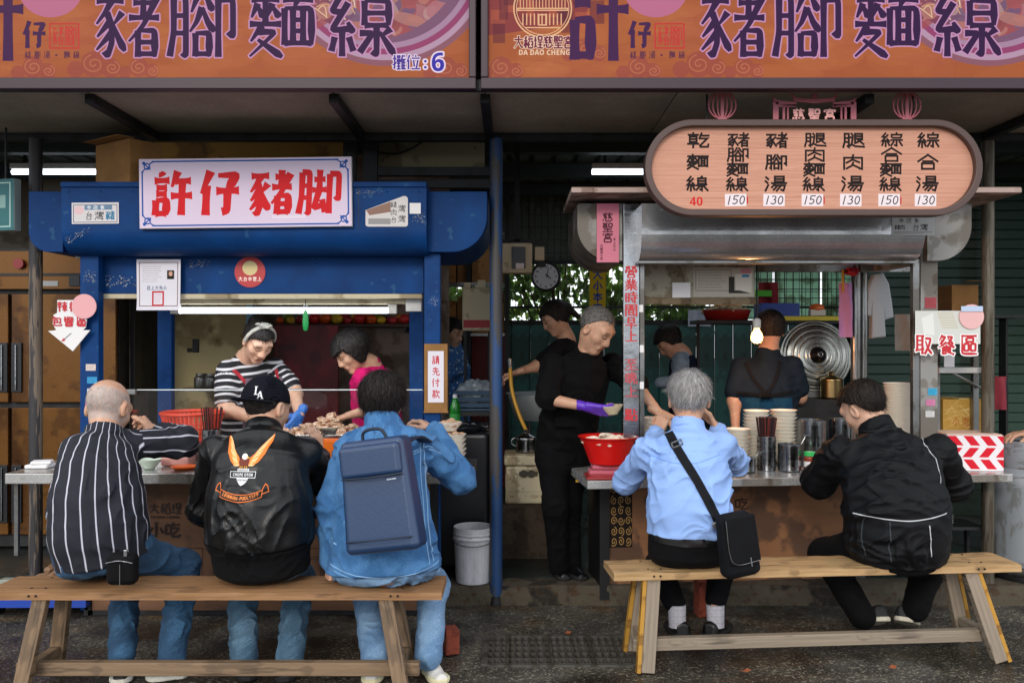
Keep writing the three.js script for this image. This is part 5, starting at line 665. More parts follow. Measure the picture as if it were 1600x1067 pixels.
{ const g = thing('storage_cabinet', 'cream plastic cabinet with red stripe deep in the hall', 'cabinet'), d = 7.3; part('body', span(X(722, d), X(768, d), Y(517, d), Y(450, d), -d - 0.2, -d, 0.015), M.cream, g); part('stripe', span(X(724, d), X(766, d), Y(512, d), Y(500, d), -d + 0.0015, -d + 0.004), std(0xa03038, 0.6), g); part('stand', [span(X(724, d), X(728, d), 0.1, Y(517, d), -d - 0.18, -d - 0.05), span(X(762, d), X(766, d), 0.1, Y(517, d), -d - 0.18, -d - 0.05)], M.iron, g); for (const [x, y, w, h] of [[730, 440, 10, 9], [752, 436, 12, 13], [745, 446, 6, 5]]) one('parcel', span(X(x - w / 2, d), X(x + w / 2, d), Y(450, d) + 0.001, Y(450 - h, d), -d - 0.12, -d - 0.02, 0.004), M.cream, 'small pale parcel on top of the cream cabinet', 'parcel', 'parcels on the cream cabinet'); }
{ // rack of cartons closing the view behind the cream cabinet
  const d = 8.25, g = thing('storage_rack', 'steel rack of cartons deep in the hall beside the meter box', 'rack'); for (const px of [676, 732, 792]) part('upright', span(X(px, d) - 0.02, X(px, d) + 0.02, 0.1, 2.9, -d - 0.3, -d), M.iron, g); for (const y of [1.55, 2.02, 2.48]) part('plank', span(X(676, d), X(792, d), y, y + 0.025, -d - 0.35, -d - 0.002), M.steelDull, g);
  const kinds = ['plain brown', 'taped brown', 'dusty brown', 'crushed brown', 'small brown', 'wide brown']; let i = 0; for (const [y, h] of [[1.576, 0.4], [2.046, 0.4]]) for (const [a, b] of [[680, 712], [714, 729], [737, 788]]) { const c = one('carton', span(X(a, d), X(b, d), y, y + h * (0.75 + 0.2 * ((i * 7) % 3) / 2), -d - 0.32, -d - 0.03, 0.004), std([0xa67842, 0x8f6a40, 0xb58a58][i % 3], 0.9, { map: rep(T_dirt, 0.7) }), kinds[i] + ' carton on the steel rack in the hall', 'carton'); i++; } }
{ const g = thing('red_screen', 'dark red corrugated screen deep in the hall behind the payment sign', 'screen'), d = 8.6; for (let i = 0; i < 12; i++) part('panel', span(X(688, d) + i * 0.055, X(688, d) + i * 0.055 + 0.05, 0.1, Y(512, d), -d - 0.02 - (i % 2) * 0.012, -d - (i % 2) * 0.012), std(0x7c1a20, 0.6), g); }
{ const g = thing('plastic_crate', 'blue plastic crate with a clear bag behind the green bottle', 'crate'), d = 6.6; g.position.set(X(742, d), Y(640, d), -d); const bm = std(0x21435e, 0.5); part('crate', [box(0.3, 0.015, 0.24, 0, 0.008, 0), ...[0.03, 0.075, 0.12].flatMap((y) => [box(0.3, 0.03, 0.012, 0, y + 0.01, 0.114), box(0.3, 0.03, 0.012, 0, y + 0.01, -0.114), box(0.012, 0.03, 0.216, -0.144, y + 0.01, 0), box(0.012, 0.03, 0.216, 0.144, y + 0.01, 0)])], bm, g);
  const bg = new THREE.IcosahedronGeometry(0.13, 4), p = bg.attributes.position; for (let i = 0; i < p.count; i++) { const k = 1 + 0.28 * noise3(p.getX(i) * 14, p.getY(i) * 14, p.getZ(i) * 14); p.setXYZ(i, p.getX(i) * k * 1.0, p.getY(i) * k * 0.8, p.getZ(i) * k * 0.75); } bg.computeVertexNormals(); const b = one('plastic_bag', bg, phys(0xb9c9d2, 0.25, { transmission: 0.4, thickness: 0 }), 'crumpled clear plastic bag lying in the blue crate', 'bag'); b.position.set(X(742, d), Y(640, d) + 0.12, -d); const s = thing('crate_table', 'dark trolley under the blue crate', 'trolley'); part('top', span(X(700, d), X(775, d), Y(640, d) - 0.03, Y(640, d) - 0.001, -d - 0.2, -d + 0.2), M.iron, s); part('leg', [span(X(702, d), X(706, d), 0.1, Y(640, d) - 0.03, -d - 0.2, -d - 0.16), span(X(770, d), X(774, d), 0.1, Y(640, d) - 0.03, -d - 0.2, -d - 0.16)], M.iron, s); }
// --- on the steel counter ---
{ const c = onCounter(948, 0.22); one('folded_cloth', [box(0.2, 0.03, 0.13, 0, 0.016, 0, 0.012), box(0.18, 0.026, 0.12, 0.006, 0.045, 0.0, 0.012)], std(0xc86a7a, 0.85, { bumpMap: rep(T_weave, 0.05), bumpScale: 0.001 }), 'folded pink cloth under the red basin', 'cloth').position.copy(c);
  const g = thing('basin', 'red plastic basin of sliced food on the steel counter', 'basin'); g.position.set(c.x + 0.01, c.y + 0.06, c.z - 0.01); part('shell', lathe([[0.001, 0], [0.1, 0], [0.104, 0.006], [0.15, 0.13], [0.163, 0.145], [0.168, 0.147], [0.168, 0.152], [0.155, 0.15], [0.144, 0.132], [0.098, 0.01], [0.001, 0.01]], 40), phys(0xd01a16, 0.3), g); const m = part('food', chunks(60, 0.125, 0.125, 0.035, 0.02, 51, 0.5).translate(0, 0.115, 0), std(0xe6d8c4, 0.6), g); m.userData.kind = 'stuff';
  one('serving_tray', [box(0.3, 0.012, 0.2, 0, 0.007, 0, 0.004)], phys(0x9a2f2f, 0.25), 'dark red tray at the front corner of the steel counter', 'tray').position.copy(onCounter(958, 0.06 + 0.06)).add(V(0, 0, 0.0)); }
{ const c = onCounter(1198, 0.28); cup('chopstick_cup', 'perforated steel chopstick cup on the steel counter', c, 0.052, 0.195, true); chopsticks(c, 0.052, c.y + 0.014, 34, 'dark red chopstick in the perforated cup on the steel counter', 'chopsticks in the perforated cup', 0.29); }
pot('small steel sauce pot with ladle beside the perforated cup', onCounter(1167, 0.22), 0.05, 0.085, { spoon: true });
pot('steel canister between perforated cup and sauce jar', onCounter(1234, 0.24), 0.065, 0.155, { spoon: true });
pot('wide steel stock pot behind the canister', onCounter(1268, 0.46), 0.092, 0.27, {});
pot('second steel stock pot hidden behind the dark jacket head', onCounter(1318, 0.5), 0.08, 0.27, {});
{ const g = thing('sauce_jar', 'chilli sauce jar with green lid on the steel counter', 'jar'); g.position.copy(onCounter(1266, 0.2)); part('body', lathe([[0.001, 0.001], [0.03, 0], [0.033, 0.005], [0.033, 0.08], [0.028, 0.09], [0.001, 0.091]]), phys(0x8a3a22, 0.15, { clearcoat: 1 }), g); part('lid', new THREE.CylinderGeometry(0.032, 0.033, 0.022, 24).translate(0, 0.102, 0), std(0x2fb457, 0.4), g); part('label', new THREE.CylinderGeometry(0.0335, 0.0335, 0.03, 24, 1, true).translate(0, 0.045, 0), M.paper, g); }
bowlStack(onCounter(1153, 0.4), 9, 0.075, 0.05, 0.022, 'cream bowl in the short stack beside the blue shirt shoulder', 'bowls in the short stack');
bowlStack(onCounter(1182, 0.5), 14, 0.078, 0.05, 0.021, 'cream bowl in the stack behind the perforated cup', 'bowls behind the perforated cup');
bowlStack(onCounter(1225, 0.52), 14, 0.08, 0.05, 0.021, 'cream bowl in the stack beside the stock pots', 'bowls beside the stock pots');
bowlStack(onCounter(1022, 0.5), 12, 0.075, 0.05, 0.0215, 'white bowl stacked beside the hours post', 'bowls beside the hours post');
bowlStack(onCounter(1405, 0.45), 27, 0.092, 0.055, 0.0165, 'white bowl in the tall stack beside the dark jacket diner', 'bowls in the tall stack', M.porcelain);
{ // striped gift box and carton
  const t = canvasTex(512, 384, (c) => { c.fillStyle = '#e4dfe2'; c.fillRect(0, 0, 512, 384); c.fillStyle = '#cf1f30'; for (let i = -3; i < 6; i++) for (let j = 0; j < 3; j++) { const x = i * 150 + (j % 2) * 60, y = j * 128 + 6, q = j % 2 ? -70 : 70; c.beginPath(); c.moveTo(x, y); c.lineTo(x + 84, y); c.lineTo(x + 84 + q, y + 104); c.lineTo(x + q, y + 104); c.fill(); } });
  const g = thing('gift_box', 'red and white striped carton at the end of the steel counter', 'carton'); g.position.copy(onCounter(1510, 0.26)); g.rotation.y = -0.1; const bt = part('box', new THREE.BoxGeometry(0.31, 0.2, 0.26).translate(0, 0.101, 0), printMat(t, 0.45), g); part('lid', box(0.3, 0.006, 0.25, 0, 0.205, 0, 0.002), std(0xd8b9a6, 0.6), g);
  const tt = canvasTex(256, 256, (c) => { c.fillStyle = '#a9853f'; c.fillRect(0, 0, 256, 256); const r = rngOf(6); for (let i = 0; i < 26; i++) { c.strokeStyle = 'rgba(226,205,160,.45)'; c.lineWidth = 1 + 2 * r(); c.beginPath(); c.moveTo(r() * 256, r() * 130); c.lineTo(r() * 256, r() * 130); c.stroke(); } write(c, '台灣油', 30, 168, 52, 48, { brush: true, weight: 0.13, color: '#8a1c1c', gap: 14 }); c.fillStyle = '#2f6a32'; c.fillRect(20, 232, 216, 14); write(c, '小吃', 60, 70, 40, 36, { weight: 0.1, color: '#9a4a2a', gap: 20 }); });
  const k = thing('carton', 'tan taped carton behind the striped carton', 'carton'); k.position.set(X(1499, 5.42), CT.y + 0.004 + 0.0, -5.46); part('box', new THREE.BoxGeometry(0.25, 0.385, 0.2).translate(0, 0.1925, 0), printMat(tt, 0.5), k); part('tape', box(0.06, 0.004, 0.202, 0, 0.388, 0), phys(0xc9b27a, 0.25), k);
}
part('rear_shelf', span(X(1425, 5.4), X(1560, 5.4), CT.y - 0.02, CT.y + 0.003, -5.6, -5.34), M.steelDull, steelStall); part('shelf_leg', [span(X(1430, 5.5), X(1434, 5.5), 0.1, CT.y - 0.02, -5.55, -5.5), span(X(1552, 5.5), X(1556, 5.5), 0.1, CT.y - 0.02, -5.55, -5.5)], M.iron, steelStall);
// --- inside the steel stall ---
{ const g = thing('steamer_lid', 'large round steel steamer lid with rings propped behind the cook', 'lid'), d = 6.05; g.position.copy(P(1275, 556, d)); g.rotation.x = -0.12; const pr = [[0.001, 0.055]]; for (let i = 1; i <= 40; i++) { const q = i / 40, ring = [0.24, 0.36, 0.52, 0.68, 0.84, 0.93].some((x) => Math.abs(q - x) < 0.013) ? -0.006 : 0; pr.push([q * 0.245, 0.05 * (1 - q * q) + ring]); } pr.push([0.245, -0.012], [0.24, -0.014]); part('dome', lathe(pr, 64).rotateX(Math.PI / 2), phys(0x9a9c96, 0.42, { metalness: 0.9, roughnessMap: rep(T_grey, 0.2) }), g); part('knob', lathe([[0.001, 0.1], [0.02, 0.1], [0.026, 0.09], [0.026, 0.075], [0.05, 0.066], [0.055, 0.05]], 32).rotateX(Math.PI / 2), M.blackPlastic, g); part('knob_ring', new THREE.TorusGeometry(0.014, 0.003, 6, 20).translate(0, 0, 0.101), M.steel, g);
  const s = thing('stove', 'dark gas stove holding pots behind the steel counter', 'stove'); part('body', span(X(1205, 6), X(1352, 6), 0.1, Y(622, 6), -6.35, -5.85, 0.006), M.iron, s); part('rear_ledge', span(X(1215, 6), X(1345, 6), Y(622, 6) + 0.001, Y(611, 6), -6.2, -6.02, 0.004), M.steelDull, s);
  pot('tall steel stock pot with brass toned lid on the stove', V(X(1302, 5.92), Y(622, 6) + 0.002, -5.95), 0.07, 0.12, { lid: true, mat: phys(0xb49a6a, 0.3, { metalness: 1 }) }); }
{ const g = thing('ledge_shelf', 'yellow edged wall shelf in front of the wire grid', 'shelf'), d = 6.9; part('plank', span(X(1090, d), X(1312, d), Y(506, d), Y(500, d), -d - 0.3, -d, 0.003), M.iron, g); part('edge', span(X(1200, d), X(1312, d), Y(501, d), Y(494, d), -d + 0.001, -d + 0.012, 0.003), std(0xd8c01e, 0.5), g); part('bracket', [span(X(1100, d), X(1104, d), 0.1, Y(506, d), -d - 0.28, -d - 0.24), span(X(1306, d), X(1310, d), 0.1, Y(506, d), -d - 0.28, -d - 0.24)], M.iron, g);
  const b = thing('plastic_tray', 'dark red round tray heaped with noodles on the wall shelf', 'tray'); b.position.set(X(1142, d), Y(500, d) + 0.001, -d - 0.13); part('tray', lathe([[0.001, 0], [0.16, 0], [0.19, 0.075], [0.2, 0.08], [0.185, 0.075], [0.15, 0.01], [0.001, 0.01]]).scale(1, 1, 0.7), phys(0x8a1f1a, 0.4), b); const m = part('noodles', chunks(60, 0.16, 0.1, 0.06, 0.025, 61).translate(0, 0.06, 0), std(0xb4a88a, 0.8), b); m.userData.kind = 'stuff';
  const c = thing('storage_basket', 'blue plastic basket on the yellow edged shelf', 'basket'); c.position.set(X(1222, d), Y(500, d) + 0.001, -d - 0.14); part('basket', [box(0.3, 0.13, 0.012, 0, 0.066, 0.1, 0.003), box(0.3, 0.13, 0.012, 0, 0.066, -0.1, 0.003), box(0.012, 0.13, 0.19, -0.145, 0.066, 0, 0.003), box(0.012, 0.13, 0.19, 0.145, 0.066, 0, 0.003), box(0.29, 0.008, 0.19, 0, 0.005, 0)], std(0x1c3f94, 0.45), c);
  const o = thing('brush', 'orange scrubbing brush on the yellow edged shelf', 'brush'); o.position.set(X(1281, d), Y(494, d) + 0.002, -d - 0.06); part('bristles', box(0.12, 0.05, 0.06, 0, 0.026, 0, 0.008), std(0xdcd3c2, 0.9), o); part('handle', new THREE.SphereGeometry(0.06, 16, 10).scale(1, 0.6, 0.6).translate(0, 0.062, 0), phys(0xd8641e, 0.4), o);
  const gm = thing('wire_grid', 'black wire grid panel hanging behind the yellow edged shelf', 'grid'), L = []; for (let x = 1186; x <= 1312; x += 13.5) L.push(rod(V(X(x, 7.25), Y(500, 7.25), -7.25), V(X(x, 7.25), Y(415, 7.25), -7.25), 0.004, 0.004, 6)); for (let y = 424; y < 500; y += 14) L.push(rod(V(X(1184, 7.25), Y(y, 7.25), -7.243), V(X(1314, 7.25), Y(y, 7.25), -7.243), 0.004, 0.004, 6)); const wm = part('wires', L, M.black, gm); wm.userData.kind = 'stuff'; part('hanger', [rod(V(X(1186, 7.25), Y(415, 7.25), -7.25), V(X(1186, 7.25), 3.06, -7.25), 0.004), rod(V(X(1308, 7.25), Y(415, 7.25), -7.25), V(X(1308, 7.25), 3.06, -7.25), 0.004)], M.black, gm);
  const cl = (px0, px1, py0, py1, col, label, dd = 7.2) => { const w = X(px1, dd) - X(px0, dd), h = Y(py0, dd) - Y(py1, dd), gg = new THREE.PlaneGeometry(w, h, 16, 12), p = gg.attributes.position; for (let i = 0; i < p.count; i++) p.setZ(i, 0.018 * Math.sin(p.getX(i) * 45 + p.getY(i) * 5) + 0.008 * noise2(p.getX(i) * 20, p.getY(i) * 9)); gg.computeVertexNormals(); const m = one('hanging_cloth', gg, std(col, 0.9), label, 'cloth'); m.position.set((X(px0, dd) + X(px1, dd)) / 2, (Y(py0, dd) + Y(py1, dd)) / 2, -dd); return m; };
  const c1 = cl(1185, 1217, 441, 480, 0x7d1c26, 'dark red cloth clipped on the wire grid'); const gp = part('patch', box(0.14, 0.05, 0.006, -0.05, 0.01, 0.024), std(0x4fae2a, 0.7), c1);
  cl(1075, 1112, 484, 510, 0xbcc6d6, 'pale printed calendar sheet hanging on the hall fence', 9.6);
  cl(1313, 1331, 442, 527, 0xb985b4, 'thin lilac plastic bag hanging by the steel pipes', 5.66);
  cl(1400, 1427, 491, 548, 0x8d8378, 'grey towel hanging between steel pipes and pick up sign', 5.5); cl(1545, 1572, 588, 640, 0x7a2632, 'dark red rag hanging beside the grey steel post', 5.4);
  const ta = thing('paper_tassel', 'red and yellow paper tassel hanging under the steel canopy', 'tassel'); ta.position.copy(P(1330, 424, 5.62)); part('tuft', chunks(16, 0.04, 0.02, 0.06, 0.02, 71).translate(0, -0.02, 0), std(0xa81c30, 0.6), ta); part('streamer', box(0.014, 0.14, 0.004, -0.05, -0.06, 0), std(0xc98a1e, 0.6), ta); part('string', rod(V(0, 0.05, 0), V(0, 0.32, 0), 0.002), M.black, ta); }
{ // raincoat on a hook
  const d = 5.9, sh = new THREE.Shape(), q = (x, y) => [X(x, d) - X(1372, d), Y(y, d) - Y(478, d)]; const pts = [[1364, 432], [1376, 430], [1384, 445], [1388, 470], [1391, 494], [1381, 497], [1378, 480], [1379, 524], [1361, 526], [1360, 470], [1357, 492], [1352, 490], [1356, 450]]; pts.forEach(([x, y], i) => i ? sh.lineTo(...q(x, y)) : sh.moveTo(...q(x, y))); const g = extrude(sh, 0.03, 0.012), p = g.attributes.position; const m = one('raincoat', g, phys(0xb9bcbe, 0.6), 'pale grey raincoat hanging beside the steel pipes', 'raincoat'); m.position.set(X(1372, d), Y(478, d), -d); const hk = part('hook', rod(V(0, 0.2, 0.015), V(0, 0.55, 0.015), 0.003), M.iron, m); }
{ // stacked brown cartons deep behind the pick up sign
  const d = 6.6, g = thing('carton', 'open brown carton on the dark shelf behind the pick up sign', 'carton'); part('box', span(X(1488, d), X(1530, d), Y(492, d), Y(445, d), -d - 0.25, -d, 0.004), M.cardboard, g); part('flap', box(0.1, 0.003, 0.1, X(1518, d), Y(440, d), -d + 0.02).rotateX(0), M.cardboard, g); const s = thing('dark_shelf', 'dark shelf unit behind the pick up sign', 'shelf'); part('plank', span(X(1470, d), X(1600, d), Y(497, d), Y(492, d) - 0.001, -d - 0.35, -d + 0.03), M.iron, s); part('upright', [span(X(1470, d), X(1474, d), 0.1, Y(497, d), -d - 0.3, -d - 0.2), span(X(1596, d), X(1600, d), 0.1, Y(497, d), -d - 0.3, -d - 0.2)], M.iron, s); }
{ // folding trestle between the steel post and the grey post
  const g = thing('step_ladder', 'white steel folding trestle with diagonal brace beside the pick up sign', 'trestle'), d = 5.28; part('rung', span(X(1466, d), X(1534, d), Y(583, d), Y(574, d), -d - 0.02, -d + 0.02, 0.004), M.white, g); part('brace', beam(P(1490, 583, d), P(1533, 606, d), 0.02, 0.012, 0.003), M.steelDull, g); part('rail', span(X(1525, d), X(1534, d), CT.y, Y(545, d), -d - 0.06, -d - 0.022, 0.003), M.steelDull, g); part('rail', span(X(1466, d), X(1473, d), CT.y, Y(545, d), -d - 0.06, -d - 0.022, 0.003), M.steelDull, g); part('price_card', box(0.06, 0.085, 0.003, X(1481, d), Y(562, d), -d + 0.024), M.paper, g); }
{ // gas cylinder
  const g = thing('gas_cylinder', 'grey gas cylinder with red characters beside the counter end', 'gas cylinder'), d = 5.28; g.position.set(X(1601, d), 0.108, -d); const gm = std(0x8c949c, 0.5, { map: rep(T_dirt, 0.7) }); part('body', lathe([[0.001, 0.03], [0.16, 0.035], [0.185, 0.09], [0.188, 0.14], [0.188, 0.55], [0.18, 0.6], [0.15, 0.65], [0.08, 0.685], [0.001, 0.69]], 44), gm, g); part('foot_ring', lathe([[0.15, 0], [0.157, 0], [0.157, 0.06], [0.15, 0.06]], 40), M.iron, g); part('collar', lathe([[0.135, 0.66], [0.142, 0.655], [0.145, 0.8], [0.14, 0.812], [0.132, 0.8]], 40), gm, g); part('valve', [rod(V(0, 0.68, 0), V(0, 0.76, 0), 0.02), rod(V(-0.03, 0.77, 0), V(0.03, 0.77, 0), 0.016)], std(0x8a6f30, 0.4, { metalness: 0.8 }), g);
  const t = canvasTex(256, 512, (c) => { c.clearRect(0, 0, 256, 512); c.fillStyle = '#5a2430'; c.font = 'bold 44px sans-serif'; c.fillText('7553', 60, 60); write(c, '液化石油氣', 100, 110, 56, 62, { down: true, weight: 0.13, color: '#b5303a', gap: 12 }); }); const cg = new THREE.CylinderGeometry(0.1892, 0.1892, 0.5, 30, 1, true, -0.7, 1.4); part('lettering', cg.rotateY(0.1 - 0.12).translate(0, 0.36, 0), std(0xffffff, 0.5, { map: t, alphaTest: 0.4 }), g); }
// --- under the tables ---
{ const g = thing('blue_tray', 'blue plastic tray on the ground under the blue stall', 'tray'), d = 5.05; part('tray', [span(X(5, d), X(160, d), 0.06, 0.075, -5.0 - 0.12, -4.86), span(X(5, d), X(160, d), 0.06, 0.12, -4.858, -4.845)], std(0x163fa0, 0.45), g); part('foot', [span(X(10, d), X(16, d), 0, 0.06, -5, -4.9), span(X(150, d), X(156, d), 0, 0.06, -5, -4.9)], M.black, g); const b = thing('vegetable_bag', 'clear bag of brown roots on the blue tray', 'bag'); b.position.set(X(110, d), 0.076, -4.99); const m = part('roots', chunks(40, 0.16, 0.08, 0.2, 0.035, 81, 0.9), std(0x8a6a50, 0.8), b); m.userData.kind = 'stuff'; const c = thing('grey_socket', 'small grey switch box on the blue tray', 'switch box'); part('box', box(0.07, 0.11, 0.06, X(25, d), 0.132, -4.96, 0.006), std(0x8f9488, 0.6), c); part('knob', new THREE.CylinderGeometry(0.014, 0.014, 0.02, 14).rotateX(Math.PI / 2).translate(X(25, d), 0.12, -4.925), M.black, c); }
{ const mk = (px, py, d, w, h, rot, label) => { const m = one('brick', box(w, h, 0.09, 0, 0, 0, 0.008), std(0x9c4a34, 0.9, { map: rep(T_dirt, 0.2), bumpMap: rep(T_speck, 0.1), bumpScale: 0.004 }), label, 'brick'); m.position.set(X(px, d), h / 2 + 0.001, -d); m.rotation.y = rot; }; mk(704, 1012, 4.32, 0.07, 0.12, 0.3, 'broken red brick standing beside the white sneaker'); mk(1097, 940, 4.9, 0.07, 0.2, 0.1, 'red brick upright behind the white socked shoes'); }
{ const g = thing('dish_rack', 'white plastic plates under the counter beside the dark jacket', 'plates'); for (let i = 0; i < 4; i++) part('plate', new THREE.CylinderGeometry(0.07, 0.055, 0.012, 24).translate(X(1490, 5.15), 0.43 + i * 0.014, -5.3), M.white, g); part('shelf', span(X(1440, 5.2), X(1540, 5.2), 0.405, 0.4225, -5.45, -5.2), M.iron, g); part('leg', [span(X(1442, 5.2), X(1446, 5.2), 0.1, 0.405, -5.4, -5.36), span(X(1534, 5.2), X(1538, 5.2), 0.1, 0.405, -5.4, -5.36)], M.iron, g); }
for (const [px, py, rot] of [[1165, 1052, 0.5], [887, 993, 1.2], [1395, 1047, 0.9]]) { const d = 1.5 * FOCAL / (py - 533.5), g = new THREE.PlaneGeometry(0.05, 0.026, 4, 2), p = g.attributes.position; for (let i = 0; i < p.count; i++) p.setZ(i, 0.006 + 0.008 * Math.abs(Math.sin(p.getX(i) * 60))); g.rotateX(-Math.PI / 2).rotateY(rot); g.computeVertexNormals(); one('fallen_leaf', g, std(0x8a4a26, 0.85), 'curled brown leaf lying on the asphalt', 'leaf', 'leaves on the asphalt').position.set(X(px, d), 0.002, -d); }
// ---------- people: signed distance fields meshed with surface nets ----------
function netMesh(sdf, lo, hi, cell, o = {}) {
  const n = [0, 1, 2].map((k) => Math.ceil((hi[k] - lo[k]) / cell) + 2), [nx, ny, nz] = n, val = new Float32Array(nx * ny * nz).fill(NaN), B = 6, at = (i, j, k) => (k * ny + j) * nx + i;
  for (let k0 = 0; k0 < nz - 1; k0 += B) for (let j0 = 0; j0 < ny - 1; j0 += B) for (let i0 = 0; i0 < nx - 1; i0 += B) {
    const h = B * cell / 2, d = sdf(lo[0] + i0 * cell + h, lo[1] + j0 * cell + h, lo[2] + k0 * cell + h); if (Math.abs(d) > h * 1.74 * 1.25 + 0.02) continue;
    for (let k = k0; k <= Math.min(k0 + B, nz - 1); k++) for (let j = j0; j <= Math.min(j0 + B, ny - 1); j++) for (let i = i0; i <= Math.min(i0 + B, nx - 1); i++) { const q = at(i, j, k); if (val[q] !== val[q]) val[q] = sdf(lo[0] + i * cell, lo[1] + j * cell, lo[2] + k * cell); }
  }
  const id = new Int32Array(nx * ny * nz).fill(-1), pos = [], nor = [], E = [[0, 1], [2, 3], [4, 5], [6, 7], [0, 2], [1, 3], [4, 6], [5, 7], [0, 4], [1, 5], [2, 6], [3, 7]], v = new Float32Array(8), e = cell * 0.5;
  for (let k = 0; k < nz - 1; k++) for (let j = 0; j < ny - 1; j++) for (let i = 0; i < nx - 1; i++) {
    let neg = 0, bad = false; for (let c = 0; c < 8; c++) { const x = val[at(i + (c & 1), j + ((c >> 1) & 1), k + (c >> 2))]; if (x !== x) { bad = true; break; } v[c] = x; if (x < 0) neg++; }
    if (bad || neg === 0 || neg === 8) continue;
    let sx = 0, sy = 0, sz = 0, m = 0; for (const [a, b] of E) if ((v[a] < 0) !== (v[b] < 0)) { const t = v[a] / (v[a] - v[b]); sx += lerp(a & 1, b & 1, t); sy += lerp((a >> 1) & 1, (b >> 1) & 1, t); sz += lerp(a >> 2, b >> 2, t); m++; }
    let x = lo[0] + (i + sx / m) * cell, y = lo[1] + (j + sy / m) * cell, z = lo[2] + (k + sz / m) * cell;
    let gx = sdf(x + e, y, z) - sdf(x - e, y, z), gy = sdf(x, y + e, z) - sdf(x, y - e, z), gz = sdf(x, y, z + e) - sdf(x, y, z - e); const l = Math.hypot(gx, gy, gz) || 1;
    id[at(i, j, k)] = pos.length / 3; pos.push(x, y, z); nor.push(gx / l, gy / l, gz / l);
  }
  const idx = [], quad = (a, b, c, d, f) => { if (a < 0 || b < 0 || c < 0 || d < 0) return; f ? idx.push(a, b, c, a, c, d) : idx.push(a, c, b, a, d, c); };
  for (let k = 1; k < nz - 1; k++) for (let j = 1; j < ny - 1; j++) for (let i = 1; i < nx - 1; i++) {
    const q = val[at(i, j, k)], s = q < 0; if (q !== q) continue; let w;
    w = val[at(i + 1, j, k)]; if (w === w && s !== (w < 0)) quad(id[at(i, j - 1, k - 1)], id[at(i, j, k - 1)], id[at(i, j, k)], id[at(i, j - 1, k)], s);
    w = val[at(i, j + 1, k)]; if (w === w && s !== (w < 0)) quad(id[at(i - 1, j, k - 1)], id[at(i - 1, j, k)], id[at(i, j, k)], id[at(i, j, k - 1)], s);
    w = val[at(i, j, k + 1)]; if (w === w && s !== (w < 0)) quad(id[at(i - 1, j - 1, k)], id[at(i, j - 1, k)], id[at(i, j, k)], id[at(i - 1, j, k)], s);
  }
  const g = new THREE.BufferGeometry();
  if (o.uv) { // unshare where the uv chart changes
    const P2 = [], N2 = [], U2 = [], map = new Map(), I2 = []; const ch = new Uint8Array(pos.length / 3); for (let i = 0; i < ch.length; i++) ch[i] = o.chart(pos[i * 3], pos[i * 3 + 1], pos[i * 3 + 2]);
    for (let t = 0; t < idx.length; t += 3) { const c = ch[idx[t]] === ch[idx[t + 1]] ? ch[idx[t]] : ch[idx[t + 2]]; const us = [0, 1, 2].map((k) => o.uv(pos[idx[t + k] * 3], pos[idx[t + k] * 3 + 1], pos[idx[t + k] * 3 + 2], c)); const wrap = o.wrap?.(c); if (wrap) { const mx = Math.max(...us.map((q) => q[0])); for (const q of us) if (mx - q[0] > wrap / 2) q[0] += wrap; }
      for (let k = 0; k < 3; k++) { const a = idx[t + k], key = a * 8 + c + (us[k][0] > (wrap ?? 1e9) / 2 ? 4 : 0); let b = map.get(key); if (b === undefined) { b = P2.length / 3; map.set(key, b); P2.push(pos[a * 3], pos[a * 3 + 1], pos[a * 3 + 2]); N2.push(nor[a * 3], nor[a * 3 + 1], nor[a * 3 + 2]); U2.push(us[k][0], us[k][1]); } I2.push(b); } }
    g.setAttribute('position', new THREE.Float32BufferAttribute(P2, 3)); g.setAttribute('normal', new THREE.Float32BufferAttribute(N2, 3)); g.setAttribute('uv', new THREE.Float32BufferAttribute(U2, 2)); g.setIndex(I2);
  } else { g.setAttribute('position', new THREE.Float32BufferAttribute(pos, 3)); g.setAttribute('normal', new THREE.Float32BufferAttribute(nor, 3)); g.setIndex(idx); }
  if (o.color) { const p = g.attributes.position.array, col = new Float32Array(p.length); for (let i = 0; i < p.length; i += 3) { const c = o.color(p[i], p[i + 1], p[i + 2]); col[i] = c[0]; col[i + 1] = c[1]; col[i + 2] = c[2]; } g.setAttribute('color', new THREE.BufferAttribute(col, 3)); }
  return g;
}
const smin = (a, b, k) => { const h = Math.max(k - Math.abs(a - b), 0) / k; return Math.min(a, b) - h * h * k * 0.25; };
const smax = (a, b, k) => -smin(-a, -b, k);
function cap(a, b, ra, rb) { const ax = a.x, ay = a.y, az = a.z, bx = b.x - ax, by = b.y - ay, bz = b.z - az, l2 = bx * bx + by * by + bz * bz || 1e-9; return (x, y, z) => { const px = x - ax, py = y - ay, pz = z - az; let t = (px * bx + py * by + pz * bz) / l2; t = t < 0 ? 0 : t > 1 ? 1 : t; const dx = px - t * bx, dy = py - t * by, dz = pz - t * bz; return Math.sqrt(dx * dx + dy * dy + dz * dz) - ra - (rb - ra) * t; }; }
function ell(c, rx, ry, rz, F) { return (x, y, z) => { let a = x - c[0], b = y - c[1], d = z - c[2]; const k0 = Math.sqrt(a * a / rx / rx + b * b / ry / ry + d * d / rz / rz), k1 = Math.sqrt(a * a / rx ** 4 + b * b / ry ** 4 + d * d / rz ** 4); return k1 < 1e-6 ? -Math.min(rx, ry, rz) : k0 * (k0 - 1) / k1; }; }
const union = (list, k) => (x, y, z) => { let d = 1e9; for (const f of list) { const q = f(x, y, z); d = d > 1e8 ? q : smin(d, q, k); } return d; };
const hull = (pts, m) => { const lo = [1e9, 1e9, 1e9], hi = [-1e9, -1e9, -1e9]; for (const p of pts) { const a = p.toArray(); for (let i = 0; i < 3; i++) { lo[i] = Math.min(lo[i], a[i] - m); hi[i] = Math.max(hi[i], a[i] + m); } } return [lo, hi]; };
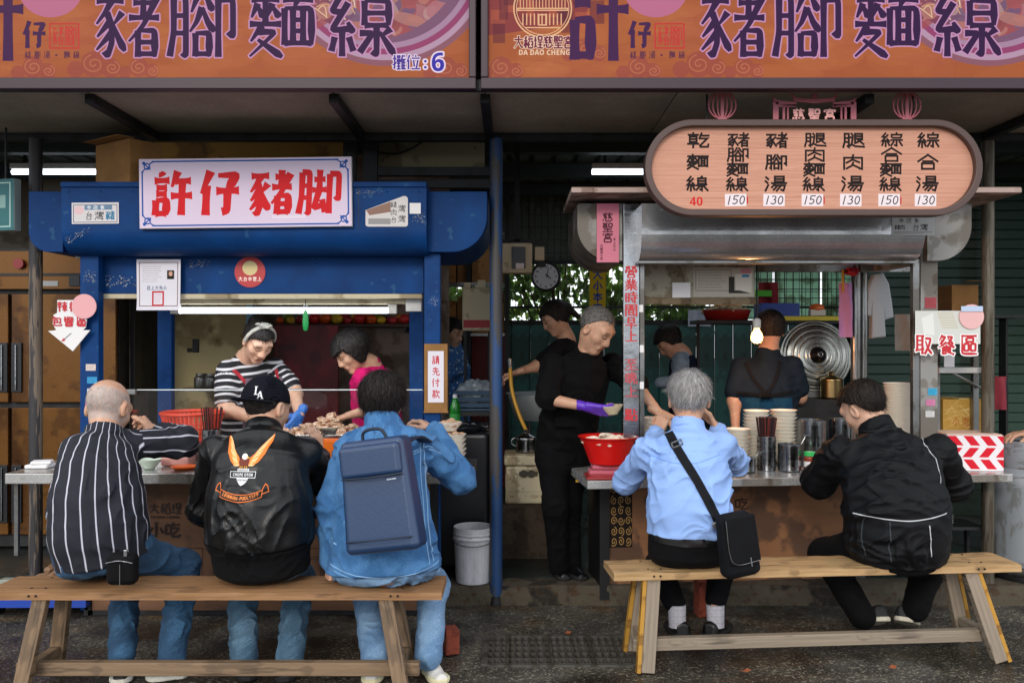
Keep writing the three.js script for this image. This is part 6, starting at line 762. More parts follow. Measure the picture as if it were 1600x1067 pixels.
function folds(fx, fy, fz, amp, seed = 0) { return (x, y, z) => { const w = 0.6 * noise3(x * 3 + seed, y * 3, z * 3), a = noise3(x * fx + w + seed, y * fy + w, z * fz), b = noise3(x * fx * 1.9 + seed, y * fy * 1.9 + w, z * fz * 1.9); const r = 1 - Math.abs(a), m = 0.3 + 0.7 * sstep(-0.35, 0.55, noise3(x * 2.3 + 9, y * 2.3 + seed, z * 2.3)); return amp * m * (r * r - 0.5 + 0.14 * b); }; }
function spine(p, n, bend, rightHint, prof) { // torso with elliptical sections along a bent spine
  const S = [], N = 8, c = p.clone().add(n).multiplyScalar(0.5).add(bend); for (let i = 0; i <= N; i++) { const t = i / N; S.push(p.clone().multiplyScalar((1 - t) ** 2).addScaledVector(c, 2 * t * (1 - t)).addScaledVector(n, t * t)); }
  const R = [], F = []; for (let i = 0; i <= N; i++) { const u = S[Math.min(N, i + 1)].clone().sub(S[Math.max(0, i - 1)]).normalize(), r = rightHint.clone().addScaledVector(u, -rightHint.dot(u)).normalize(); R.push(r); F.push(r.clone().cross(u)); }
  const rad = (t) => { let i = 0; while (i < prof.length - 2 && prof[i + 1][0] < t) i++; const a = prof[i], b = prof[i + 1], q = clamp((t - a[0]) / (b[0] - a[0]), 0, 1), s = q * q * (3 - 2 * q); return [lerp(a[1], b[1], s), lerp(a[2], b[2], s)]; };
  const L = p.distanceTo(n), out = { x: 0, z: 0, t: 0, y: 0 };
  const local = (x, y, z) => { let best = 1e9, bi = 0, bt = 0; for (let i = 0; i < N; i++) { const a = S[i], b = S[i + 1], ux = b.x - a.x, uy = b.y - a.y, uz = b.z - a.z, px = x - a.x, py = y - a.y, pz = z - a.z, l2 = ux * ux + uy * uy + uz * uz; let t = (px * ux + py * uy + pz * uz) / l2; if (i > 0 && t < 0) t = 0; if (i < N - 1 && t > 1) t = 1; const dx = px - t * ux, dy = py - t * uy, dz = pz - t * uz, d = dx * dx + dy * dy + dz * dz; if (d < best) { best = d; bi = i; bt = t; } }
    const T = (bi + bt) / N, a = S[bi], b = S[bi + 1], cx = x - lerp(a.x, b.x, bt), cy = y - lerp(a.y, b.y, bt), cz = z - lerp(a.z, b.z, bt), r0 = R[bi], r1 = R[bi + 1], f0 = F[bi], f1 = F[bi + 1], q = clamp(bt, 0, 1); out.t = T; out.x = cx * lerp(r0.x, r1.x, q) + cy * lerp(r0.y, r1.y, q) + cz * lerp(r0.z, r1.z, q); out.z = cx * lerp(f0.x, f1.x, q) + cy * lerp(f0.y, f1.y, q) + cz * lerp(f0.z, f1.z, q); return out; };
  const sdf = (k, add) => (x, y, z) => { const o = local(x, y, z), t0 = prof[0][0], t1 = prof[prof.length - 1][0], tc = clamp(o.t, t0, t1), [a, b] = rad(tc), rx = a * k + add, rz = b * k + add, ry = 0.055; const yy = (o.t - tc) * L; const k0 = Math.sqrt(o.x * o.x / rx / rx + o.z * o.z / rz / rz + yy * yy / ry / ry), k1 = Math.sqrt(o.x * o.x / rx ** 4 + o.z * o.z / rz ** 4 + yy * yy / ry ** 4); return k1 < 1e-5 ? -rz : k0 * (k0 - 1) / k1; };
  return { sdf, local, L, S };
}
const SKIN = { a: [0.52, 0.29, 0.185], b: [0.47, 0.26, 0.165], c: [0.58, 0.34, 0.23] };
M.skin = phys(0xffffff, 0.5, { vertexColors: true, sheen: 0.2, sheenColor: new THREE.Color(0x6a2a1a), sheenRoughness: 0.6 });
M.hair = phys(0xffffff, 0.55, { vertexColors: true, specularIntensity: 0.28 });
function headFrame(c, face, tilt = 0, k = 1) { const f = face.clone().normalize(), u0 = V(Math.sin(tilt), Math.cos(tilt), 0), r = f.clone().cross(u0).normalize(), u = r.clone().cross(f); return { c, f, u, r, k, to: (x, y, z) => { const a = (x - c.x) / k, b = (y - c.y) / k, d = (z - c.z) / k; return [a * r.x + b * r.y + d * r.z, a * u.x + b * u.y + d * u.z, a * f.x + b * f.y + d * f.z]; }, from: (x, y, z) => V(c.x + k * (r.x * x + u.x * y + f.x * z), c.y + k * (r.y * x + u.y * y + f.y * z), c.z + k * (r.z * x + u.z * y + f.z * z)) }; }
const cranium = union([ell([0, 0.028, -0.012], 0.077, 0.084, 0.096), ell([0, -0.04, 0.03], 0.059, 0.078, 0.064)], 0.05);
const faceBits = [cap(V(0, 0.012, 0.09), V(0, -0.028, 0.106), 0.007, 0.0105), cap(V(-0.042, 0.03, 0.072), V(0.042, 0.03, 0.072), 0.016, 0.016), cap(V(-0.011, -0.032, 0.097), V(0.011, -0.032, 0.097), 0.008, 0.008), cap(V(-0.018, -0.066, 0.083), V(0.018, -0.066, 0.083), 0.0085, 0.0085), cap(V(-0.01, -0.103, 0.066), V(0.01, -0.103, 0.066), 0.021, 0.021), cap(V(-0.044, -0.022, 0.052), V(0.044, -0.022, 0.052), 0.023, 0.023)];
const ear = (s) => (x, y, z) => { const d = ell([s * 0.08, -0.008, -0.008], 0.012, 0.033, 0.021)(x, y, z), h = ell([s * 0.092, -0.006, -0.004], 0.009, 0.02, 0.012)(x, y, z); return smax(d, -h, 0.006); };
const earL = ear(-1), earR = ear(1), eyeC = [ell([-0.032, 0.008, 0.102], 0.017, 0.01, 0.012), ell([0.032, 0.008, 0.102], 0.017, 0.01, 0.012)], eyeB = [ell([-0.032, 0.005, 0.078], 0.013, 0.012, 0.012), ell([0.032, 0.005, 0.078], 0.013, 0.012, 0.012)];
function headLocal(x, y, z) { let d = cranium(x, y, z); if (z > 0.02) { for (const f of faceBits) d = smin(d, f(x, y, z), 0.022); d = smax(d, -eyeC[0](x, y, z), 0.014); d = smax(d, -eyeC[1](x, y, z), 0.014); d = Math.min(d, eyeB[0](x, y, z), eyeB[1](x, y, z)); } d = smin(d, earL(x, y, z), 0.008); return smin(d, earR(x, y, z), 0.008); }
function handBones(w, dir, palm, o = {}) { // o.curl per joint, o.thumb side (+1/-1), o.spread
  const { curl = 0.5, thumb = 1, spread = 0.06, tcurl = 0.4, s = 1 } = o, f = dir.clone().normalize(), n = palm.clone().addScaledVector(f, -palm.dot(f)).normalize(), r = f.clone().cross(n), L = [], at = (p, a, b, c) => p.clone().addScaledVector(f, a * s).addScaledVector(r, b * s).addScaledVector(n, c * s);
  const lens = [[0.036, 0.024, 0.019], [0.042, 0.027, 0.02], [0.038, 0.025, 0.019], [0.03, 0.019, 0.017]];
  for (let i = 0; i < 4; i++) { const off = (1.5 - i) * 0.019 * thumb, base = at(w, 0.0, off * 0.55, 0), kn = at(w, 0.082 - Math.abs(i - 1) * 0.004, off, 0); L.push(cap(base, kn, 0.0165 * s, 0.0115 * s)); let p = kn, a = curl * 0.8, yaw = (1.5 - i) * spread * thumb; for (let j = 0; j < 3; j++) { const d = f.clone().multiplyScalar(Math.cos(a)).addScaledVector(n, Math.sin(a)).addScaledVector(r, yaw * Math.cos(a)).normalize(), q = p.clone().addScaledVector(d, lens[i][j] * s); L.push(cap(p, q, (0.0098 - j * 0.0008) * s, (0.0092 - j * 0.001) * s)); p = q; a += curl * (j ? 0.8 : 1.1); } }
  let p = at(w, 0.022, 0.022 * thumb, 0.004), a = 0.75; for (const l of [0.038, 0.03, 0.024]) { const d = f.clone().multiplyScalar(Math.cos(a)).addScaledVector(r, Math.sin(a) * thumb).addScaledVector(n, tcurl).normalize(), q = p.clone().addScaledVector(d, l * s); L.push(cap(p, q, 0.0125 * s, 0.0095 * s)); p = q; a -= 0.3; }
  L.push(cap(w.clone().addScaledVector(f, -0.05), at(w, 0.02, 0, 0), 0.026 * s, 0.021 * s)); return L;
}
function hairMesh(h, style, col, parent, seed, o = {}) {
  const lineY = { short: (z, x) => z > 0.045 ? 0.072 : z > -0.02 ? lerp(0.02, 0.072, sstep(-0.02, 0.045, z)) : lerp(-0.062, 0.02, sstep(-0.075, -0.02, z)), crew: (z) => z > 0.05 ? 0.085 : lerp(-0.055, 0.085, sstep(-0.08, 0.05, z)), full: (z) => z > 0.06 ? 0.062 : z > 0 ? lerp(-0.03, 0.062, sstep(0, 0.06, z)) : lerp(-0.085, -0.03, sstep(-0.08, 0, z)), bob: (z, x) => z > 0.055 ? lerp(0.03, 0.045, Math.abs(x) / 0.05) : lerp(-0.09, 0.03, sstep(0.0, 0.06, z)), tied: (z) => z > 0.07 ? 0.07 : lerp(-0.05, 0.07, sstep(-0.06, 0.07, z)) }[style];
  const th = { short: 0.012, crew: 0.005, full: 0.02, bob: 0.022, tied: 0.01 }[style], st = folds(40, 12, 40, style === 'crew' ? 0.0015 : 0.004, seed);
  const loc = (x, y, z) => { if (o.noShell) return cranium(x, y, z) - 0.001; let d = cranium(x, y, z) - th - (style === 'full' || style === 'bob' ? 0.008 * sstep(-0.05, 0.06, y) : 0.004 * sstep(0, 0.08, y)); d -= st(x, y, z); const m = lineY(z, x) + 0.006 * noise3(x * 60, z * 60, seed) - y; d = smax(d, m, 0.012); if (o.bun) d = smin(d, ell(o.bun, 0.04, 0.04, 0.04)(x, y, z) - st(x, y, z), 0.02); if (o.tail) d = smin(d, o.tail(x, y, z) - st(x, y, z) * 0.6, 0.02); return d; };
  const f = (x, y, z) => { const q = h.to(x, y, z); return h.k * loc(q[0], q[1], q[2]); }, [lo, hi] = hull([h.c], (o.tail ? 0.3 : 0.15) * h.k);
  const cf = (x, y, z) => { const q = h.to(x, y, z), n = noise3(q[0] * 120 + seed, q[1] * 30, q[2] * 90), k = clamp(0.45 + 0.6 * n, 0, 1), c = o.top && q[1] > 0.06 ? o.top : col[1]; return [lerp(col[0][0], c[0], k), lerp(col[0][1], c[1], k), lerp(col[0][2], c[2], k)]; };
  if (!o.noShell) part('hair', netMesh(f, lo, hi, 0.0055, { color: cf }), M.hair, parent);
  if (o.strands) { // loose strands following the skull away from the crown
    const r = rngOf(seed + 5), pos = [], nor = [], cl = [], idx = []; const crown = o.crown ?? V(0.01, 0.1, -0.055);
    for (let i = 0; i < o.strands; i++) { const a = r() * 6.283, b = Math.acos(1 - 1.75 * r()); let p = V(Math.sin(b) * Math.cos(a) * 0.09, 0.028 + Math.cos(b) * 0.1, -0.012 + Math.sin(b) * Math.sin(a) * 0.11); if (lineY(p.z, p.x) > p.y + 0.012 || p.y > (o.maxY ?? 1) + 0.015 * noise3(p.x * 40, p.y * 40, p.z * 40)) continue; for (let k = 0; k < 6; k++) { const d = loc(p.x, p.y, p.z), e = 0.003, gx = loc(p.x + e, p.y, p.z) - d, gy = loc(p.x, p.y + e, p.z) - d, gz = loc(p.x, p.y, p.z + e) - d, l = Math.hypot(gx, gy, gz) || 1; p.x -= d * gx / l; p.y -= d * gy / l; p.z -= d * gz / l; p.n = V(gx / l, gy / l, gz / l); }
      const n = p.n, fl = p.clone().sub(crown); fl.y -= 0.02; fl.addScaledVector(n, -fl.dot(n)).normalize(); const cn = 0.7 * noise3(p.x * 38 + seed, p.y * 38, p.z * 38); fl.addScaledVector(fl.clone().cross(n), cn); fl.add(V((r() - 0.5) * 0.35, (r() - 0.5) * 0.35, (r() - 0.5) * 0.35)); const up = (o.lift ?? 0.004) * (r() < 0.16 ? 2.6 : 1); const sd = fl.clone().cross(n).normalize(), L = (o.len ?? 0.03) * (0.6 + 0.7 * r()), w = o.w ?? 0.0009, q3 = r(), c = [0, 1, 2].map((i) => lerp(col[0][i], col[1][i], q3)), v = (0.55 + 0.9 * r()) * (1 + 0.35 * noise3(p.x * 60, p.y * 25, p.z * 60 + seed)); const q0 = pos.length / 3;
      for (let k = 0; k < 4; k++) { const t = k / 3, m = p.clone().addScaledVector(fl, L * (t - 0.3)).addScaledVector(n, up * Math.sin(t * 2.2) + 0.0008).add(V(0, -0.003 * t * t, 0)); for (const s of [-1, 1]) { const x = m.clone().addScaledVector(sd, s * w * (1 - t * 0.8)), wv = h.from(x.x, x.y, x.z); pos.push(wv.x, wv.y, wv.z); const wn = h.from(n.x, n.y, n.z).sub(h.c); nor.push(wn.x, wn.y, wn.z); cl.push(c[0] * v, c[1] * v, c[2] * v); } if (k) { const z = q0 + k * 2; idx.push(z - 2, z, z - 1, z, z + 1, z - 1); } } }
    const g2 = new THREE.BufferGeometry(); g2.setAttribute('position', new THREE.Float32BufferAttribute(pos, 3)); g2.setAttribute('normal', new THREE.Float32BufferAttribute(nor, 3)); g2.setAttribute('color', new THREE.Float32BufferAttribute(cl, 3)); g2.setIndex(idx); part(o.noShell ? 'hair' : 'hair_strands', g2, M.hair, parent).userData.kind = 'stuff';
  }
}
function shoe(parent, heel, toe, o) { // heel and toe are sole points; o.upper, o.sole materials, o.h height
  const f = toe.clone().sub(heel), L = f.length(); f.normalize(); const r = f.clone().cross(V(0, 1, 0)).normalize(), u = r.clone().cross(f), to = (x, y, z) => { const a = x - heel.x, b = y - heel.y, c = z - heel.z; return [a * f.x + b * f.y + c * f.z, a * u.x + b * u.y + c * u.z, a * r.x + b * r.y + c * r.z]; };
  const foot = (a, c, e) => { const t = clamp(a / L, 0, 1), w = (o.w ?? 1) * lerp(0.034, 0.046, sstep(0.2, 0.7, t)) * (t > 0.75 ? Math.sqrt(Math.max(0.02, 1 - ((t - 0.75) / 0.27) ** 2)) : t < 0.12 ? Math.sqrt(Math.max(0.02, 1 - ((0.12 - t) / 0.13) ** 2)) : 1); return Math.max(Math.abs(c) - w - e, -a - e, a - L - e); };
  const top = (a) => { const t = a / L; return t < 0.3 ? o.h : lerp(o.h, 0.045, sstep(0.28, 0.8, t)); };
  const fu = (x, y, z) => { const [a, b, c] = to(x, y, z), k = clamp(b / 0.12, 0, 1); return smax(smax(foot(a, c, -0.001 - 0.016 * k * k), b - top(a) + 0.9 * c * c / 0.05 / (o.w ?? 1), 0.02), 0.016 - b, 0.004); };
  const fs = (x, y, z) => { const [a, b, c] = to(x, y, z); return smax(foot(a, c, 0.003), Math.abs(b - 0.013) - 0.013, 0.008); };
  const [lo, hi] = hull([heel, toe, heel.clone().addScaledVector(u, o.h)], 0.07); const m = part('shoe', netMesh(fu, lo, hi, 0.007), o.upper, parent); part('sole', netMesh(fs, lo, hi, 0.007), o.sole, m); return m;
}
function compact(pos, uv, idx) { const map = new Map(), P2 = [], U2 = [], I2 = idx.map((i) => { let k = map.get(i); if (k === undefined) { k = P2.length / 3; map.set(i, k); P2.push(pos[i * 3], pos[i * 3 + 1], pos[i * 3 + 2]); U2.push(uv[i * 2], uv[i * 2 + 1]); } return k; }); const g = new THREE.BufferGeometry(); g.setAttribute('position', new THREE.Float32BufferAttribute(P2, 3)); g.setAttribute('uv', new THREE.Float32BufferAttribute(U2, 2)); g.setIndex(I2); g.computeVertexNormals(); return g; }
function drape(sdf, corners, nu, nv, lift, dir = V(0, 0, -1)) { // a cloth patch laid on a field: bilinear corners (a b / c d), moved along dir until they touch
  const pos = [], uv = [], idx = [], ok = [], [a, b, c, d] = corners, q = V(0, 0, 0); for (let j = 0; j <= nv; j++) for (let i = 0; i <= nu; i++) { const u = i / nu, v = j / nv; q.copy(a).multiplyScalar((1 - u) * (1 - v)).addScaledVector(b, u * (1 - v)).addScaledVector(c, (1 - u) * v).addScaledVector(d, u * v).addScaledVector(dir, -0.3); let hit = false; for (let k = 0; k < 90; k++) { const s = sdf(q.x, q.y, q.z) - lift; if (s < 0.0006) { hit = true; break; } q.addScaledVector(dir, s * 0.75); } ok.push((hit || sdf(q.x, q.y, q.z) - lift < 0.012) && Math.abs(q.z - c.z) < 0.34); pos.push(q.x, q.y, q.z); uv.push(u, 1 - v); }
  for (let j = 0; j < nv; j++) for (let i = 0; i < nu; i++) { const k = j * (nu + 1) + i; if (ok[k] && ok[k + 1] && ok[k + nu + 1] && ok[k + nu + 2]) idx.push(k, k + nu + 1, k + 1, k + 1, k + nu + 1, k + nu + 2); }
  return compact(pos, uv, idx);
}
function ribbonOn(sdf, pts, w, lift, start = 0.35) { // ribbon of width w along points, draped along -z
  const L = new THREE.CatmullRomCurve3(pts).getPoints(40), A = [], B = []; L.forEach((p, i) => { const t = L[Math.min(40, i + 1)].clone().sub(L[Math.max(0, i - 1)]); t.z = 0; t.normalize(); A.push(V(p.x - t.y * w / 2, p.y + t.x * w / 2, p.z + start)); B.push(V(p.x + t.y * w / 2, p.y - t.x * w / 2, p.z + start)); });
  const pos = [], uv = [], idx = [], ok = [], M3 = 3; for (let i = 0; i <= 40; i++) for (let s = 0; s <= M3; s++) { const q = A[i].clone().lerp(B[i], s / M3), z0 = q.z; let hit = false; for (let k = 0; k < 90; k++) { const d = sdf(q.x, q.y, q.z) - lift; if (d < 0.0006) { hit = true; break; } q.z -= d * 0.75; } ok.push((hit || sdf(q.x, q.y, q.z) - lift < 0.012) && z0 - q.z < start + 0.3); pos.push(q.x, q.y, q.z); uv.push(s / M3, i / 40 * 10); } for (let i = 0; i < 40; i++) for (let s = 0; s < M3; s++) { const k = i * (M3 + 1) + s; if (ok[k] && ok[k + 1] && ok[k + M3 + 1] && ok[k + M3 + 2]) idx.push(k, k + M3 + 1, k + 1, k + 1, k + M3 + 1, k + M3 + 2); }
  return compact(pos, uv, idx);
}
function person(label, s) {
  const g = thing('person', label, 'person'), skin = s.skin ?? SKIN.a, j = (q) => q.isVector3 ? q : P(...q), J = {}; for (const k of ['pelvis', 'neck', 'head', 'shL', 'shR', 'elL', 'elR', 'wrL', 'wrR', 'knL', 'knR', 'anL', 'anR', 'hipL', 'hipR']) if (s[k]) J[k] = j(s[k]);
  const right = J.shR.clone().sub(J.shL).normalize(), hr = s.hipRight ?? right; J.hipL ??= J.pelvis.clone().addScaledVector(hr, -0.085); J.hipR ??= J.pelvis.clone().addScaledVector(hr, 0.085);
  const sp = spine(J.pelvis, J.neck, s.bend ?? V(0, 0, 0.03), right, s.torso), H = headFrame(J.head, s.face, s.tilt ?? 0, s.headK ?? 1), sl = s.sleeve ?? {}, ar = s.arm ?? 1;
  const chin = H.from(0, -0.055, -0.012), neckF = cap(J.neck.clone().lerp(J.head, -0.15), chin, 0.064 * (s.neckR ?? 1), 0.056 * (s.neckR ?? 1));
  const limb = (a, b, ra, rb) => cap(a, b, ra, rb), armsB = [], armsC = [];
  for (const q of ['L', 'R']) { const S = J['sh' + q], E = J['el' + q], W = J['wr' + q]; if (!E) continue; armsB.push(limb(S, E, 0.047 * ar, 0.038 * ar), limb(E, W, 0.039 * ar, 0.026 * ar)); const su = sl.up ?? [0.068, 0.058], sf = sl.fore ?? [0.057, 0.045]; if (sl.len === 'short') armsC.push(limb(S, S.clone().lerp(E, 0.72), su[0], su[1])); else if (sl.len === 'elbow') armsC.push(limb(S, E.clone().lerp(W, 0.08), su[0], su[1])); else armsC.push(limb(S, E, su[0], su[1]), limb(E, E.clone().lerp(W, sl.end ?? 0.93), sf[0], sf[1])); }
  const legsB = [], legsC = [], lr = s.leg ?? 1; for (const q of ['L', 'R']) if (J['kn' + q]) { const h = J['hip' + q], k = J['kn' + q], a = J['an' + q]; legsB.push(limb(h, k, 0.075 * lr, 0.05 * lr), limb(k, a, 0.05 * lr, 0.034 * lr)); legsC.push(limb(h, k, 0.098 * lr, 0.072 * lr), limb(k, a.clone().lerp(k, s.cuffUp ?? -0.06), 0.07 * lr, (s.cuff ?? 0.06) * lr)); }
  // body
  const coreB = union([sp.sdf(0.86, -0.012), ...armsB, ...legsB, neckF], 0.05), pts = Object.values(J).concat(sp.S), [blo, bhi] = hull(pts.filter((p) => p !== J.head), 0.2);
  const geoms = [], sk = (x, y, z) => { const n = 1 + 0.1 * noise3(x * 30, y * 30, z * 30) + 0.08 * noise3(x * 110, y * 110, z * 110), m = 0.07 * noise3(x * 22 + 5, y * 22, z * 22); return [skin[0] * n, skin[1] * n * (1 - m), skin[2] * n * (1 - 1.4 * m)]; };
  const stripUV = (q) => { q.deleteAttribute('uv'); return q; };
  geoms.push(netMesh(coreB, blo, bhi, 0.016, { color: sk }));
  const dark = s.brow ?? [0.02, 0.015, 0.012], faceCol = (x, y, z) => { const q = H.to(x, y, z), c = sk(x, y, z); let [a, b, d] = c; const ax = Math.abs(q[0]); const put = (t, r, gg, bb) => { a = lerp(a, r, t); b = lerp(b, gg, t); d = lerp(d, bb, t); };
    if (q[2] > 0.05) { put((s.browA ?? 0.6) * sstep(0.008, 0.004, Math.abs(q[1] - 0.033 - 0.1 * (0.035 - ax) * 0.3)) * sstep(0.012, 0.018, ax) * sstep(0.056, 0.05, ax), ...dark); put(0.9 * sstep(0.0042, 0.002, Math.abs(q[1] + 0.001 - (ax - 0.032) ** 2 * 8)) * sstep(0.014, 0.019, ax) * sstep(0.05, 0.044, ax), 0.02, 0.014, 0.012); put(0.7 * sstep(0.012, 0.006, Math.abs(q[1] + 0.066)) * sstep(0.028, 0.02, ax), skin[0] * 0.75, skin[1] * 0.42, skin[2] * 0.45); put(0.85 * sstep(0.0028, 0.001, Math.abs(q[1] + 0.065 + 7 * ax * ax)) * sstep(0.026, 0.02, ax), 0.1, 0.03, 0.03); }
    if (s.stubble) { const k = s.stubble(q, noise3(x * 220, y * 220, z * 220)); if (k > 0) put(k, ...(s.stubbleCol ?? [0.28, 0.26, 0.25])); } return [a, b, d]; };
  const headF = (x, y, z) => { const q = H.to(x, y, z); return smin(H.k * headLocal(q[0], q[1], q[2]), neckF(x, y, z), 0.03); };
  { const [lo, hi] = hull([J.head], 0.15 * H.k); geoms.push(netMesh(headF, lo, hi, s.headCell ?? 0.005, { color: faceCol })); }
  for (const hnd of s.hands ?? []) { const w = J['wr' + hnd.side], L = handBones(w, hnd.dir, hnd.palm, hnd), f = union(L, 0.008); const [lo, hi] = hull([w.clone().addScaledVector(hnd.dir.clone().normalize(), 0.08)], 0.14); if (hnd.glove) { const gl = (x, y, z) => f(x, y, z) - 0.0025 - 0.001 * noise3(x * 80, y * 80, z * 80); part('glove', netMesh(gl, lo, hi, 0.0045), hnd.glove, g); } else geoms.push(netMesh(f, lo, hi, 0.0045, { color: sk })); }
  const flat = geoms.filter((q) => q.attributes.position.count).map((q) => q.toNonIndexed()); part('body', mergeGeometries(flat), M.skin, g);
  // upper clothing
  let topF = null;
  if (s.top) {
    const fd = s.top.folds ?? folds(7, 10, 7, 0.008), raw = union([sp.sdf(1, 0), ...armsC], s.top.k ?? 0.05), ring = s.top.collar, neckOpen = cap(J.neck.clone().lerp(J.head, 0.55), J.head, (s.top.open ?? 0.075) * 0.9, s.top.open ?? 0.075), up = J.head.clone().sub(J.neck).normalize(), nk = J.neck;
    const hem = s.top.hem, collarF = ring ? (x, y, z) => { const d = Math.abs(neckF(x, y, z) - ring.r) - 0.006, a = (x - nk.x) * up.x + (y - nk.y) * up.y + (z - nk.z) * up.z; return Math.max(d, Math.abs(a - ring.at) - ring.h); } : null;
    topF = (x, y, z) => { let d = raw(x, y, z); if (d < 0.08) d -= fd(x, y, z); d = smax(d, -neckOpen(x, y, z), 0.012); if (hem) { const o = sp.local(x, y, z); d = smax(d, (hem - o.t) * sp.L, 0.01); } if (collarF) d = smin(d, collarF(x, y, z), 0.01); return d; };
    const limbs = []; for (const q of ['L', 'R']) if (J['el' + q]) limbs.push([J['sh' + q], J['el' + q]], [J['el' + q], J['wr' + q]]);
    const nearLimb = (x, y, z) => { let b = 1e9, bi = -1, bt = 0; limbs.forEach(([A, B], i) => { const u = B.clone().sub(A), l2 = u.lengthSq(), t = clamp(((x - A.x) * u.x + (y - A.y) * u.y + (z - A.z) * u.z) / l2, 0, 1), d = Math.hypot(x - A.x - t * u.x, y - A.y - t * u.y, z - A.z - t * u.z); if (d < b) { b = d; bi = i; bt = t; } }); return [b, bi, bt]; };
    const torsoD = sp.sdf(1, 0), chart = (x, y, z) => { const [b, i, t] = nearLimb(x, y, z); return b - 0.07 < torsoD(x, y, z) && !(i % 2 === 0 && t < 0.12) ? 1 : 0; }, su = s.top.su ?? 1, sv = s.top.sv ?? 1;
    const uv = (x, y, z, c) => { if (c === 1) { const [b, i, t] = nearLimb(x, y, z), [A, B] = limbs[i], u = B.clone().sub(A), l = u.length(); u.normalize(); const e1 = Math.abs(u.y) < 0.8 ? V(0, 1, 0) : V(0, 0, 1), n1 = e1.addScaledVector(u, -e1.dot(u)).normalize(), n2 = u.clone().cross(n1), dx = x - A.x, dy = y - A.y, dz = z - A.z; return [(Math.atan2(dx * n2.x + dy * n2.y + dz * n2.z, dx * n1.x + dy * n1.y + dz * n1.z) + Math.PI) * 0.07, ((i % 2) * 0.27 + t * l)]; } const o = sp.local(x, y, z); return [(Math.atan2(o.x, o.z * (s.top.flipUV ?? 1)) + Math.PI) * (s.top.uR ?? 0.2), o.t * sp.L]; };
    const wrap = (c) => 2 * Math.PI * (c === 1 ? 0.07 : s.top.uR ?? 0.2);
    const [lo, hi] = hull(pts.filter((p) => p !== J.head && p !== J.knL && p !== J.knR && p !== J.anL && p !== J.anR), Math.max(...s.torso.map((q) => q[1])) + 0.03);
    const m = part(s.top.name ?? 'shirt', netMesh(topF, lo, hi, s.cell ?? 0.011, { uv, chart, wrap }), s.top.mat, g); s.onTop?.(topF, m, g, J, sp, raw);
  }
  if (s.pants) { const fd = s.pants.folds ?? folds(9, 9, 9, 0.007, 3), hipT = s.pants.waist ?? 0.22, tor = sp.sdf(s.pants.k ?? 0.93, 0), raw = union([(x, y, z) => { const d = tor(x, y, z), o = sp.local(x, y, z); return smax(d, (o.t - hipT) * sp.L, 0.01); }, ...legsC], 0.05); const pf = (x, y, z) => { const d = raw(x, y, z); return d < 0.07 ? d - fd(x, y, z) : d; }; const [lo, hi] = hull([J.pelvis, J.hipL, J.hipR, J.knL, J.knR, J.anL, J.anR], 0.24); for (let k = 0; k < 3; k++) { if (k !== 1) { lo[k] += 0.02; hi[k] -= 0.02; } } lo[1] = Math.max(lo[1], 0.02); const m = part('trousers', netMesh(pf, lo, hi, s.cell ?? 0.012, { uv: (x, y, z) => [x + z * 0.7, y + z * 0.3], chart: () => 0 }), s.pants.mat, g); s.onPants?.(pf, m, g, J); }
  return { g, J, H, topF, sp };
}
// ---------- cloth materials ----------
const T_denim = (base, fade, seed) => tex(512, (u, v) => { const tw = 0.5 + 0.5 * Math.sin((u + v) * 6.283 * 90), a = fbm(u, v, 5, 5, seed), n = pn(u * 220, v * 220, 220, 220, seed + 2); return mix(hex(base), hex(fade), clamp(0.32 + 0.3 * sstep(0.4, 0.65, a) + 0.3 * (tw - 0.5) + 0.5 * (n - 0.5), 0, 1)); });
const denimMat = (b, f, s) => std(0xffffff, 0.88, { map: rep(T_denim(b, f, s), 0.35), bumpMap: rep(T_weave, 0.06), bumpScale: 0.0006 });
const clothMat = (c, r = 0.85, o = {}) => phys(c, r, { map: rep(T_grey, 0.3), bumpMap: rep(T_weave, 0.05), bumpScale: 0.0005, sheen: 0.06, sheenRoughness: 0.6, sheenColor: new THREE.Color(0x888888), specularIntensity: 0.3, ...o });
const jeansDark = denimMat(0x16304a, 0x4a7aa0, 201), jeansMid = denimMat(0x2c4a62, 0x7798ae, 211), jeansLight = denimMat(0x4a6f96, 0x94b3d0, 221), denimJacket = denimMat(0x1f4f80, 0x5b8fc0, 231);
const blackTrousers = clothMat(0x0c0d10, 0.85), darkTee = clothMat(0x0f1012, 0.9), stitch = std(0xb9c6cf, 0.8);
const whiteSole = std(0xd9d6c8, 0.7), blackSole = std(0x151515, 0.7);
const HB = [[0.006, 0.005, 0.005], [0.034, 0.029, 0.026]], HG = [[0.2, 0.195, 0.19], [0.46, 0.45, 0.44]], HD = [[0.01, 0.008, 0.007], [0.03, 0.022, 0.018]], HM = [[0.06, 0.055, 0.05], [0.2, 0.19, 0.18]];
const ground = (px, d, y = 0.004) => V(X(px, d), y, -d);

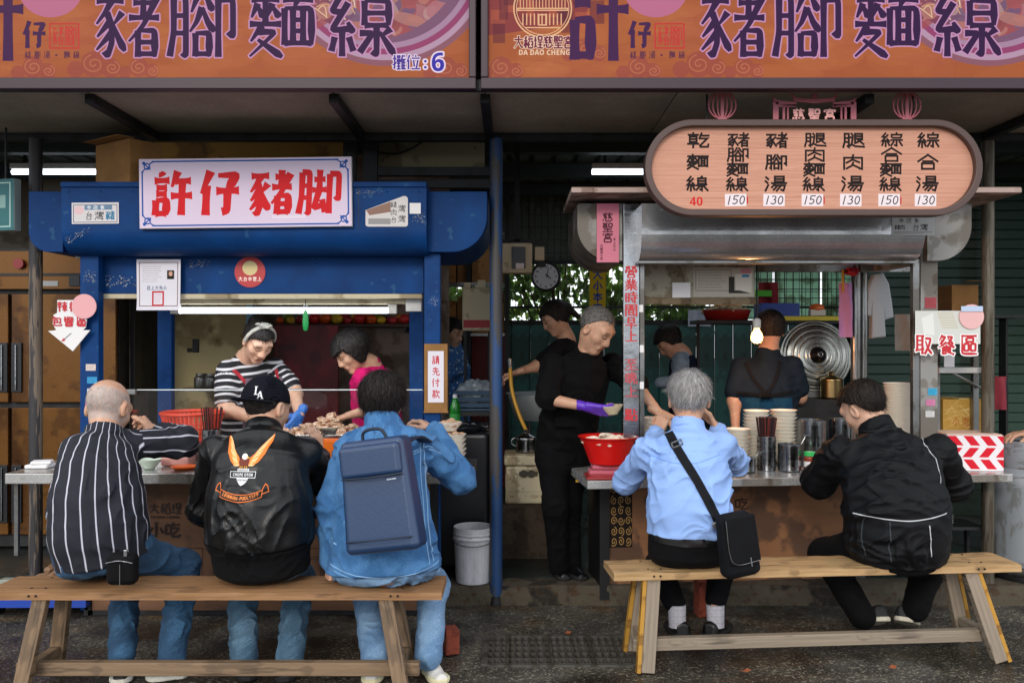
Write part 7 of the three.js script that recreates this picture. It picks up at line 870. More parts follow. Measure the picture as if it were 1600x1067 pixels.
// --- diner in the pinstripe shirt ---
{
  const t = tex(64, (u) => { const s = sstep(0.07, 0.045, Math.abs(u - 0.5)); return mix([13, 17, 30], [190, 190, 202], s); }, true, 8);
  const R = person('balding diner in navy pinstripe shirt hunched over the blue stall counter', { skin: SKIN.a, pelvis: [160, 862, 3.94], neck: [163, 680, 4.06], headK: 1.13, head: [168, 638, 4.13], face: V(0.15, -0.5, -1), shL: [118, 705, 3.98], shR: [208, 694, 4.14], elL: [100, 800, 4.2], wrL: [150, 748, 4.5], elR: [284, 690, 4.27], wrR: [232, 668, 4.5], hipRight: V(0.9, 0, -0.43).normalize(), knL: [195, 895, 4.38], anL: [190, 1014, 4.02], knR: [286, 886, 4.24], anR: [268, 1022, 4.0], bend: V(-0.01, 0.02, 0.09), torso: [[-0.06, 0.2, 0.165], [0.15, 0.212, 0.175], [0.4, 0.2, 0.165], [0.68, 0.18, 0.14], [0.88, 0.145, 0.11], [1, 0.08, 0.075]], sleeve: { up: [0.066, 0.07], fore: [0.068, 0.06], end: 0.55 },
    hands: [{ side: 'R', dir: V(-0.3, 0.2, -0.6), palm: V(-0.6, -0.5, 0.2), curl: 0.8 }], top: { name: 'pinstripe_shirt', mat: phys(0xffffff, 0.75, { map: rep(t, 0.06614, 1), bumpMap: rep(T_weave, 0.05), bumpScale: 0.0004 }), folds: folds(7, 3.5, 7, 0.014, 2), hem: -0.07, uR: 0.2, collar: { r: 0.014, at: 0.01, h: 0.022 } }, pants: { mat: jeansDark, waist: 0.16, k: 0.95, folds: folds(6, 9, 6, 0.018, 15) }, cell: 0.009,
    stubble: (q, n) => { const side = sstep(0.075, 0.045, q[1]) * sstep(-0.085, -0.05, q[1]) * sstep(0.06, 0.02, q[2]) * (Math.abs(q[0]) > 0.072 && q[2] > -0.035 && q[2] < 0.02 && q[1] < 0.03 ? 0 : 1); return clamp(side * (0.55 + 0.4 * n), 0, 0.9); }, stubbleCol: [0.42, 0.4, 0.39] });
  hairMesh(R.H, 'crew', [[0.3, 0.28, 0.27], [0.62, 0.6, 0.58]], R.g, 131, { noShell: true, strands: 3600, len: 0.007, lift: 0.0006, w: 0.00045, maxY: 0.05 });
  shoe(R.g, ground(292, 4.0), ground(228, 3.96), { upper: std(0x14161a, 0.6), sole: whiteSole, h: 0.09 }); shoe(R.g, ground(196, 4.08), ground(186, 3.9), { upper: std(0x14161a, 0.6), sole: whiteSole, h: 0.09 });
  { const sw = new THREE.Shape(); sw.moveTo(-0.05, 0.022); sw.quadraticCurveTo(-0.01, -0.03, 0.055, 0.018); sw.quadraticCurveTo(-0.005, 0.0, -0.028, 0.004); sw.quadraticCurveTo(-0.045, 0.01, -0.05, 0.022); const m = part('shoe_mark', extrude(sw, 0.002), std(0xe6e6e2, 0.5), R.g); m.position.set(X(258, 3.93), 0.05, -3.928); m.scale.x = -1; m.rotation.y = 0; m.userData.label = 'white curved stripe on the shoe'; }
  { const g = thing('belt_pouch', 'black zipped pouch hanging at the pinstripe diner hip', 'pouch'); g.position.copy(P(191, 888, 3.735)); part('pouch', box(0.125, 0.135, 0.07, 0, 0, 0, 0.028), clothMat(0x0c0c0e, 0.7), g); part('zip', tubeAlong([V(-0.055, 0.03, 0.036), V(0, 0.04, 0.038), V(0.055, 0.03, 0.036)], 0.002), M.steel, g); part('seam', box(0.003, 0.09, 0.004, 0.004, -0.02, 0.037), M.steelDull, g); part('clip', box(0.016, 0.03, 0.012, 0.025, 0.07, 0.03, 0.004), M.steel, g); }
}
// --- diner in the black satin jacket ---
{
  const emblem = canvasTex(512, 512, (c) => {
    c.clearRect(0, 0, 512, 512); const r = rngOf(12);
    const wing = (s) => { c.save(); c.translate(256, 0); c.scale(s, 1); c.fillStyle = '#e67a2c'; c.beginPath(); [[36, 238], [76, 238], [124, 206], [168, 150], [206, 62], [214, 6], [182, 36], [152, 70], [118, 108], [84, 146], [46, 178]].forEach(([x, y], i) => (i ? c.lineTo(x, y) : c.moveTo(x, y))); c.fill(); for (let i = 0; i < 9; i++) { const t = i / 8, tx = lerp(212, 92, t), ty = lerp(10, 230, t) - 50 * Math.sin(t * 3.1) * 0, bx = lerp(86, 40, t), by = lerp(150, 228, t); c.fillStyle = i % 2 ? '#f2a45e' : '#f6be86'; c.beginPath(); c.moveTo(bx, by); c.quadraticCurveTo((bx + tx) / 2 - 8, (by + ty) / 2 - 8, tx, ty); c.quadraticCurveTo((bx + tx) / 2 + 14, (by + ty) / 2 + 12, bx + 6, by + 10); c.fill(); } for (let i = 0; i < 0; i++) { const t = i / 11, tx = 178 + 34 * Math.sin(t * 2.6) - 120 * t * t, ty = 4 + 205 * t, bx = 66 - 36 * t, by = 128 + 92 * t, nx = 16 * (1 - t) + 8; c.fillStyle = ['#f2a45e', '#e67a2c', '#ef8f45'][i % 3]; c.beginPath(); c.moveTo(bx - 22, by + 22); c.quadraticCurveTo((bx + tx) / 2 - 20, (by + ty) / 2 - 26, tx, ty); c.quadraticCurveTo((bx + tx) / 2 + 34, (by + ty) / 2 + 22, bx + 22, by + 34); c.closePath(); c.fill(); c.strokeStyle = '#8f3a14'; c.lineWidth = 2; c.beginPath(); c.moveTo(bx, by + 20); c.quadraticCurveTo((bx + tx) / 2, (by + ty) / 2 - 4, tx - 6, ty + 4); c.stroke(); } c.restore(); };
    wing(1); wing(-1); c.fillStyle = '#6a2a18'; c.beginPath(); c.ellipse(256, 206, 44, 38, 0, 0, 7); c.fill(); c.fillStyle = '#e8e2d6'; c.beginPath(); c.ellipse(258, 168, 26, 22, 0.2, 0, 7); c.fill(); c.fillStyle = '#e8a52a'; c.beginPath(); c.moveTo(278, 166); c.lineTo(304, 176); c.lineTo(280, 184); c.fill(); c.strokeStyle = '#e8a52a'; c.lineWidth = 6; for (const x of [228, 244, 268, 284]) { c.beginPath(); c.moveTo(x, 238); c.lineTo(x - 4, 258); c.stroke(); }
    c.fillStyle = '#d8d8d8'; c.beginPath(); c.moveTo(206, 256); c.lineTo(306, 256); c.lineTo(306, 330); c.quadraticCurveTo(290, 366, 256, 378); c.quadraticCurveTo(222, 366, 206, 330); c.fill(); c.fillStyle = '#16181c'; c.fillRect(146, 278, 220, 44); c.strokeStyle = '#d8d8d8'; c.lineWidth = 5; c.strokeRect(146, 278, 220, 44); c.fillStyle = '#e0e0e0'; c.font = 'bold 29px sans-serif'; c.textAlign = 'center'; c.fillText('CHOPE OTOR', 256, 311); c.fillStyle = '#222'; c.font = 'bold 20px sans-serif'; c.fillText('HIDEOUT', 256, 275); c.fillText('VINTAGE', 256, 346);
    c.strokeStyle = '#e2702a'; c.lineWidth = 6; c.fillStyle = '#17130f'; c.beginPath(); c.moveTo(74, 408); c.quadraticCurveTo(256, 480, 438, 408); c.lineTo(432, 460); c.quadraticCurveTo(256, 528, 80, 460); c.closePath(); c.fill(); c.stroke(); for (const s of [1, -1]) { c.save(); c.translate(256, 0); c.scale(s, 1); c.beginPath(); c.moveTo(182, 408); c.lineTo(200, 366); c.lineTo(222, 380); c.lineTo(232, 420); c.lineTo(176, 440); c.stroke(); c.restore(); }
    c.fillStyle = '#ee8838'; c.font = 'bold 34px sans-serif'; const tx = 'LEHMAAN-PUOLTSFP'; [...tx].forEach((ch, i) => { const u = (i + 0.5) / tx.length * 2 - 1; c.save(); c.translate(256 + u * 160, 480 - 34 * u * u); c.rotate(-u * 0.36); c.fillText(ch, 0, 0); c.restore(); });
  });
  const satin = phys(0x070808, 0.4, { specularIntensity: 0.8, bumpMap: rep(T_fine, 0.3), bumpScale: 0.0012, sheen: 0.2, sheenColor: new THREE.Color(0x8a9488), sheenRoughness: 0.35 });
  const R = person('diner in black satin jacket with orange eagle emblem and backwards cap', { skin: SKIN.c, pelvis: [408, 864, 3.95], neck: [412, 672, 4.06], headK: 1.14, head: [416, 636, 4.13], face: V(0.5, -0.3, -1), shL: [338, 705, 4.06], shR: [478, 708, 4.06], elL: [318, 795, 4.22], wrL: [352, 740, 4.5], elR: [503, 755, 4.25], wrR: [497, 708, 4.42], knL: [378, 905, 4.4], anL: [380, 1022, 4.06], knR: [468, 905, 4.38], anR: [452, 1028, 4.03], bend: V(0, 0.02, 0.1), torso: [[-0.1, 0.205, 0.165], [0.02, 0.21, 0.17], [0.12, 0.235, 0.195], [0.4, 0.235, 0.19], [0.7, 0.21, 0.155], [0.9, 0.165, 0.115], [1, 0.085, 0.08]], sleeve: { up: [0.075, 0.07], fore: [0.068, 0.05] },
    hands: [{ side: 'R', dir: V(-0.15, 1, -0.25), palm: V(-0.9, 0, -0.5), curl: 0.55, thumb: -1 }, { side: 'L', dir: V(0.6, 0.2, -0.6), palm: V(0.3, -0.8, 0), curl: 0.7 }],
    top: { name: 'satin_jacket', mat: satin, folds: (() => { const a = folds(9, 3.2, 7, 0.016, 7), b = folds(4, 5, 4, 0.012, 8); return (x, y, z) => { const k = sstep(1.0, 0.66, y); return a(x, y, z) * (0.35 + 0.75 * k) + b(x, y, z); }; })(), hem: -0.02, collar: { r: 0.013, at: 0.012, h: 0.022 } }, pants: { mat: jeansMid, waist: 0.1, k: 0.98, folds: folds(6, 9, 6, 0.018, 16) }, cell: 0.009,
    onTop: (f, m, g) => { const e = part('emblem', drape(f, [P(334, 680, 3.82), P(426, 680, 3.82), P(332, 784, 3.82), P(428, 784, 3.82)], 30, 34, 0.003), std(0xffffff, 0.75, { map: emblem, alphaTest: 0.5 }), m); e.userData.label = 'orange eagle with shield and lettered scroll'; const rb = part('waistband', ribbonOn(f, [P(318, 862, 3.82), P(360, 870, 3.82), P(405, 872, 3.82), P(455, 868, 3.82), P(492, 858, 3.82)], 0.06, 0.004), clothMat(0x0b0c0d, 0.95), m); } });
  { const tf = R.sp.sdf(1.0, 0.006), fd = folds(9, 9, 9, 0.006, 4), f = (x, y, z) => { const o = R.sp.local(x, y, z); return smax(tf(x, y, z) - fd(x, y, z), Math.max((-0.17 - o.t), (o.t - 0.1)) * R.sp.L, 0.01); }, [lo, hi] = hull([R.J.pelvis], 0.3); part('undershirt', netMesh(f, lo, hi, 0.012), darkTee, R.g); }
  for (const [a, b] of [[[392, 4.1], [384, 3.93]], [[448, 4.08], [444, 3.92]]]) shoe(R.g, ground(...a), ground(...b), { upper: std(0x121316, 0.5), sole: blackSole, h: 0.09 });
  // cap, worn backwards
  { const H = R.H, c = new THREE.Group(); c.name = 'cap'; R.g.add(c); const navy = clothMat(0x11141f, 0.85), dome = (x, y, z) => { const q = H.to(x, y, z); let d = ell([0, 0.022, -0.012], 0.091, 0.108, 0.108)(...q) - 0.0015 * Math.abs(Math.sin(Math.atan2(q[2] + 0.012, q[0]) * 3)) * -1; d = smax(d, 0.02 + 0.25 * q[2] * 0.3 - q[1], 0.006); return Math.max(d, -(ell([0, 0.022, -0.012], 0.084, 0.1, 0.1)(...q))); }; const [lo, hi] = hull([H.c], 0.16); part('crown', netMesh(dome, lo, hi, 0.006), navy, c);
    const brim = (x, y, z) => { const q = H.to(x, y, z), zz = q[2] + 0.07, y0 = 0.014 - 0.06 * q[0] * q[0] / 0.01 * 0.16 + (zz < 0 ? 0.12 * zz : 0); return smax(Math.max(ell([0, 0.01, -0.085], 0.082, 1, 0.09)(q[0], 0.01, q[2]), q[2] + 0.04), Math.abs(q[1] - y0) - 0.004, 0.004); }; const [l2, h2] = hull([H.from(0, 0, -0.12)], 0.13); part('brim', netMesh(brim, l2, h2, 0.006), navy, c); part('button', new THREE.SphereGeometry(0.009, 12, 8).translate(...H.from(0, 0.132, -0.012).toArray()), navy, c);
    const lt = canvasTex(160, 192, (x) => { x.clearRect(0, 0, 160, 192); x.fillStyle = '#e2e4e8'; x.font = 'bold 128px serif'; x.fillText('L', 8, 124); x.font = 'bold 120px serif'; x.fillText('A', 52, 172); }); const e = part('monogram', drape(dome, [P(396, 599, 4.02), P(414, 599, 4.02), P(396, 626, 4.02), P(414, 626, 4.02)].map((p) => p), 10, 10, 0.003), std(0xffffff, 0.7, { map: lt, alphaTest: 0.4 }), c); e.userData.label = 'white interlocked letters on the cap';
    hairMesh(H, 'crew', HB, R.g, 31, {}); }
  { const g = thing('phone_case', 'dark chopstick pair held by the satin jacket diner', 'chopsticks'); part('stick', rod(P(488, 690, 4.45), P(508, 672, 4.5), 0.004), std(0x2a1616, 0.4), g); part('stick', rod(P(488, 693, 4.46), P(510, 677, 4.52), 0.004), std(0x2a1616, 0.4), g); g.name = 'chopstick_pair'; }
}
// --- diner in the denim jacket with a backpack ---
{
  const R = person('black haired diner in blue denim jacket eating at the blue stall', { skin: SKIN.c, pelvis: [600, 862, 3.94], neck: [598, 664, 4.1], headK: 1.06, head: [597, 629, 4.14], face: V(0.06, -0.3, -1), shL: [548, 700, 4.08], shR: [652, 694, 4.08], elL: [518, 795, 4.02], wrL: [517, 878, 3.98], elR: [718, 746, 4.24], wrR: [678, 672, 4.42], knL: [570, 905, 4.36], anL: [584, 1020, 4.0], knR: [676, 915, 4.2], anR: [670, 1018, 3.98], bend: V(0, 0.01, 0.07), torso: [[-0.16, 0.255, 0.19], [0.05, 0.235, 0.18], [0.4, 0.205, 0.155], [0.7, 0.195, 0.14], [0.9, 0.16, 0.11], [1, 0.085, 0.08]], sleeve: { up: [0.076, 0.068], fore: [0.068, 0.054] },
    hands: [{ side: 'R', dir: V(-0.6, 0.35, -0.3), palm: V(-0.2, -0.9, 0.1), curl: 0.6, thumb: 1 }, { side: 'L', dir: V(-0.1, -1, 0.1), palm: V(0.8, 0, -0.4), curl: 0.4, thumb: -1 }],
    top: { name: 'denim_jacket', mat: denimJacket, folds: (() => { const a = folds(4.5, 7, 4.5, 0.022, 13), b = folds(10, 8, 9, 0.006, 14); return (x, y, z) => a(x, y, z) + b(x, y, z); })(), hem: -0.14, collar: { r: 0.016, at: 0.018, h: 0.03 } }, pants: { mat: jeansLight, waist: 0.05, k: 0.9, folds: folds(6, 10, 6, 0.022, 5) }, cell: 0.009,
    onTop: (f, m) => { for (const [pts, w] of [[[[512, 884], [555, 893], [600, 896], [650, 892], [692, 880]], 0.004], [[[511, 890], [555, 899], [600, 902], [650, 898], [693, 886]], 0.003], [[[655, 700], [660, 760], [668, 830], [676, 880]], 0.0035], [[[640, 712], [660, 706], [682, 716]], 0.004], [[[640, 716], [660, 710], [682, 720]], 0.003], [[[530, 700], [545, 712], [560, 716]], 0.004], [[[688, 700], [700, 716], [716, 726], [722, 742]], 0.0035], [[[512, 846], [517, 850], [524, 852]], 0.006], [[[650, 700], [655, 760], [663, 830], [671, 882]], 0.003]]) part('seam', ribbonOn(f, pts.map(([x, y]) => P(x, y, 3.82)), w, 0.0015), std(0x7ea6cc, 0.85), m); } });
  for (const [a, b] of [[[590, 4.1], [578, 3.9]], [[668, 4.06], [692, 3.9]]]) shoe(R.g, ground(...a), ground(...b), { upper: std(0xd6d3cc, 0.75), sole: std(0xd2cca6, 0.7), h: 0.075 });
  hairMesh(R.H, 'full', HB, R.g, 41, { strands: 2600, len: 0.042, lift: 0.004 });
  { const g = thing('chopstick_pair', 'dark chopstick pair held by the denim jacket diner', 'chopsticks'); part('stick', rod(P(655, 660, 4.42), P(677, 664, 4.5), 0.004), std(0x2a1616, 0.4), g); part('stick', rod(P(654, 664, 4.42), P(678, 669, 4.5), 0.004), std(0x2a1616, 0.4), g); }
  // backpack
  const leather = phys(0x1a3558, 0.36, { bumpMap: rep(T_fine, 0.1), bumpScale: 0.0008, clearcoat: 0.35, clearcoatRoughness: 0.35 }), lt2 = phys(0x0f1d30, 0.5), b = thing('backpack', 'smooth navy leather backpack worn over the denim jacket', 'backpack'); b.position.copy(P(596, 772, 3.7)); b.rotation.set(-0.06, -0.22, 0.13); b.scale.set(0.93, 0.87, 1);
  const shape = (w, h, dz, taper) => { const g = new RoundedBoxGeometry(w, h, dz, 5, 0.03), p = g.attributes.position; for (let i = 0; i < p.count; i++) { const y = p.getY(i) / h + 0.5, z = p.getZ(i); p.setX(i, p.getX(i) * lerp(1, taper, y)); if (z > 0) p.setZ(i, z + 0.03 * Math.sin(Math.min(1, y * 1.4) * 3.14) * Math.cos(p.getX(i) / w * 2.6) + (y < 0.5 ? 0.035 * (0.5 - y) * Math.cos(p.getX(i) / w * 2.4) : 0)); } g.computeVertexNormals(); metreUV(g); return g; };
  part('body', shape(0.345, 0.53, 0.13, 0.86), leather, b); const tp = new RoundedBoxGeometry(0.285, 0.15, 0.05, 4, 0.022), tpp = tp.attributes.position; for (let i = 0; i < tpp.count; i++) if (tpp.getZ(i) > 0) tpp.setZ(i, tpp.getZ(i) + 0.012 * Math.cos(tpp.getX(i) / 0.285 * 2.6)); tp.computeVertexNormals(); metreUV(tp); const tpm = part('top_panel', tp, leather, b); tpm.position.set(-0.004, 0.165, 0.064);
  part('piping', new THREE.TubeGeometry(new THREE.CatmullRomCurve3([[-0.14, 0.092, 0.088], [0, 0.088, 0.104], [0.142, 0.092, 0.088]].map((q) => V(...q))), 24, 0.0045, 6), lt2, b); part('zip_seam', new THREE.TubeGeometry(new THREE.CatmullRomCurve3([[-0.152, -0.2, 0.086], [-0.05, -0.196, 0.128], [0.05, -0.196, 0.128], [0.154, -0.2, 0.086]].map((q) => V(...q))), 24, 0.004, 6), lt2, b);
  part('handle', tubeAlong([V(-0.06, 0.25, 0.0), V(-0.05, 0.3, 0.005), V(0.03, 0.305, 0.005), V(0.06, 0.25, 0)], 0.008), lt2, b); for (const s of [-1, 1]) part('shoulder_strap', tubeAlong([V(s * 0.09, 0.235, -0.04), V(s * 0.1, 0.31, -0.1), V(s * 0.11, 0.315, -0.24), V(s * 0.115, 0.27, -0.34)], 0.0, 24, 6).scale(1, 1, 1), lt2, b).geometry = (() => { const c = new THREE.CatmullRomCurve3([V(s * 0.09, 0.2, -0.045), V(s * 0.1, 0.232, -0.12), V(s * 0.108, 0.244, -0.24), V(s * 0.112, 0.21, -0.36)]), L = []; const pts = c.getPoints(14); for (let i = 0; i < 14; i++) L.push(beam(pts[i], pts[i + 1], 0.055, 0.012, 0.003, V(0, 1, 0.3))); return merge(L); })();
  const lg = canvasTex(128, 32, (c) => { c.clearRect(0, 0, 128, 32); c.fillStyle = '#c9d4de'; c.font = 'bold 24px sans-serif'; c.fillText('MARKRIS', 6, 25); }); const lm = part('lettering', sheetGeo(0.05, 0.011), std(0xffffff, 0.4, { map: lg, alphaTest: 0.4 }), b); lm.position.set(0.1, 0.072, 0.107); lm.rotation.y = 0.22;
}
// --- grey haired diner in the blue shirt ---
{
  const sm = phys(0x8bade4, 0.75, { bumpMap: rep(T_weave, 0.04), bumpScale: 0.0003, sheen: 0.15 });
  const R = person('grey haired diner in pale blue shirt with crossbody bag on the pale bench', { skin: SKIN.a, pelvis: [1077, 852, 4.22], neck: [1074, 668, 4.34], headK: 1.14, head: [1077, 624, 4.4], face: V(0.12, -0.2, -1), shL: [1012, 704, 4.32], shR: [1128, 694, 4.32], elL: [978, 752, 4.52], wrL: [1028, 674, 4.74], elR: [1150, 722, 4.56], wrR: [1120, 670, 4.6], knL: [1030, 885, 4.68], anL: [1058, 950, 4.56], knR: [1128, 885, 4.7], anR: [1118, 945, 4.56], bend: V(0, 0.01, 0.06), torso: [[-0.08, 0.19, 0.15], [0.1, 0.195, 0.155], [0.3, 0.2, 0.165], [0.6, 0.195, 0.15], [0.85, 0.165, 0.115], [1, 0.08, 0.075]], sleeve: { up: [0.068, 0.06], fore: [0.058, 0.045] },
    hands: [{ side: 'R', dir: V(-0.35, 0.75, -0.1), palm: V(-0.85, 0, -0.2), curl: 0.5, thumb: -1 }, { side: 'L', dir: V(0.3, 0.6, -0.3), palm: V(0.5, 0, -0.8), curl: 0.6, thumb: 1 }],
    top: { name: 'shirt', mat: sm, folds: (() => { const a = folds(2.6, 9, 4, 0.022, 23), b = folds(6, 6, 6, 0.015, 24); return (x, y, z) => a(x, y, z) + 0.7 * b(x, y, z); })(), hem: 0.085, collar: { r: 0.011, at: 0.012, h: 0.024 } }, pants: { mat: blackTrousers, waist: 0.1, k: 0.96, folds: folds(7, 12, 7, 0.007, 6) }, leg: 0.95, cuffUp: 0.16, cell: 0.009,
    onTop: (f, m) => { part('yoke_seam', ribbonOn(f, [P(1010, 712, 4.14), P(1045, 722, 4.14), P(1080, 724, 4.14), P(1130, 712, 4.14)], 0.004, 0.001), std(0x6f93d0, 0.8), m); },
    onPants: (f, m) => { part('belt', ribbonOn(f, [P(1010, 838, 4.14), P(1040, 842, 4.14), P(1080, 844, 4.14), P(1120, 842, 4.14), P(1146, 837, 4.14)], 0.036, 0.005), phys(0x0c0b0b, 0.35), m); } });
  hairMesh(R.H, 'short', HG, R.g, 51, { strands: 3600, len: 0.034, lift: 0.0045 });
  for (const [a, b] of [[[1068, 4.5], [1052, 4.74]], [[1108, 4.5], [1132, 4.72]]]) shoe(R.g, ground(...a), ground(...b), { upper: phys(0x0b0c0e, 0.35), sole: blackSole, h: 0.085, w: 1.3 });
  for (const k of ['L', 'R']) { const a = R.J['an' + k]; part('sock', rod(V(a.x, 0.05, a.z + 0.01), V(a.x, 0.16, a.z), 0.043, 0.046, 20), clothMat(0xd8d8e2, 0.95), R.g); }
  // crossbody bag
  const g = thing('crossbody_bag', 'black crossbody bag hanging behind the blue shirt diner on a wide strap', 'bag'), bm = clothMat(0x14171b, 0.75), tf = R.topF, bc = P(1152, 850, 4.0);
  part('strap', ribbonOn(tf, [P(1046, 668, 4.14), P(1062, 705, 4.14), P(1090, 755, 4.14), P(1112, 798, 4.14), P(1122, 818, 4.14)], 0.042, 0.006, 0.3), clothMat(0x1d1f23, 0.8), g); part('buckle', [box(0.05, 0.006, 0.006, 0, 0.012, 0), box(0.05, 0.006, 0.006, 0, -0.012, 0), box(0.006, 0.026, 0.006, -0.024, 0, 0), box(0.006, 0.026, 0.006, 0.024, 0, 0)].map((q) => q.rotateZ(0.35).translate(...P(1058, 693, 4.19).toArray())), M.steel, g);
  const bg = new RoundedBoxGeometry(0.17, 0.29, 0.09, 5, 0.035), p = bg.attributes.position; for (let i = 0; i < p.count; i++) { const y = p.getY(i) / 0.29; p.setX(i, p.getX(i) * (1 - 0.12 * y) ); p.setZ(i, p.getZ(i) * (1 - 0.25 * y) + 0.006 * noise3(p.getX(i) * 20, p.getY(i) * 14, 3)); } bg.computeVertexNormals(); metreUV(bg); const bb = part('body', bg, bm, g); bb.position.copy(bc); bb.rotation.set(0, 0.25, 0.14);
  const fl = part('flap', box(0.15, 0.21, 0.02, 0, 0, 0, 0.01), clothMat(0x101216, 0.7), g); fl.position.copy(bc).add(V(0.012, 0.03, 0.048)); fl.rotation.set(-0.08, 0.25, 0.14); const fe = part('flap_piping', tubeAlong([V(-0.073, 0.095, 0.012), V(-0.072, -0.08, 0.013), V(-0.05, -0.1, 0.013), V(0.07, -0.1, 0.012)], 0.0018), M.steelDull, fl); part('zip_pull', box(0.006, 0.04, 0.006, 0.02, -0.1, 0.014, 0.002), M.steel, fl); const ck = part('strap_clip', box(0.045, 0.03, 0.012, 0, 0, 0, 0.004), M.steelDull, g); ck.position.copy(P(1121, 820, 4.03)); ck.rotation.z = 0.4;
}
// --- large diner in the dark track jacket ---
{
  const jm = phys(0x07090c, 0.6, { specularIntensity: 0.4, bumpMap: rep(T_weave, 0.04), bumpScale: 0.0004, sheen: 0.14, sheenColor: new THREE.Color(0x53656f), sheenRoughness: 0.5 }), pipe = std(0xb8bcc0, 0.6);
  const R = person('broad diner in black track jacket with grey piping bent over the bowl', { skin: SKIN.c, pelvis: [1402, 850, 4.3], neck: [1372, 676, 4.44], headK: 1.12, head: [1350, 638, 4.52], face: V(-0.55, -0.75, -1), tilt: -0.12, shL: [1312, 708, 4.4], shR: [1466, 706, 4.4], elL: [1280, 752, 4.56], wrL: [1318, 728, 4.84], elR: [1490, 756, 4.54], wrR: [1420, 730, 4.86], knL: [1290, 866, 4.62], anL: [1345, 958, 4.52], knR: [1450, 890, 4.7], anR: [1432, 948, 4.52], bend: V(0.015, 0.02, 0.11), torso: [[-0.14, 0.225, 0.18], [0.02, 0.245, 0.2], [0.3, 0.25, 0.2], [0.6, 0.238, 0.175], [0.85, 0.19, 0.13], [1, 0.095, 0.09]], sleeve: { up: [0.088, 0.08], fore: [0.076, 0.055] }, neckR: 1.1,
    top: { name: 'track_jacket', mat: jm, folds: (() => { const a = folds(2.6, 10, 4, 0.02, 33), b = folds(7, 6, 6, 0.012, 34); return (x, y, z) => a(x, y, z) + b(x, y, z); })(), hem: -0.13, collar: { r: 0.014, at: 0.02, h: 0.036 } }, pants: { mat: blackTrousers, waist: 0.02, k: 0.9 }, leg: 1.08, cell: 0.0095,
    onTop: (f, m) => { for (const q of [[[1342, 806], [1380, 810], [1420, 811], [1482, 802]], [[1313, 688], [1299, 710], [1292, 735], [1288, 760]], [[1464, 680], [1476, 700], [1482, 725], [1478, 758]]]) part('piping', ribbonOn(f, q.map(([x, y]) => P(x, y, 4.14)), 0.005, 0.0025), pipe, m); part('zip', ribbonOn(f, [P(1446, 818, 4.14), P(1449, 840, 4.14), P(1452, 868, 4.14)], 0.005, 0.003), pipe, m); part('yoke_seam', ribbonOn(f, [P(1330, 690, 4.14), P(1370, 684, 4.14), P(1440, 676, 4.14), P(1462, 684, 4.14)], 0.004, 0.0015), std(0x0c0e10, 0.8), m); for (const q of [[[1356, 812], [1354, 850], [1360, 872]], [[1388, 814], [1388, 850], [1390, 876]]]) part('seam', ribbonOn(f, q.map(([x, y]) => P(x, y, 4.14)), 0.004, 0.0015), std(0x2a3238, 0.7), m); } });
  hairMesh(R.H, 'short', HD, R.g, 61, { strands: 2400, len: 0.03, lift: 0.004 });
  for (const [a, b] of [[[1382, 4.48, 0.1], [1352, 4.7, 0.006]], [[1412, 4.48, 0.1], [1420, 4.72, 0.006]]]) { const m = shoe(R.g, ground(...a), ground(...b), { upper: std(0x1a1b1e, 0.7), sole: std(0xc9c3b0, 0.75), h: 0.085, w: 1.3 }); }
}
// --- server in black with purple glove ---
{
  const bk = clothMat(0x08080a, 0.85), purple = phys(0x5a2fb0, 0.42, {});
  const R = person('grey cropped server in black shirt and purple glove holding a bowl', { skin: SKIN.a, pelvis: [882, 700, 5.32], headK: 1.06, neck: [920, 553, 5.24], head: [932, 514, 5.16], face: V(0.75, -0.72, 0.55), shL: [864, 570, 5.16], shR: [958, 570, 5.36], elL: [850, 622, 5.08], wrL: [918, 636, 4.98], elR: [992, 598, 5.3], wrR: [1030, 645, 5.18], knL: [868, 792, 5.24], anL: [872, 880, 5.3], knR: [888, 790, 5.36], anR: [893, 876, 5.38], bend: V(-0.03, 0, -0.02), torso: [[-0.15, 0.175, 0.14], [0.1, 0.182, 0.145], [0.4, 0.184, 0.145], [0.7, 0.19, 0.14], [0.9, 0.15, 0.11], [1, 0.08, 0.075]], sleeve: { len: 'elbow', up: [0.068, 0.072] }, headCell: 0.004, brow: [0.08, 0.07, 0.065],
    hands: [{ side: 'L', dir: V(0.9, -0.2, 0.2), palm: V(0, 0.6, -0.6), curl: 0.28, thumb: -1, glove: purple }, { side: 'R', dir: V(0.7, -0.4, 0.3), palm: V(0, -0.6, -0.4), curl: 0.6, thumb: 1 }],
    top: { name: 'shirt', mat: bk, folds: folds(5, 8, 5, 0.024, 43), hem: -0.14, open: 0.068, collar: { r: 0.012, at: 0.006, h: 0.02 } }, pants: { mat: blackTrousers, waist: 0.05, k: 0.95 }, cell: 0.011 });
  hairMesh(R.H, 'crew', HM, R.g, 71, { strands: 1600, len: 0.014, lift: 0.003 });
  for (const [a, b] of [[[872, 5.36], [884, 5.2]], [[888, 5.4], [912, 5.2]]]) shoe(R.g, V(X(a[0], a[1]), 0.108, -a[1]), V(X(b[0], b[1]), 0.108, -b[1]), { upper: phys(0x0b0b0d, 0.3), sole: blackSole, h: 0.08 });
  const bw = one('bowl', bowlGeo(0.062, 0.05), phys(0xcfc6a4, 0.3), 'cream bowl of meat held in the purple glove', 'bowl'); bw.position.copy(P(958, 648, 4.96)); bw.rotation.z = 0.12; const mt = part('meat', chunks(12, 0.04, 0.04, 0.02, 0.015, 91).translate(0, 0.034, 0), M.meat, bw); mt.userData.kind = 'stuff';
}
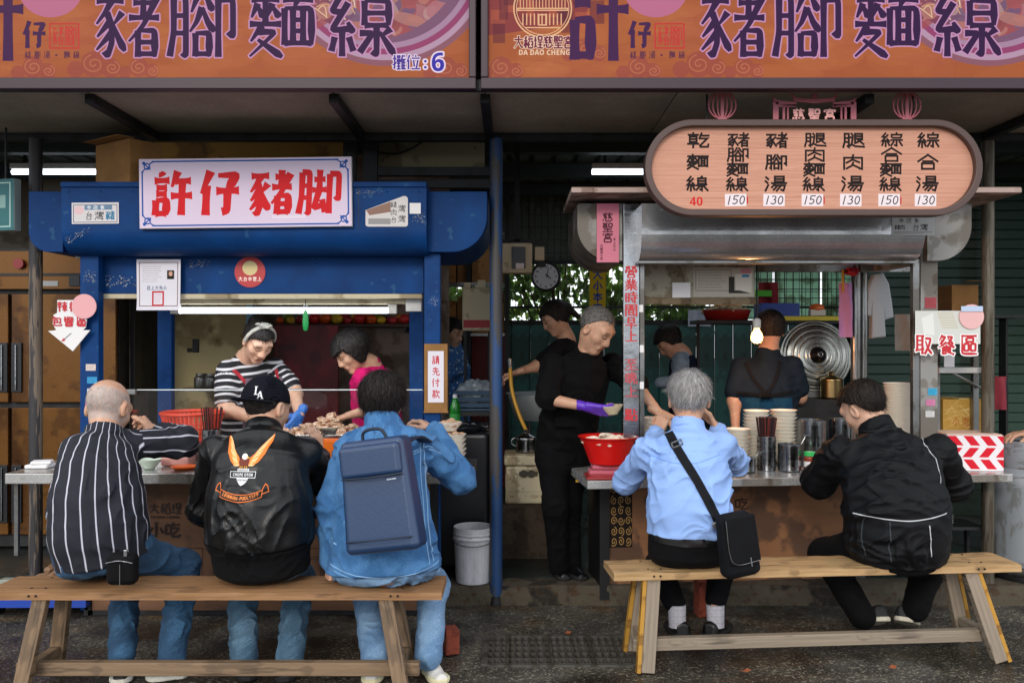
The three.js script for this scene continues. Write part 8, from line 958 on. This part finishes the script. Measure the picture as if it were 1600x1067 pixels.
// --- cooks in the blue stall ---
{
  const stripe = tex(8, (u, v) => mix([20, 20, 24], [196, 194, 196], sstep(0.62, 0.66, v) * sstep(0.99, 0.96, v)), true, 64), apron = phys(0xffffff, 0.85, { map: rep(tex(128, (u, v) => { const a = Math.sin(u * 6.283 * 8) * Math.sin(v * 6.283 * 8); return mix([70, 52, 66], [170, 150, 158], sstep(0.3, 0.5, a)); }), 0.16) });
  const R = person('cook in striped shirt and patterned apron with white hairband', { skin: SKIN.c, pelvis: [398, 735, 5.66], neck: [384, 562, 5.58], head: [403, 533, 5.44], face: V(0.62, -0.85, 0.72), shL: [354, 580, 5.5], shR: [430, 575, 5.66], elL: [352, 640, 5.42], wrL: [425, 662, 5.24], elR: [460, 615, 5.58], wrR: [468, 648, 5.3], bend: V(-0.01, 0, -0.03), torso: [[-0.3, 0.2, 0.16], [0.2, 0.19, 0.15], [0.6, 0.185, 0.14], [0.85, 0.155, 0.11], [1, 0.08, 0.075]], sleeve: { len: 'short', up: [0.068, 0.07] }, arm: 1.15, headCell: 0.004,
    hands: [{ side: 'R', dir: V(-0.2, -0.6, 0.6), palm: V(-0.7, -0.3, -0.2), curl: 0.5, thumb: -1, glove: phys(0x2a6ab8, 0.4) }, { side: 'L', dir: V(0.8, -0.2, 0.4), palm: V(0, -0.8, -0.2), curl: 0.5, thumb: -1 }],
    top: { name: 'striped_shirt', mat: phys(0xffffff, 0.85, { map: rep(stripe, 1, 0.043) }), folds: folds(7, 9, 7, 0.01, 53), open: 0.07 }, cell: 0.011,
    onTop: (f, m, g, J) => { const ap = part('apron', drape(f, [P(378, 592, 5.42), P(432, 590, 5.42), P(372, 700, 5.42), P(446, 700, 5.42)], 20, 24, 0.006), apron, g); for (const q of [[[362, 578], [372, 590], [384, 606]], [[420, 578], [424, 590], [428, 604]]]) part('apron_strap', ribbonOn(f, q.map(([x, y]) => P(x, y, 5.42)), 0.018, 0.006), std(0x9a1c28, 0.8), g); } });
  hairMesh(R.H, 'tied', HB, R.g, 81, { bun: [0, 0.05, -0.12], strands: 1200, len: 0.04, lift: 0.002 }); { const H = R.H, pts = []; for (let i = 0; i <= 16; i++) { const a = Math.PI * i / 16; pts.push(H.from(Math.cos(a) * 0.092, 0.01 + Math.sin(a) * 0.112, 0.012)); } const hb = new THREE.TubeGeometry(new THREE.CatmullRomCurve3(pts), 40, 0.013, 8), p = hb.attributes.position; part('hairband', hb, clothMat(0xb9b4a8, 0.9), R.g); part('hairband_knot', chunks(6, 0.03, 0.02, 0.03, 0.02, 14).translate(...H.from(0.02, 0.125, 0.02).toArray()), clothMat(0xb9b4a8, 0.9), R.g); }
  const Q = person('short haired cook in bright pink shirt reaching over the pork', { skin: SKIN.a, pelvis: [596, 735, 5.7], neck: [576, 570, 5.6], head: [549, 549, 5.5], face: V(-0.85, -0.7, 0.42), shL: [568, 592, 5.48], shR: [596, 586, 5.74], elL: [592, 640, 5.42], wrL: [548, 648, 5.24], bend: V(0.02, 0.02, -0.02), torso: [[-0.3, 0.17, 0.17], [0.2, 0.16, 0.16], [0.6, 0.16, 0.155], [0.85, 0.145, 0.13], [1, 0.085, 0.08]], sleeve: { up: [0.07, 0.064], fore: [0.054, 0.046], end: 0.5 }, headCell: 0.004,
    hands: [{ side: 'L', dir: V(-0.9, -0.25, 0.2), palm: V(-0.2, -0.9, 0), curl: 0.6, thumb: -1 }], top: { name: 'pink_shirt', mat: clothMat(0xd8186c, 0.8), folds: folds(6, 6, 6, 0.02, 63), open: 0.055 }, cell: 0.011 });
  hairMesh(Q.H, 'bob', HB, Q.g, 91, { strands: 1500, len: 0.045, lift: 0.003 }); part('sleeve_cover', rod(Q.J.elL.clone().lerp(Q.J.wrL, 0.1), Q.J.elL.clone().lerp(Q.J.wrL, 0.52), 0.056, 0.05, 20), clothMat(0x1f6f72, 0.8), Q.g);
}
// --- cook at the stove and people deeper in the hall ---
{
  const R = person('cook in slate shirt seen from behind under the warm bulb', { skin: SKIN.b, pelvis: [1197, 706, 5.76], neck: [1200, 552, 5.8], head: [1203, 517, 5.86], face: V(0.1, -0.5, -1), shL: [1158, 574, 5.78], shR: [1238, 572, 5.78], elL: [1148, 626, 5.72], wrL: [1150, 678, 5.66], elR: [1250, 620, 5.8], wrR: [1252, 640, 6.0], torso: [[-0.3, 0.2, 0.15], [0.2, 0.185, 0.145], [0.6, 0.19, 0.145], [0.85, 0.165, 0.11], [1, 0.08, 0.075]], sleeve: { len: 'short', up: [0.07, 0.074] }, headCell: 0.006, top: { name: 'shirt', mat: clothMat(0x1c2834, 0.85), folds: folds(6, 9, 6, 0.009, 73), open: 0.07 }, cell: 0.012,
    onTop: (f, m, g) => { part('apron_skirt', drape(f, [P(1158, 622, 5.62), P(1240, 622, 5.62), P(1154, 710, 5.62), P(1246, 710, 5.62)], 20, 20, 0.008), clothMat(0x1d4a66, 0.85), g); part('apron_string', ribbonOn(f, [P(1154, 614, 5.62), P(1198, 618, 5.62), P(1244, 612, 5.62)], 0.02, 0.008), clothMat(0x14161a, 0.8), g); for (const q of [[[1172, 566], [1180, 590], [1196, 614]], [[1224, 564], [1216, 590], [1200, 614]]]) part('apron_strap', ribbonOn(f, q.map(([x, y]) => P(x, y, 5.62)), 0.022, 0.008), clothMat(0x14161a, 0.8), g); part('apron_bow', chunks(7, 0.045, 0.02, 0.02, 0.018, 15, 1.2).translate(...P(1198, 622, 5.58).toArray()), clothMat(0x14161a, 0.8), g); } });
  hairMesh(R.H, 'full', HB, R.g, 101);
  const far = (label, s, hair, ho) => { const q = person(label, { headCell: 0.008, cell: 0.018, torso: [[-0.9, 0.2, 0.15], [0.2, 0.17, 0.14], [0.6, 0.175, 0.13], [0.85, 0.15, 0.1], [1, 0.075, 0.07]], ...s }); hairMesh(q.H, hair, HB, q.g, 111, ho); return q; };
  far('helper in navy vest over white sleeves stooping deep in the hall', { pelvis: [1078, 660, 7.3], neck: [1066, 552, 7.2], head: [1046, 534, 7.15], face: V(-0.8, -0.8, 0.1), shL: [1062, 562, 7.1], shR: [1078, 560, 7.35], elL: [1062, 596, 7.0], wrL: [1030, 598, 6.95], sleeve: { up: [0.062, 0.058], fore: [0.054, 0.045] }, top: { name: 'white_shirt', mat: clothMat(0x9fb4c6, 0.85), open: 0.065 }, onTop: (f, m, g, J, sp) => { const t = sp.sdf(1, 0.012); const [lo, hi] = hull([J.pelvis, J.neck], 0.26); part('vest', netMesh((x, y, z) => Math.max(t(x, y, z), sp.local(x, y, z).t - 0.97), lo, hi, 0.018), clothMat(0x1a2234, 0.85), g); } }, 'full');
  far('helper with ponytail in dark shirt reaching to the wash tub', { pelvis: [884, 640, 6.9], neck: [884, 528, 6.8], head: [868, 497, 6.75], face: V(-0.9, -0.5, 0.1), shL: [872, 545, 6.65], shR: [890, 543, 6.95], elL: [840, 572, 6.6], wrL: [806, 582, 6.5], sleeve: { len: 'short', up: [0.065, 0.065] }, hands: [{ side: 'L', dir: V(-0.9, -0.3, 0), palm: V(0, -0.9, 0.2), curl: 0.6, thumb: 1 }], top: { name: 'shirt', mat: clothMat(0x17161a, 0.85), open: 0.065 } }, 'full', { tail: cap(V(0, 0.05, -0.11), V(0, -0.08, -0.16), 0.035, 0.018) });
  far('customer in patterned blue blouse deep in the hall behind the payment sign', { pelvis: [708, 640, 8.0], neck: [710, 540, 8.0], head: [706, 520, 7.95], face: V(0.8, -0.3, 0.4), shL: [698, 552, 7.9], shR: [722, 552, 8.1], elL: [706, 582, 7.8], wrL: [728, 574, 7.7], sleeve: { up: [0.06, 0.055], fore: [0.055, 0.05] }, top: { name: 'blouse', mat: phys(0xffffff, 0.85, { map: rep(tex(128, (u, v) => mix([44, 92, 150], [170, 190, 210], sstep(0.6, 0.7, fbm(u, v, 12, 3, 301)))), 0.25) }), open: 0.065 } }, 'full');
  // passer-by whose hand rests on the gas cylinder
  const M2 = person('passer by standing past the gas cylinder with one hand on its collar', { skin: SKIN.b, headCell: 0.008, cell: 0.016, pelvis: [1715, 700, 5.45], neck: [1712, 560, 5.45], head: [1710, 525, 5.42], face: V(-0.8, -0.3, 0.5), shL: [1680, 580, 5.35], shR: [1735, 578, 5.6], elL: [1668, 655, 5.28], wrL: [1607, 677, 5.26], torso: [[-0.9, 0.19, 0.15], [0.2, 0.18, 0.14], [0.6, 0.18, 0.13], [0.85, 0.15, 0.1], [1, 0.075, 0.07]], sleeve: { len: 'short', up: [0.07, 0.07] }, hands: [{ side: 'L', dir: V(-1, -0.05, 0.15), palm: V(0, -1, 0), curl: 0.35, thumb: 1 }], top: { name: 'shirt', mat: clothMat(0x4a4c50, 0.85), open: 0.07 } }); hairMesh(M2.H, 'full', HB, M2.g, 121);
}
renderer.render(scene, camera);
